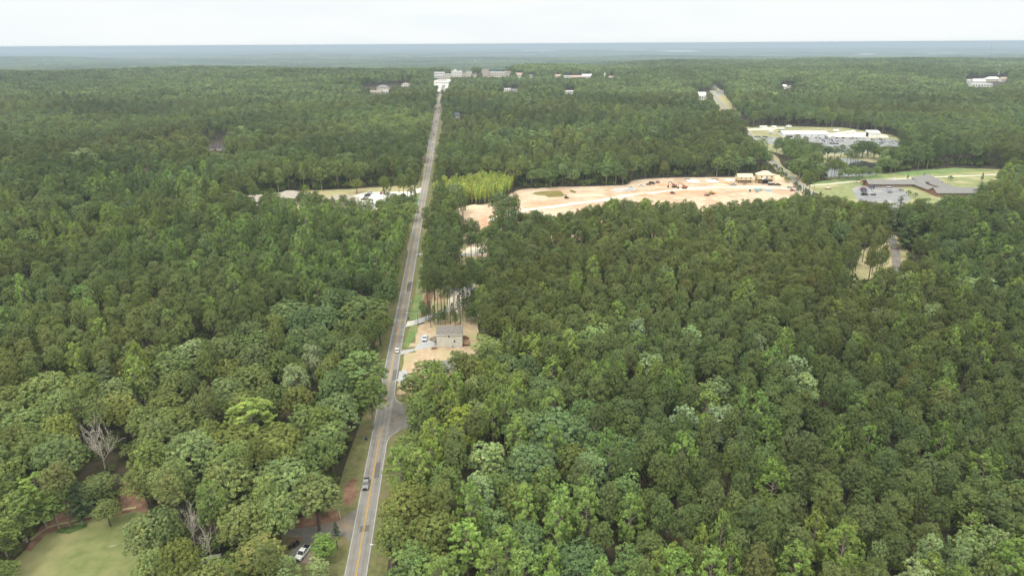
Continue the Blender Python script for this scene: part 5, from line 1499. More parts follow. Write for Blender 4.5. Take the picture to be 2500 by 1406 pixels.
for px, py, s, lab in ((1056, 829, 1.4, 'mound of red earth between the white pickup and the grey house'), (1063, 836, 1.0, 'small mound of red earth at the corner of the grey house'), (1060, 851, 1.3, 'heap of red earth in front of the grey house'), (1133, 826, 2.0, 'dark mound of earth behind the deck')):
    m = MB(); rgm = np.random.default_rng(int(px))
    n = 9
    rings = [(1.0, 0.0), (.75, .35), (.4, .62), (.0, .75)]
    vs = [(s * rr * (1 + .2 * rgm.normal()) * math.cos(6.283 * i / n) * 1.3, s * rr * (1 + .2 * rgm.normal()) * math.sin(6.283 * i / n), s * hh - .1) for rr, hh in rings for i in range(n)]
    m.add(vs, [(k * n + i, k * n + (i + 1) % n, (k + 1) * n + (i + 1) % n, (k + 1) * n + i) for k in range(3) for i in range(n)])
    o_ = m.build('earth_mound', bpy.data.materials.get('red_earth') or mat('red_earth', (.20, .10, .06), .95, .3, 1.5), smooth=True)
    o_.location = P(px, py); tag(o_, lab, 'earth mound', 'earth mounds round the grey house')

def simple_house(name, base, hx, hy, hw, rise, wall, roof, label, yaw=0.0, front=None, hip=False, axis='x', chim=False, cat='house', win=(3, 2), over=.5, group=None):
    lo, hi = ground_min(base, yaw, hx, hy)
    r = empty(name, Vector((base.x, base.y, lo)), yaw, label, cat, group)
    d = hi - lo
    hw = hw + d
    w_ = MB().use(wall).box(-hx, hx, -hy, hy, -.8, hw)
    if not hip:
        if axis == 'x': w_.add([(-hx, -hy, hw), (-hx, hy, hw), (-hx, 0, hw + rise), (hx, -hy, hw), (hx, hy, hw), (hx, 0, hw + rise)], [(0, 2, 1), (3, 4, 5)])
        else: w_.add([(-hx, -hy, hw), (hx, -hy, hw), (0, -hy, hw + rise), (-hx, hy, hw), (hx, hy, hw), (0, hy, hw + rise)], [(0, 1, 2), (3, 5, 4)])
    w_.build('wall', None, r)
    ro_ = MB().use(roof)
    if hip: ro_.hip(-hx, hx, -hy, hy, hw + .02, rise, over)
    else: ro_.gable(-hx, hx, -hy, hy, hw + .02, rise, over, .2, axis)
    rr = ro_.build('roof', None, r)
    if front:
        fx0, fx1, fd, fr_ = front
        xm = (fx0 + fx1) / 2
        MB().use(wall).box(fx0, fx1, -hy - fd, -hy - .003, -.8, hw - .05).add([(fx0, -hy - fd, hw - .05), (fx1, -hy - fd, hw - .05), (xm, -hy - fd, hw + fr_ - .05)], [(0, 1, 2)]).build('front_gable', None, r)
        MB().use(roof).gable(fx0, fx1, -hy - fd, 0, hw - .02, fr_, .4, .2, 'y').build('gable_roof', None, r)
        MB().use(MT['trim']).tube((fx0 - .42, -hy - fd - .44, hw - .35), (xm, -hy - fd - .44, hw + fr_ + .1), .12, n=4).tube((fx1 + .42, -hy - fd - .44, hw - .35), (xm, -hy - fd - .44, hw + fr_ + .1), .12, n=4).build('barge_board', None, r)
    n, rows = win
    fl = (hw - d) / rows
    for k in range(rows):
        for i in range(n):
            x = -hx + (i + .5) * 2 * hx / n
            if front and front[0] - .6 < x < front[1] + .6:
                window(r, x, -hy - front[2], d + fl * (k + .52), min(1.3, hx / n), min(1.5, fl * .5))
            else: window(r, x, -hy, d + fl * (k + .52), min(1.3, hx / n), min(1.5, fl * .5))
    if chim: MB().use(MT['brick']).box(hx * .4, hx * .4 + .9, -.4, .5, hw, hw + rise + 1.0).build('chimney', None, rr)
    return r
pale_wall = mat('pale_siding', (.58, .57, .54), .7, .06, .8)
simple_house('gabled_house', P(1124, 722) + Vector((0, 5, 0)), 6.4, 5.0, 3.0, 2.6, pale_wall, MT['blueshingle'], 'single storey house with a blue grey gabled roof behind tall pines', front=(-.6, 5.6, 2.4, 2.2), win=(3, 1))
simple_house('small_house', P(1082, 912) + Vector((0, 3, 0)), 4.2, 3.4, 2.8, 1.5, pale_wall, MT['greyshingle'], 'low grey roofed house mostly hidden by trees below the grey house', win=(2, 1))
for i, (px, py, hx_, hy_, hw_, rs_, lab) in enumerate(((618, 512, 12, 9, 6.0, 3.6, 'tan roofed apartment building furthest from the road, only its roof showing'), (702, 505, 12, 9.5, 6.5, 4.2, 'tan roofed apartment building, the middle one of three in the trees'), (826, 520, 12.5, 10, 7.0, 4.4, 'largest tan roofed apartment building beside the pale car park'))):
    simple_house('apartment_building', P(px, py) + Vector((0, hy_, 0)), hx_, hy_, hw_, rs_, mat('cream_wall', (.52, .46, .38), .8, .08, .5) if not i else bpy.data.materials['cream_wall'], MT['tanshingle'], lab, hip=True, win=(6, 2), over=.8, cat='apartment building', group='apartment buildings by the car park')
for px, py, k, pm, yw, lab in ((905, 473, 'suv', WHT, 1.4, 'white car parked at the head of the pale car park'), (900, 476, 'car', GRY, 1.4, 'grey car parked second in the pale car park'), (897, 480, 'suv', BLK, 1.4, 'black car parked third in the pale car park'), (893, 484, 'car', SLV, 1.4, 'silver car parked fourth in the pale car park'), (889, 489, 'pickup', DBR, 1.4, 'dark pickup parked nearest in the pale car park'), (931, 474, 'suv', RED, 0, 'dark red car parked alone by the far kerb of the pale car park')):
    small_vehicle(k, pm, on(px, py, .11), yw, lab, 'cars in the pale car park')
simple_house('red_house', P(527, 366), 8.5, 5, 3.2, 2.6, pale_wall, mat('dark_shingle', (.07, .062, .062), .9, .2, 1), 'dark roofed house with white walls alone in the left woods', win=(4, 1), chim=True)
small_vehicle('suv', RED, on(526, 369, .1), 1.2, 'red car in front of the dark roofed house in the woods', 'cars at the house in the woods')
small_vehicle('car', WHT, on(544, 367, .1), 1.5, 'white car beside the dark roofed house in the woods', 'cars at the house in the woods')
small_vehicle('van', WHT, on(415, 361, .1), 1.5, 'white van showing through the left woods', 'vehicles in the left woods', cat='van')
# carport under the bare tree at the foot of the photo
cp = empty('carport', P(512, 1392), .25, 'small grey roofed carport under the bare tree at the foot of the photo', 'carport')
MB().use(MT['greyshingle']).gable(-2.6, 2.6, -2.8, 2.8, 2.4, .6, .2, .12).build('roof', None, cp)
for sx in (-1, 1):
    for sy in (-1, 1): MB().use(MT['greypole']).box(sx * 2.4 - .07, sx * 2.4 + .07, sy * 2.5 - .07, sy * 2.5 + .07, -.3, 2.4).build('post', None, cp)

# ---------------------------------------------------------------- roadside things
def bin_(loc, m, label):
    r = empty('wheelie_bin', loc, ryaw, label, 'bin', 'wheeled bins by the road')
    MB().use(m).add([(-.27, -.3, .06), (.27, -.3, .06), (.27, .3, .06), (-.27, .3, .06), (-.33, -.36, 1.0), (.33, -.36, 1.0), (.33, .36, 1.0), (-.33, .36, 1.0)], [(3, 2, 1, 0), (4, 5, 6, 7), (0, 1, 5, 4), (1, 2, 6, 5), (2, 3, 7, 6), (3, 0, 4, 7)]).build('body', None, r)
    MB().use(m).xprism([(-.4, 1.0), (-.38, 1.07), (.1, 1.13), (.4, 1.06), (.4, 1.0)], -.36, .36).build('lid', None, r)
    for sx in (-1, 1): MB().use(MT['black']).tube((sx * .24, .32, .13), (sx * .33, .32, .13), .13, n=10).build('wheel', None, r)
bin_(on(894, 1074, .06), paint('bin_blue', (.02, .04, .16)), 'dark blue wheeled bin on the left verge near the side road')
bin_(on(997, 779, .09), paint('bin_navy', (.02, .03, .06)), 'dark wheeled bin on the grass beside the concrete drive')
bin_(on(1022, 626, .09), MT['black'], 'black wheeled bin at the far drive entrance')
mb = empty('mailbox', on(1004, 739, .08), ryaw, 'white mailbox on a post on the green verge', 'mailbox')
MB().use(MT['trim']).box(-.06, .06, -.06, .06, 0, 1.1).build('post', None, mb)
MB().use(MT['trim']).prism([(-.18, 1.1), (.18, 1.1), (.18, 1.32), (.1, 1.42), (-.1, 1.42), (-.18, 1.32)], -.3, .3).build('box', None, mb)
def pole(base, h, label, m, arms=True, lamp=None, r=.15, name='utility_pole', yaw=0.0, lean=(0, 0)):
    e = empty(name, base, yaw, label, 'utility pole' if name == 'utility_pole' else name.replace('_', ' '))
    top = (lean[0], lean[1], h)
    MB().use(m).tube((0, 0, -.5), top, r, r * .65, n=8).build('post', None, e)
    if arms:
        MB().use(m).box(-1.15, 1.15, -.06, .06, h - .75, h - .6).build('crossarm', None, e)
        ins = MB().use(MT['greypole'])
        for x in (-1.05, -.55, .55, 1.05): ins.tube((x, 0, h - .6), (x, 0, h - .38), .05, n=6)
        ins.build('insulator', None, e)
        MB().use(MT['greypole']).tube((.32, -.2, h - 2.1), (.32, -.2, h - 1.2), .22, n=10).build('transformer', None, e)
    if lamp:
        z = h - 1.6 if arms else h - .2
        a = MB().use(MT['greypole']).tube((0, 0, z - .4), (lamp[0] * .5, lamp[1] * .5, z + .1), .05, n=6).tube((lamp[0] * .5, lamp[1] * .5, z + .1), (lamp[0], lamp[1], z + .15), .05, n=6).build('lamp_arm', None, e)
        MB().use(MT['trim']).box(lamp[0] - .4, lamp[0] + .4, lamp[1] - .14, lamp[1] + .14, z + .08, z + .24, .05).build('lamp', None, a)
    return e
pole(P(1021, 797), 8.6, 'wooden utility pole with a street lamp by the concrete drive', MT['pole'], True, (-5.2, 0))
pole(P(824, 1342), 7.2, 'dark bare wooden pole beside the drive at the foot of the photo', mat('creosote', (.05, .038, .03), .9, .2, 2), False, r=.14)
pole(P(957, 1404), 10.0, 'thin grey pole with a lamp reaching over the right verge', MT['greypole'], False, (-4.6, 0), .10)
pole(P(1013, 474), 9.5, 'utility pole beside the car park entrance', MT['pole'])
pole(P(1942, 457), 9.0, 'utility pole with a lamp arm between the building site and the country road', MT['pole'], True, (4.0, 0))
pole(P(2272, 432), 7.0, 'slim lamp pole behind the brick school', MT['greypole'], False, (1.5, 0), .09)
tag(MB().use(MT['trim']).tube((0, 0, -.3), (-.35, .1, 3.2), .11, .09, n=8).build('marker_post'), 'leaning pale post at the mouth of the leafy drive', 'post').location = P(832, 1266)
# wires along the right of the road
def wire(a, b, sag, label):
    pts = [a.lerp(b, t / 14) - UP * sag * 4 * (t / 14) * (1 - t / 14) for t in range(15)]
    m = MB().use(MT['greypole'])
    for i in range(14): m.tube(pts[i], pts[i + 1], .018, n=4, cap=False)
    tag(m.build('power_line'), label, 'power line', 'power lines along the road')
wire(P(1021, 797) + UP * 8.0, P(957, 1404) + UP * 9.6, 2.5, 'thin power line running over the bare yard to the nearest pole')
wire(P(1021, 797) + UP * 8.0, P(1013, 474) + UP * 8.9, 3.0, 'thin power line running along the road to the car park')
# ---------------------------------------------------------------- dead and bare trees, bamboo
def bare_tree(loc, h, spread, label, seed, m, nlimb=8, up=.8):
    rg = np.random.default_rng(seed)
    e = empty('dead_tree', loc, 0, label, 'dead tree', 'bare dead trees')
    MB().use(m).path([(0, 0, -.4), (.1, 0, h * .3), (.05, .1, h * .52)], [h * .017, h * .013, h * .008], 7).build('trunk', None, e)
    for i in range(nlimb):
        a = i * 2.4 + rg.normal(0, .3); z0 = h * rg.uniform(.22, .5)
        L = spread * rg.uniform(.7, 1.1)
        limb = MB().use(m)
        def grow(p, d, ln, r, depth):
            pts = [p]; dd = Vector(d)
            for s in range(4):
                dd = (dd + Vector(rg.normal(0, .20, 3)) + Vector((0, 0, .16))).normalized()
                pts.append(pts[-1] + dd * ln / 4)
            limb.path(pts, [r * (1 - .19 * k) for k in range(5)], 5)
            if depth:
                for s in (1, 2, 3, 4):
                    for _ in range(2):
                        d2 = (dd + Vector(rg.normal(0, .65, 3))).normalized()
                        grow(pts[s], d2, ln * rg.uniform(.30, .5), r * .45, depth - 1)
        d = Vector((math.cos(a), math.sin(a), up * rg.uniform(.5, 1.6))).normalized()
        grow(Vector((.08, .05, z0)), d, L, h * .006, 2)
        limb.build('limb', None, e)
bare_tree(P(258, 1150), 14, 9.5, 'large bleached dead tree above the lawn', 3, MT['dead'], 10, 1.3)
bare_tree(P(478, 1342), 15, 7.0, 'pale dead tree rising among the oaks at the foot of the photo', 5, MT['dead'], 7, 1.6)
bare_tree(P(516, 1366), 11, 5.0, 'white twisted bare tree beside the carport', 8, MT['dead'], 6, .9)
bare_tree(P(612, 940), 19, 5.0, 'bare grey treetop sticking out of the oaks left of the road', 9, MT['dead'], 6, 2.0)
bare_tree(P(1128, 1090), 17, 4.0, 'slim pale dead tree in the gap right of the side road', 12, MT['dead'], 4, 2.0)
def bamboo_model(rg):
    f = Foliage(); segs = []
    for k in range(5):
        a = rg.uniform(0, 6.28); b = rg.uniform(.2, .8); lx, ly = math.cos(a), math.sin(a)
        H_ = rg.uniform(9, 12.5); ln = rg.uniform(.4, 1.6)
        pts = [np.array([lx * b + lx * ln * t ** 2.5, ly * b + ly * ln * t ** 2.5, H_ * t]) for t in (0, .3, .6, .85, 1)]
        for i in range(4): segs.append((tuple(pts[i]), tuple(pts[i + 1]), .05, .04))
        col = rg.uniform(.8, 1.2)
        for t in np.linspace(.32, 1.0, 15):
            c = np.array([lx * b + lx * ln * t ** 2.5, ly * b + ly * ln * t ** 2.5, H_ * t]) + rg.normal(0, .25, 3)
            f.puff(rg, c, (.35 + .55 * math.sin(3.14 * min(1, (t - .25) / .8))), unit(np.array([lx * .4, ly * .4, .8])), 13, .5, col * rg.uniform(.85, 1.15), 1.0, .3)
    V, K = f.data(rg)
    tv, tf = tubes_data(segs, 4)
    tm = bpy.data.meshes.new('bamboo_culm'); tm.from_pydata(tv, [], tf); tm.materials.append(mcol('bamboo_culm', (.42, .42, .16)))
    return leaf_mesh('bamboo_foliage', V, K, MT['leaf']), tm
BM = [bamboo_model(np.random.default_rng(40 + i)) for i in range(4)]
bp = gpoly([(1066, 500), (1060, 474), (1090, 464), (1150, 456), (1235, 441), (1258, 449), (1246, 470), (1222, 486), (1178, 498), (1110, 503)])
rg = np.random.default_rng(8)
xs = [p[0] for p in bp]; ys = [p[1] for p in bp]
got = []
for _ in range(6000):
    q = (rg.uniform(min(xs), max(xs)), rg.uniform(min(ys), max(ys)))
    if not inside([q], bp)[0] or any((q[0] - a) ** 2 + (q[1] - b) ** 2 < 2.9 ** 2 for a, b in got): continue
    got.append(q)
got.sort(key=lambda q: q[1])
for i, q in enumerate(got[:280]):
    e = empty('bamboo', (q[0], q[1], gz1(*q)), float(rg.uniform(0, 6.28)), 'tall feathery yellow green bamboo in the grove beside the building site', 'bamboo', 'bamboo grove')
    s = float(rg.uniform(.8, 1.12)); e.scale = (s, s, s)
    a, b = BM[int(rg.integers(4))]
    link('culm', b, e)
    fo = link('foliage', a, e)
    k = rg.uniform(.66, 1.15)
    fo['tint'] = [float(c * k) for c in np.array(TINT['bamboo']) * np.array([rg.uniform(.8, 1.05), 1, 1])]

# ---------------------------------------------------------------- building site
def framed_house(px, py, wpx, hpx, label, garage):
    q = P(px, py); k = mpp(q)
    hx_ = wpx * k / 2; h = hpx * k / .94
    lo, hi = ground_min(q + Vector((0, 5, 0)), 0, hx_, 5)
    r = empty('framed_house', Vector((q.x, q.y + 5, lo)), -.06, label, 'unfinished house', 'timber houses on the building site')
    h1, h2 = h * .38, h * .70
    st = MB().use(MT['lumber'])
    n = int(hx_ * 2 / 1.2)
    for i in range(n + 1):
        x = -hx_ + i * 2 * hx_ / n
        for y in (-5, 5): st.box(x - .09, x + .09, y - .09, y + .09, -.5, h1)
    for i in range(1, 8):
        y = -5 + i * 10 / 8
        for x in (-hx_, hx_): st.box(x - .09, x + .09, y - .09, y + .09, -.5, h1)
    for z in (0, h1 * .5, h1): st.box(-hx_, hx_, -5.06, -4.9, z - .06, z + .06).box(-hx_, hx_, 4.9, 5.06, z - .06, z + .06)
    st.build('stud_wall', None, r)
    MB().use(MT['ply']).box(-hx_ + .1, hx_ - .1, -4.85, 4.85, -.5, .05).build('floor_deck', None, r)
    MB().use(mat('dark_inside', (.06, .045, .03), .95) if 'dark_inside' not in bpy.data.materials else bpy.data.materials['dark_inside']).box(-hx_ + .6, hx_ - .6, -2, 4.5, .06, h1 - .1).build('interior_shade', None, r)  # solid dark box stands in for the shade inside the frame
    up = MB().use(MT['ply']).box(-hx_, hx_, -5, 5, h1 + .07, h2)
    U = up.build('sheathing', None, r)
    for i in range(3):
        x = -hx_ + (i + .7) * hx_ * .62
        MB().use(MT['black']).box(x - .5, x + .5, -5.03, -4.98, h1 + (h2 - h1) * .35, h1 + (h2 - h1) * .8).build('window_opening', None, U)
    ro_ = MB().use(MT['ply'])
    if garage:
        ro_.hip(-hx_, hx_, -5, 5, h2 + .02, h - h2, .4)
        MB().use(MT['roofwhite']).box(-hx_ * .55, hx_ * .35, -7.4, -5.03, h1 + .1, h1 + .3).gable(-hx_ * .5, hx_ * .3, -7.4, -5.0, h1 + .35, 1.6, .2, .12, 'y').build('porch_roof', None, r)
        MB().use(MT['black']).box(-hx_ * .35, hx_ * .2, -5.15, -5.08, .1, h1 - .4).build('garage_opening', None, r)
    else:
        ro_.gable(-hx_, hx_, -5, 5, h2 + .02, h - h2, .3, .15)
    ro_.build('roof', None, r)
framed_house(1820, 448, 36, 20, 'wooden house frame with a flat yellow roof deck on the building site', False)
framed_house(1870, 449, 39, 28, 'taller plywood house under construction with a hipped roof and open garage', True)
def slab(px, py, wpx, d, label):
    q = P(px, py); k = mpp(q)
    o_ = MB().use(MT['concrete']).box(-wpx * k / 2, wpx * k / 2, -d / 2, d / 2, -.6, .45).use(MT['roofwhite']).box(-wpx * k / 2 + .3, wpx * k / 2 - .3, -d / 2 + .3, d / 2 - .3, .45, .50).build('foundation_slab')
    o_.location = q; tag(o_, label, 'foundation slab', 'house slabs on the building site')
slab(1692, 443.5, 30, 12, 'pale concrete house slab behind the excavators')
slab(1738, 443, 26, 12, 'pale concrete house slab between the excavators and the framed houses')
slab(1782, 441, 18, 9, 'small pale concrete slab nearest the wooden house frame')
def excavator(px, py, yaw, col, label, k=1.0):
    r = empty('excavator', P(px, py), yaw, label, 'excavator', 'excavators on the building site')
    r.scale = (k, k, k)
    pm = paint('machine_' + col[0], col[1])
    for s in (-1, 1):
        MB().use(MT['black']).xprism([(-2.0, .25), (-1.75, 0), (1.75, 0), (2.0, .25), (2.0, .65), (1.75, .9), (-1.75, .9), (-2.0, .65)], s * 1.2 - .35, s * 1.2 + .35).build('track', None, r)
    MB().use(pm).box(-1.35, 1.35, -1.3, 2.1, 1.0, 1.9).box(-1.3, 1.3, 1.0, 2.3, 1.1, 2.3).build('body', None, r, bevel=.06)
    cb = MB().use(pm).box(-1.3, -.3, -1.5, .5, 1.9, 3.1, .08).build('cab', None, r)
    MB().use(MT['glass']).box(-1.2, -.4, -1.52, -1.43, 2.05, 2.95).box(-1.33, -1.28, -1.2, .2, 2.1, 2.9).build('window', None, cb)
    B_ = MB().use(pm)
    pts = [(.3, -1.2, 1.8), (.3, -3.0, 4.6), (.3, -4.4, 5.2), (.3, -5.6, 5.0)]
    for i in range(3): B_.tube(pts[i], pts[i + 1], .34 - .05 * i, .30 - .05 * i, n=4)
    B_.build('boom', None, r)
    MB().use(pm).tube((.3, -5.5, 5.3), (.3, -5.9, 1.9), .25, .18, n=4).build('stick', None, r)
    MB().use(MT['rim']).tube((.3, -2.2, 4.4), (.3, -4.0, 5.6), .1, n=6).tube((.3, -3.9, 5.6), (.3, -5.5, 5.4), .1, n=6).build('ram', None, r)
    MB().use(MT['black']).xprism([(-6.3, 1.9), (-5.4, 1.9), (-5.0, 1.0), (-5.5, .35), (-6.2, .6)], -.4, 1.0).build('bucket', None, r)
excavator(1646, 458, math.radians(-82), ('rust', (.17, .075, .05)), 'dark rusty excavator with its arm down, the left one of two')
excavator(1671, 461, math.radians(-80), ('orange', (.36, .12, .07)), 'orange red excavator with its arm raised, the right one of two', 1.05)
def dozer(px, py, yaw, pm, label, k=1.0):
    r = empty('bulldozer', P(px, py), yaw, label, 'bulldozer', 'earth movers on the building site'); r.scale = (k, k, k)
    for s in (-1, 1): MB().use(MT['black']).xprism([(-1.7, .3), (-1.4, 0), (1.4, 0), (1.7, .3), (1.5, .9), (-1.5, .9)], s * .95 - .28, s * .95 + .28).build('track', None, r)
    MB().use(pm).box(-.65, .65, -1.6, 1.3, .7, 1.7).build('body', None, r, bevel=.05)
    cb = MB().use(pm).box(-.7, .7, -.1, 1.3, 2.55, 2.7).build('cab_roof', None, r)
    c2 = MB().use(MT['black'])
    for sx in (-1, 1):
        for y in (0, 1.2): c2.box(sx * .62 - .06, sx * .62 + .06, y - .06, y + .06, 1.7, 2.55)
    c2.build('post', None, cb)
    MB().use(pm).xprism([(-2.5, .1), (-2.3, .1), (-2.2, .7), (-2.4, 1.35), (-2.55, 1.35), (-2.4, .7)], -1.6, 1.6).tube((-.7, -2.3, .6), (-.7, -1.0, .6), .1, n=5).tube((.7, -2.3, .6), (.7, -1.0, .6), .1, n=5).build('blade', None, r)
YEL = paint('machine_yellow', (.55, .33, .05))
dozer(1737, 474, 1.4, YEL, 'yellow bulldozer on the red clay right of the excavators', 1.2)
dozer(1382, 484, 0.2, paint('machine_dark', (.06, .05, .045)), 'small dark bulldozer beside the muddy pond')
dozer(1726, 478, 2.2, TAN, 'tan bulldozer half hidden by the pine tops', 1.1)
dozer(1641, 473, 1.2, GRY, 'grey bulldozer low on the red clay by the treetops', 1.0)
for px, py, k, pm, yw, lab in ((1540, 460, 'pickup', WHT, 1.45, 'white pickup behind the stacked pipes'), (1565, 455, 'pickup', WHT, 1.5, 'white pickup between the pipes and the dark truck'), (1591, 450, 'van', DBR, 1.5, 'dark brown truck at the top of the building site'), (1605, 447, 'car', RED, -1.4, 'red car at the top of the building site'), (1583, 452, 'car', GRY, 1.5, 'grey car behind the dark brown truck on the site'),
        (1898, 453, 'pickup', BLK, 1.5, 'black pickup beside the trailer in front of the plywood house'), (1928, 461, 'suv', SLV, .8, 'silver car near the country road on the site edge'), (1935, 467, 'car', RED, 1.4, 'dark red car in the corner of the site by the road'), (1945, 466, 'pickup', WHT, 1.2, 'white pickup with a blue load in the corner of the site'), (1952, 470, 'car', WHT, 1.3, 'white car at the very corner of the site by the road'), (1790, 453, 'pickup', SLV, 1.5, 'silver pickup in front of the wooden house frame')):
    small_vehicle(k, pm, on(px, py, .1), yw, lab, 'vehicles on the building site', cat='truck' if k in ('pickup', 'van') else 'car')
tr = empty('box_trailer', P(1882, 453), 1.52, 'dark box trailer parked in front of the plywood house', 'trailer')
MB().use(paint('trailer_dark', (.06, .045, .04))).box(-1.1, 1.1, -2.6, 2.6, .6, 2.6).build('body', None, tr)
MB().use(MT['roofwhite']).box(-1.12, 1.12, -2.62, 2.62, 2.6, 2.68).build('roof', None, tr)
for sx in (-1, 1): wheel(sx * 1.0, .4, .38, .24, tr)
def pipe_(px, py, L, yaw, z, label):
    o_ = MB().use(mcol('pipe_plastic', (.62, .64, .68))).tube((-L / 2, 0, .3), (L / 2, 0, .3), .3, n=10).build('drain_pipe')
    o_.location = on(px, py, .08 + z); o_.rotation_euler = (0, 0, yaw); tag(o_, label, 'pipe', 'drain pipes lying on the sand')
for i, (px, py, L, z) in enumerate(((1512, 461.5, 9, 0), (1530, 463, 14, 0), (1522, 465, 16, 0), (1534, 466, 13, 0), (1508, 464, 8, 0), (1505, 468.5, 9, 0), (1514, 470, 8, 0), (1540, 465, 12, .6), (1526, 463.8, 12, .6))):
    pipe_(px, py, L, .02 * (i % 3), z, 'pale plastic drain pipe lying in the pipe stack behind the pine tops')
def lumber(px, py, L, wd, h, m, yaw, label):
    b = MB()
    n = max(2, int(h / .35))
    for i in range(n):
        for j in range(3):
            b.use(m).box(-L / 2 + .1 * (i % 2), L / 2 - .1 * ((i + 1) % 2), -wd / 2 + j * wd / 3 + .03, -wd / 2 + (j + 1) * wd / 3 - .03, i * .35 + .03, (i + 1) * .35)
    o_ = b.build('lumber_stack'); o_.location = on(px, py, .08); o_.rotation_euler = (0, 0, yaw); tag(o_, label, 'lumber stack', 'building material stacks on the site')
TEAL = mcol('wrap_teal', (.20, .45, .45)); LBLU = mcol('wrap_blue', (.32, .50, .68))
for px, py, L, wd, h, m, yw, lab in ((1851, 466, 5.5, 2.2, 1.4, TEAL, .05, 'teal wrapped stack of building panels'), (1851, 462, 6.5, 1.8, 1.0, mcol('wrap_grey', (.35, .38, .38)), .1, 'grey stack of panels behind the teal wrapped stack'), (1875, 467, 4.5, 2.2, 1.6, LBLU, -.2, 'light blue wrapped stack of panels nearest the pine tops'), (1848, 470, 2.5, 1.5, .7, mcol('wrap_red', (.40, .12, .12)), 0, 'small red wrapped stack in front of the teal one'), (1775, 446, 7, 2.4, .7, MT['lumber'], .2, 'brown stack of timber left of the wooden house frame'), (1782, 448.5, 5, 2, .7, MT['lumber'], -.1, 'smaller timber stack left of the wooden house frame'), (1836, 451, 8, 1.5, .5, MT['lumber'], .15, 'low timber stack between the two unfinished houses'), (1818, 451, 3, 1.4, .5, mcol('wrap_dark', (.12, .12, .12)), 0, 'dark pallet in front of the wooden house frame'), (1678, 439, 4.5, 1.2, .9, mcol('wrap_navy', (.07, .12, .18)), 0, 'dark blue stack at the top of the site by the slab'), (1745, 439, 6, 1.2, .9, mcol('wrap_navy', (.07, .12, .18)), -.1, 'dark blue stack at the top of the site behind the second slab')):
    lumber(px, py, L, wd, h, m, yw, lab)
pt = empty('portable_toilet', P(1831, 468), 0, 'dark portable toilet standing alone on the pale sand', 'portable toilet')
MB().use(mcol('toilet_dark', (.05, .07, .09))).box(-.6, .6, -.6, .6, 0, 2.1, .03).build('cabin', None, pt)
MB().use(MT['trim']).box(-.62, .62, -.62, .62, 2.1, 2.3, .12).build('roof', None, pt)
MB().use(mcol('toilet_door', (.07, .10, .13))).box(-.42, .42, -.64, -.605, .1, 1.95).build('door', None, pt)

fl = densify(smooth_line(gpoly([(1250, 474), (1264, 462.5), (1330, 457.3), (1400, 455.3), (1470, 454.3), (1526, 451.3), (1540, 440.4), (1580, 436.3), (1650, 433.3), (1780, 432.3)]), 2), 4)
fb = MB().use(mcol('silt_cloth', (.05, .045, .045), .9))
for a_, b_ in zip(fl[:-1], fl[1:]):
    za, zb = gz1(*a_), gz1(*b_)
    n_ = Vector((-(b_ - a_).y, (b_ - a_).x)).normalized() * .03
    fb.add([(a_.x - n_.x, a_.y - n_.y, za), (b_.x - n_.x, b_.y - n_.y, zb), (b_.x + n_.x, b_.y + n_.y, zb), (a_.x + n_.x, a_.y + n_.y, za), (a_.x - n_.x, a_.y - n_.y, za + .8), (b_.x - n_.x, b_.y - n_.y, zb + .8), (b_.x + n_.x, b_.y + n_.y, zb + .8), (a_.x + n_.x, a_.y + n_.y, za + .8)], [(4, 5, 6, 7), (0, 1, 5, 4), (2, 3, 7, 6)])
tag(fb.build('silt_fence'), 'low dark silt fence along the wooded back edge of the building site', 'fence')
def heap(px, py, rx, ry, h, m, label, seed):
    rgm = np.random.default_rng(seed); n = 16; vs = []
    rings = [(1.0, -.05), (.82, .22), (.6, .55), (.35, .82), (.12, .98), (.0, 1.0)]
    wob = 1 + .18 * rgm.normal(size=n)
    for rr, hh in rings:
        for i in range(n):
            k = rr * (wob[i] + .06 * rgm.normal())
            vs.append((rx * k * math.cos(6.2832 * i / n), ry * k * math.sin(6.2832 * i / n), h * hh * (1 + .06 * rgm.normal() * (hh > .1))))
    b = MB().add(vs, [(k * n + i, k * n + (i + 1) % n, (k + 1) * n + (i + 1) % n, (k + 1) * n + i) for k in range(5) for i in range(n)])
    o_ = b.build('earth_heap', m, smooth=True); o_.location = P(px, py); tag(o_, label, 'earth heap', 'heaps of earth on the building site')
EM = mat('heap_sand', (.56, .43, .28), .95, 0, .8, (.70, .57, .41)); EC = mat('heap_clay', (.42, .24, .15), .95, 0, .8, (.54, .36, .24))
heap(1158, 508, 9, 5, 2.6, EM, 'broad pale sand heap beside the bamboo grove', 1)
heap(1906, 438, 12, 9, 4.0, EM, 'large sand bank between the plywood house and the country road', 2)
heap(1618, 453, 10, 4, 1.6, EC, 'long low red clay heap left of the excavators', 3)
heap(1700, 470, 14, 4, 1.5, EC, 'long red clay ridge below the orange excavator', 4)
heap(1575, 478, 9, 4, 1.8, EC, 'red clay heap close to the treetops left of the excavators', 5)
heap(1760, 452, 6, 3, 1.2, EM, 'small sand heap left of the timber stacks', 6)
heap(1440, 478, 14, 4, 1.2, EM, 'long low sand ridge in the open left half of the site', 7)
heap(1330, 497, 16, 3, 1.2, EC, 'reddish bank below the muddy pond', 8)

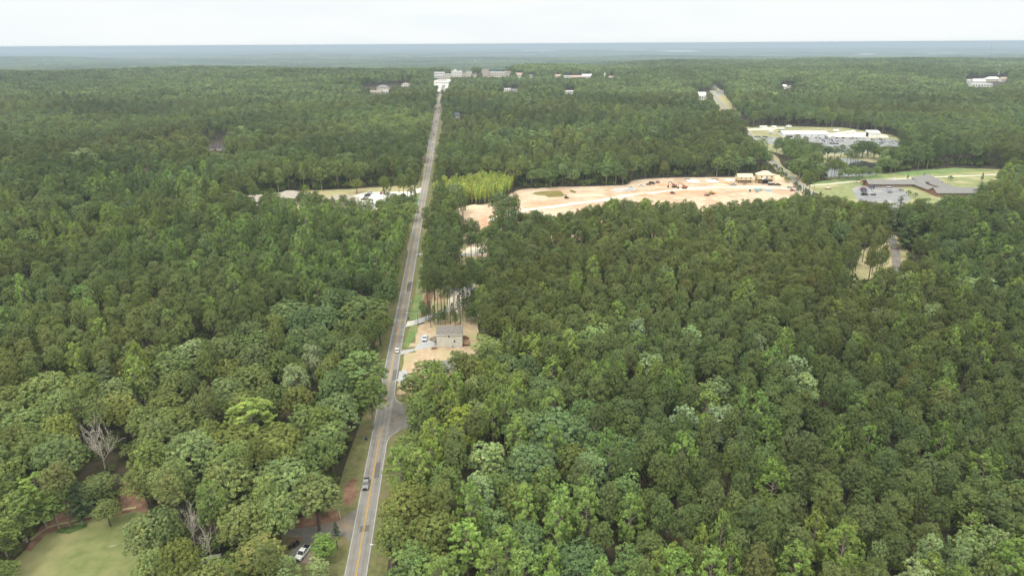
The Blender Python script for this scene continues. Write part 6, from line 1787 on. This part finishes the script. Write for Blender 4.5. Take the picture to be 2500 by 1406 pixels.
# ---------------------------------------------------------------- brick school
q = P(2180, 457)
SC = empty('school_building', Vector((q.x, q.y, ground_min(q, 0, 30, 12)[0])), -.03, 'long low brick school with grey hipped roofs', 'school')
k = mpp(q)
def wing(name, x0, x1, y0, y1, hw, rise, hip=False, nwin=8, axis='x'):
    w_ = MB().use(MT['brick']).box(x0, x1, y0, y1, -1.5, hw)
    if not hip: w_.add([(x0, y0, hw), (x0, y1, hw), (x0, (y0 + y1) / 2, hw + rise), (x1, y0, hw), (x1, y1, hw), (x1, (y0 + y1) / 2, hw + rise)], [(0, 2, 1), (3, 4, 5)])
    W_ = w_.build('wall', None, SC)
    r_ = MB().use(MT['greyshingle'])
    if hip: r_.hip(x0, x1, y0, y1, hw + .02, rise, .9)
    else: r_.gable(x0, x1, y0, y1, hw + .02, rise, .9, .25)
    r_.build('roof', None, SC)
    for i in range(nwin): window(SC, x0 + (i + .5) * (x1 - x0) / nwin, y0, hw * .52, (x1 - x0) / nwin * .45, 1.3)
wing('west', -58 * k, 52 * k, 0, 11, 3.2, 2.6, nwin=12)
q2 = P(2290, 480); dx, dy = q2.x - q.x, q2.y - q.y
wing('front', 48 * k, 165 * k, dy, dy + 12, 3.2, 3.0, nwin=12)
wing('hall', 78 * k, 128 * k, 6, 24, 4.0, 5.0, True, 3)
wing('link', 52.5 * k, 77 * k, 1, 12, 3.0, 2.2, nwin=0)
W2 = MB().use(MT['brick']).box(92 * k, 114 * k, dy + 12.05, 5.9, -1.5, 3.1).build('wall', None, SC)
MB().use(MT['greyshingle']).gable(92 * k, 114 * k, dy + 6, 12, 3.12, 2.7, .7, .25, 'y').build('roof', None, SC)
W3 = MB().use(MT['brick']).box(50 * k, 70 * k, dy + 12.05, .9, -1.5, 3.0).build('wall', None, SC)
MB().use(MT['greyshingle']).gable(50 * k, 70 * k, dy + 6, 6, 3.02, 2.2, .7, .25, 'y').build('roof', None, SC)
MB().use(MT['trim']).box(5 * k, 5 * k + 1.0, 4, 5, 4, 8.0).build('chimney', None, SC)
MB().use(MT['concrete']).box(-60 * k, 46 * k, -3.2, -.8, -.6, .15).build('walkway', None, SC)
sg = empty('sign_board', P(2021, 463), 0, 'brick sign with a pale panel on the school grass', 'sign')
MB().use(MT['brick']).box(-2.6, 2.6, -.4, .4, -.3, 1.1).build('base', None, sg)
MB().use(MT['trim']).box(-1.6, 1.6, -.2, .2, 1.1, 2.4).build('panel', None, sg)
cols = [WHT, SLV, BLU, BLK, GRY, WHT, RED, TAN, SLV, BLK, DBR, BLU]
nm_ = {'paint_white': 'white', 'paint_silver': 'silver', 'paint_blue': 'blue', 'paint_black': 'black', 'paint_grey': 'grey', 'paint_red': 'red', 'paint_tan': 'tan', 'paint_brown': 'brown'}
rowname = ['furthest', 'second', 'third', 'fourth', 'nearest']
i = 0
for c_, cx in (('left', 2107), ('right', 2128)):
    for r_ in range(5):
        pm = cols[(i * 5 + 1) % 12]; i += 1
        small_vehicle(('suv', 'car', 'pickup')[i % 3], pm, on(cx + r_ * .9, 460 + r_ * 4.3, .11), 1.55 if c_ == 'left' else -1.55, f'{nm_[pm.name]} car in the school car park, {rowname[r_]} in the {c_} of two facing columns', 'cars in the school car park')
for px, py, pm, kd, lab in ((2170, 463, WHT, 'van', 'white van alone in the middle of the school car park'), (2173, 471, GRY, 'car', 'grey car in front of the white van at the school'), (2201, 466, SLV, 'suv', 'silver car nearest the school entrance')):
    small_vehicle(kd, pm, on(px, py, .11), 1.5, lab, 'cars in the school car park', cat='van' if kd == 'van' else 'car')
for px, py, kind, s, lab in ((2215, 440, 'young', .5, 'small dark conifer behind the school wing'), (2254, 441, 'young', .62, 'dark conifer beside the school hall roof'), (2396, 444, 'young', .72, 'round dark conifer on the far school lawn'), (2092, 446, 'shrub', 1.6, 'green shrub at the end of the school wing'), (2106, 452, 'shrub', 1.4, 'dark red shrub at the end of the school wing'), (2320, 441, 'shrub', 1.4, 'low shrub behind the school hall'), (2218, 478, 'shrub', 1.5, 'low shrub by the school entrance'), (2234, 482, 'shrub', 1.3, 'pale shrub by the corner of the front wing'), (822, 1318, 'young', .55, 'small dark cypress beside the dark pole by the drive'), (1055, 1038, 'shrub', 1.2, 'shrub at the mouth of the side road')):
    e = empty('conifer' if kind == 'young' else 'shrub', P(px, py), 1.0, lab, 'conifer' if kind == 'young' else 'shrub'); e.scale = (s, s, s)
    link('trunk' if kind == 'young' else 'stem', TRUNK[kind][0], e); c = link('crown' if kind == 'young' else 'foliage', CROWN[kind][0], e)
    c['tint'] = (.16, .06, .05) if 'red' in lab else ((.07, .11, .06) if kind == 'young' else (.13, .19, .08))

# ---------------------------------------------------------------- works with the white building
q = P(1968, 336); k = mpp(q)
WK = empty('works_building', Vector((q.x, q.y + 12, ground_min(q, 0, 28, 10)[0])), -.06, 'long white metal works building with a pale low pitched roof', 'works building')
MB().use(MT['steel']).box(-54 * k, 54 * k, -12, 12, -1, 5.2).build('wall', None, WK)
MB().use(MT['roofwhite']).gable(-54 * k, 54 * k, -12, 12, 5.22, 2.0, .5, .25).build('roof', None, WK)
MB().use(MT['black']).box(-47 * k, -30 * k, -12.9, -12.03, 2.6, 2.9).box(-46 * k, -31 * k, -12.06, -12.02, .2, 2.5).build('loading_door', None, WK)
for i in range(5): window(WK, (-18 + i * 16) * k, -12, 2.4, 1.6, 1.2)
q = P(2134, 336)
SHD = empty('open_shed', Vector((q.x, q.y + 6, gz1(q.x, q.y))), -.15, 'tall white open sided shed at the edge of the pinewood', 'shed')
MB().use(MT['steel']).box(-6, 7.5, -6, 6, 0, 6.0).build('wall', None, SHD)
MB().use(MT['roofwhite']).xprism([(-6.5, 6.02), (6.5, 7.6), (6.5, 7.8), (-6.5, 6.22)], -7, 8).build('roof', None, SHD)
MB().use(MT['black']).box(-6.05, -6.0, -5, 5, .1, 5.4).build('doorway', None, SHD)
for px, py, hx_, hy_, lab in ((1989, 357, 8, 5, 'low brown brick hall in the works car park'), (2165, 369, 11, 6, 'low brick hall with a grey roof at the right of the works car park')):
    simple_house('brick_hall', P(px, py) + Vector((0, hy_, 0)), hx_, hy_, 3.2, 1.0, MT['brick'], MT['greyshingle'], lab, win=(5, 1), cat='hall', group='brick halls at the works')
def trailer(px, py, L, label, pm=None):
    r = empty('box_trailer', P(px, py), 1.55, label, 'trailer', 'white trailers at the works')
    MB().use(pm or MT['steel']).box(-1.25, 1.25, -L / 2, L / 2, 1.0, 3.7).build('body', None, r)
    for sx in (-1, 1):
        wheel(sx * 1.05, L / 2 - 1.3, .48, .25, r); wheel(sx * 1.05, L / 2 - 2.4, .48, .25, r)
    MB().use(MT['black']).box(-.6, -.4, -L / 2 + 1.6, -L / 2 + 1.8, 0, 1.0).box(.4, .6, -L / 2 + 1.6, -L / 2 + 1.8, 0, 1.0).build('landing_leg', None, r)
trailer(1863, 314, 10, 'long white box trailer at the edge of the pinewood behind the works'); trailer(1889, 314, 6, 'short white box trailer second from the left behind the works'); trailer(1908, 318, 7, 'white box trailer beside the end of the works building'); trailer(1925, 313, 7, 'white box trailer behind the works roof')
trailer(2073, 327, 8, 'white truck body in the gravel yard behind the works'); trailer(2082, 325, 5, 'short white truck body in the gravel yard', WHT); trailer(1882, 326, 6, 'white truck by the left end of the works'); trailer(2040, 323, 7, 'white trailer right of the works roof')
wk = []
for x in range(1994, 2066, 8): wk.append((x, 338.5))
for x in range(1996, 2032, 5): wk.append((x, 343.2)); wk.append((x + 4, 346.5))
for x in range(2042, 2058, 5): wk.append((x, 343))
for x in range(2004, 2048, 8): wk.append((x, 352))
for x in range(1838, 1885, 7): wk.append((x, 336 + (x % 3)))
for x in range(2136, 2160, 5): wk.append((x, 346)); wk.append((x + 3, 350))
for x in range(2174, 2204, 5): wk.append((x, 348))
for x in range(2078, 2116, 6): wk.append((x, 339))
for x in range(1998, 2030, 4): wk.append((x, 340.8)); wk.append((x + 2, 344.8))
for x in range(2040, 2064, 4): wk.append((x, 345.5))
for x in range(2132, 2166, 5): wk.append((x, 352)); wk.append((x - 2, 343.5))
for x in range(2172, 2206, 5): wk.append((x + 2, 351))
rg = np.random.default_rng(4)
for i, (px, py) in enumerate(wk):
    pm = (WHT, WHT, SLV, WHT, WHT, BLK, WHT, GRY, WHT, WHT)[int(rg.integers(10))]
    c = nm_[pm.name]
    small_vehicle(('car', 'suv', 'pickup', 'van')[int(rg.choice(4, p=[.35, .3, .25, .1]))], pm, on(px, py, .11), float(rg.choice([1.5, .1])) + float(rg.normal(0, .05)), f'{c} vehicle parked in the rows of the works car park', f'{c} vehicles in the works car park', name='parked_car')

# ---------------------------------------------------------------- the town on the ridge and houses in the woods
WALLS = {'white': mat('town_white', (.72, .71, .69), .8, .06, .3), 'cream': mat('town_cream', (.62, .56, .48), .8, .06, .3), 'tan': mat('town_tan', (.52, .45, .38), .8, .08, .3), 'red': mat('town_brick', (.33, .19, .15), .85, .1, .3), 'grey': mat('town_grey', (.42, .42, .42), .8, .06, .3)}
ROOFS = {'white': MT['roofwhite'], 'grey': MT['greyshingle'], 'red': mat('town_red_roof', (.46, .32, .27), .85, .1, .3), 'tan': MT['tanshingle'], 'dark': MT['blueshingle']}
def town(x0, x1, yt, yb, wall, roof, label, style='flat', dep=14, floors=2, name='town_building', cat='building', base=None, group='buildings of the town on the ridge'):
    """x0..x1, yt..yb: where its front shows in the photograph"""
    q = P((x0 + x1) / 2, base or yb); k = mpp(q)
    hx_ = (x1 - x0) * k / 2; h = ((base or yb) - yt) * k
    lo, hi = ground_min(q + Vector((0, dep / 2, 0)), 0, hx_, dep / 2)
    r = empty(name, Vector((q.x, q.y + dep / 2, lo)), 0, label, cat, group)
    hw = h if style == 'flat' else h * .62
    w_ = MB().use(WALLS[wall]).box(-hx_, hx_, -dep / 2, dep / 2, -2, hw)
    if style == 'gable': w_.add([(-hx_, -dep / 2, hw), (-hx_, dep / 2, hw), (-hx_, 0, h), (hx_, -dep / 2, hw), (hx_, dep / 2, hw), (hx_, 0, h)], [(0, 2, 1), (3, 4, 5)])
    w_.build('wall', None, r)
    if style == 'flat':
        rf = MB().use(ROOFS[roof]).box(-hx_ - .2, hx_ + .2, -dep / 2 - .2, dep / 2 + .2, hw, hw + .7).build('roof', None, r)
    elif style == 'gable': rf = MB().use(ROOFS[roof]).gable(-hx_, hx_, -dep / 2, dep / 2, hw + .02, h - hw, .5, .3).build('roof', None, r)
    else: rf = MB().use(ROOFS[roof]).hip(-hx_, hx_, -dep / 2, dep / 2, hw + .02, h - hw, .6).build('roof', None, r)
    fh = hw / floors
    for f_ in range(floors):
        n = max(2, min(7, int(hx_ * 2 / 4.5)))
        for i in range(n):
            x = -hx_ + (i + .5) * 2 * hx_ / n
            MB().use(mcol('town_glass', (.20, .20, .21), .3)).box(x - hx_ / n * .45, x + hx_ / n * .45, -dep / 2 - .05, -dep / 2 + .02, fh * (f_ + .3), fh * (f_ + .75)).build('window', None, r)
    return r, hx_, hw, rf
B = 192
for a in ((1060, 1085, 178, 'white', 'white', 'low white building at the left end of the town', 'flat', 14, 2), (1086, 1102, 182, 'cream', 'white', 'cream block left of the white town hall', 'flat', 12, 2), (1102, 1128, 176, 'white', 'white', 'tall white building with stepped parapet in the town', 'flat', 16, 4),
        (1128, 1138, 180, 'tan', 'grey', 'narrow tan building right of the tall white one', 'flat', 12, 3), (1138, 1152, 175, 'cream', 'grey', 'pale tower block left of the radio mast', 'flat', 14, 4), (1153, 1165, 183, 'cream', 'red', 'cream red roofed shop at the foot of the radio mast', 'flat', 12, 2),
        (1176, 1193, 172, 'tan', 'tan', 'tan brick tower at the left end of the long banded building', 'flat', 18, 4), (1194, 1236, 177, 'cream', 'white', 'long cream building with white bands across the ridge', 'flat', 20, 3), (1237, 1247, 176, 'tan', 'red', 'tan block at the right end of the long banded building', 'flat', 16, 3),
        (1259, 1275, 179, 'white', 'red', 'white hall with a red roof right of the banded building', 'gable', 14, 2), (1288, 1304, 183, 'white', 'grey', 'small white house between the halls on the ridge', 'gable', 10, 1), (1352, 1369, 183, 'cream', 'red', 'cream red roofed block on the ridge', 'gable', 12, 2), (1372, 1391, 186, 'white', 'white', 'white flat block beside the red roofed one', 'flat', 14, 2),
        (1393, 1420, 185, 'white', 'red', 'long white building with a red brown roof on the ridge', 'gable', 16, 2), (1421, 1445, 182, 'cream', 'white', 'cream hall at the right of the long white building', 'gable', 16, 2), (1482, 1500, 186, 'white', 'red', 'small red roofed building by the white steeple', 'gable', 10, 1)):
    off_ = (0, 2, 0, 1, -1, 2, 0, 0, 1, 2, -1, 1)[int(a[0]) % 12]
    r, hx_, hw, rf = town(a[0], a[1], a[2], off_ + B if a[0] < 1320 else off_ + 193, a[3], a[4], a[5], a[6], a[7], a[8])
    if 'stepped parapet' in a[5]:
        MB().use(WALLS['white']).box(-hx_ * .6, hx_ * .1, -7, -4, hw + .7, hw + 4).box(-hx_ * .45, -hx_ * .1, -6.5, -4.5, hw + 4, hw + 6.5).box(hx_ * .5, hx_ * .8, -7, -5, hw + .7, hw + 3).build('parapet', None, r)
    if 'white bands' in a[5]:
        for z in (.35, .68, .98): MB().use(WALLS['white']).box(-hx_ - .1, hx_ - .3, -10.6, -10.05, hw * z - .9, hw * z).build('balcony_band', None, r)
ch = empty('church', P(1476, 195) + Vector((0, 5, 0)), 0, 'white church with a pointed steeple on the ridge', 'church')
MB().use(WALLS['white']).box(-6, 6, -5, 10, -2, 9).build('wall', None, ch)
MB().use(ROOFS['grey']).gable(-6, 6, -5, 10, 9.02, 4, .5, .3, 'y').build('roof', None, ch)
MB().use(WALLS['white']).box(-2.2, 2.2, -9, -5.02, -2, 13).add([(-2.2, -9, 13), (2.2, -9, 13), (2.2, -5.02, 13), (-2.2, -5.02, 13), (0, -7, 21)], [(0, 1, 4), (1, 2, 4), (2, 3, 4), (3, 0, 4)]).build('steeple', None, ch)
town(1063, 1097, 199, 205, 'white', 'white', 'wide pale shop with a flat roof where the road meets the town', dep=18, floors=1, cat='shop')
town(1070, 1090, 193, 199, 'white', 'grey', 'white building behind the wide pale shop', dep=12, floors=1)
WH = 'houses scattered in the far woods'
for a in ((1227, 1247, 217, 224, 'white', 'white', 'long white building left of two in the woods below the town', 'flat', 12, 1), (1249, 1266, 218, 225, 'white', 'grey', 'white building right of two in the woods below the town', 'gable', 10, 1), (1311, 1320, 217, 224, 'white', 'white', 'single small white house in the woods below the town', 'gable', 9, 1), (1378, 1403, 223, 231, 'white', 'white', 'wide white building in the woods below the white steeple', 'flat', 12, 1),
        (920, 948, 208, 222, 'cream', 'grey', 'grey roofed house with a steep roof left of the far road', 'hip', 16, 2), (904, 930, 222, 228, 'cream', 'tan', 'long tan roofed building in front of the steep grey roof', 'gable', 14, 1), (934, 948, 222, 227, 'white', 'white', 'small white building beside the long tan roofed one', 'flat', 10, 1), (980, 1000, 203, 213, 'white', 'tan', 'white house with a tan roof left of the far road', 'hip', 12, 2), (876, 886, 223, 230, 'cream', 'grey', 'small pale house furthest left of the far road', 'gable', 9, 1),
        (1109, 1122, 277, 290, 'white', 'dark', 'white house with a dark roof just right of the far road', 'gable', 9, 2), (1110, 1117, 252, 262, 'white', 'white', 'small white house right of the far road below the town', 'gable', 7, 1), (1706, 1724, 227, 246, 'white', 'white', 'big white roofed building beside the far country road', 'gable', 20, 1), (1750, 1766, 222, 234, 'white', 'grey', 'white house right of the far country road', 'gable', 10, 1), (1738, 1748, 208, 216, 'white', 'dark', 'dark roofed house at the top of the far country road', 'gable', 9, 1), (1911, 1920, 208, 218, 'white', 'white', 'white house alone in the right hand woods', 'gable', 9, 1), (1924, 1932, 210, 216, 'white', 'grey', 'low white outbuilding beside the white house in the right woods', 'flat', 8, 1), (2172, 2190, 200, 210, 'white', 'white', 'white roof peeping out of the far right woods', 'gable', 10, 1)):
    town(*a[:4], a[4], a[5], a[6], a[7], a[8], a[9], name='distant_house', cat='house', group=WH)
for a in ((2360, 2375, 196, 206, 'white', 'white', 'small white building at the left of the far right facility', 'flat', 10, 1), (2376, 2405, 194, 207, 'white', 'white', 'white hall with a pitched roof in the far right facility', 'gable', 16, 1), (2372, 2422, 205, 214, 'white', 'white', 'long low white building in front of the far right facility', 'flat', 14, 1), (2410, 2442, 188, 200, 'cream', 'white', 'cream building behind the far right facility', 'hip', 16, 2), (2444, 2458, 189, 200, 'white', 'red', 'small red roofed building at the right of the far facility', 'gable', 10, 1)):
    town(*a[:4], a[4], a[5], a[6], a[7], a[8], a[9], name='facility_building', group='white buildings of the far right facility')
def mast(px, pb, ptx, pty, label, r=.7):
    a = P(px, pb); d = ray(ptx, pty); t = (a.y - CAM.y) / d.y; b = CAM + d * t
    e = empty('radio_mast', a, 0, label, 'radio mast', 'radio masts')
    v = b - a
    L = MB().use(mcol('mast_steel', (.20, .17, .17)))
    cs = [Vector((math.cos(q_) * r, math.sin(q_) * r, 0)) for q_ in (0, 2.094, 4.189)]
    for c in cs: L.tube(c, v + c * .7, .16, n=4)
    n = int(v.length / 3)
    for i in range(n):
        s = i / n
        for j in range(3): L.tube(v * s + cs[j] * (1 - .3 * s), v * (s + 1 / n) + cs[(j + 1) % 3] * (1 - .3 * s), .08, n=3, cap=False)
    L.build('lattice', None, e)
    for s in (.30, .46, .97):
        MB().use(MT['trim']).box(-1.2, 1.2, -1.2, 1.2, 0, 2.0).build('antenna', None, e).location = v * s
mast(2003, 150, 2008, 99, 'tall radio mast on the right ridge standing against the horizon')
mast(2416, 152, 2423, 98, 'tallest radio mast at the far right rising above the horizon', 1.0)
mast(2437, 192, 2441, 160, 'short radio mast behind the far right facility', .5)
mast(1163, 204, 1159, 149, 'slim radio mast rising from the middle of the town', .45)
# pale fields and sheds far out in the haze
FIELD = mat('pale_field', (.55, .55, .42), .9, .15, .01)
for px in ([(1495, 126), (1530, 123.5), (1590, 124), (1560, 126.5)], [(1600, 127), (1690, 126), (1712, 128.5), (1640, 130)], [(2262, 135.5), (2300, 133), (2335, 132), (2320, 134.5)], [(655, 154), (690, 151), (720, 150.5), (700, 154)], [(2080, 137.5), (2110, 135.5), (2145, 135.5), (2120, 138)]):
    sheet('far_field', gpoly(px), 21.0, FIELD, cell=60, amp=0)
for i, (x0, x1, lab) in enumerate(((1280, 1312, 'pale warehouse roof far out in the haze, left of three'), (1314, 1334, 'pale warehouse roof far out in the haze, middle of three'), (1336, 1358, 'pale warehouse roof far out in the haze, right of three'))):
    q = P((x0 + x1) / 2, 127); k = mpp(q)
    e = empty('warehouse', q + UP * 14, 0, lab, 'warehouse', 'pale warehouses in the haze')
    MB().use(WALLS['white']).box(-(x1 - x0) * k / 2, (x1 - x0) * k / 2, -60, 60, -20, 13).build('wall', None, e)
    MB().use(MT['roofwhite']).box(-(x1 - x0) * k / 2 - 1, (x1 - x0) * k / 2 + 1, -61, 61, 13, 15).build('roof', None, e)
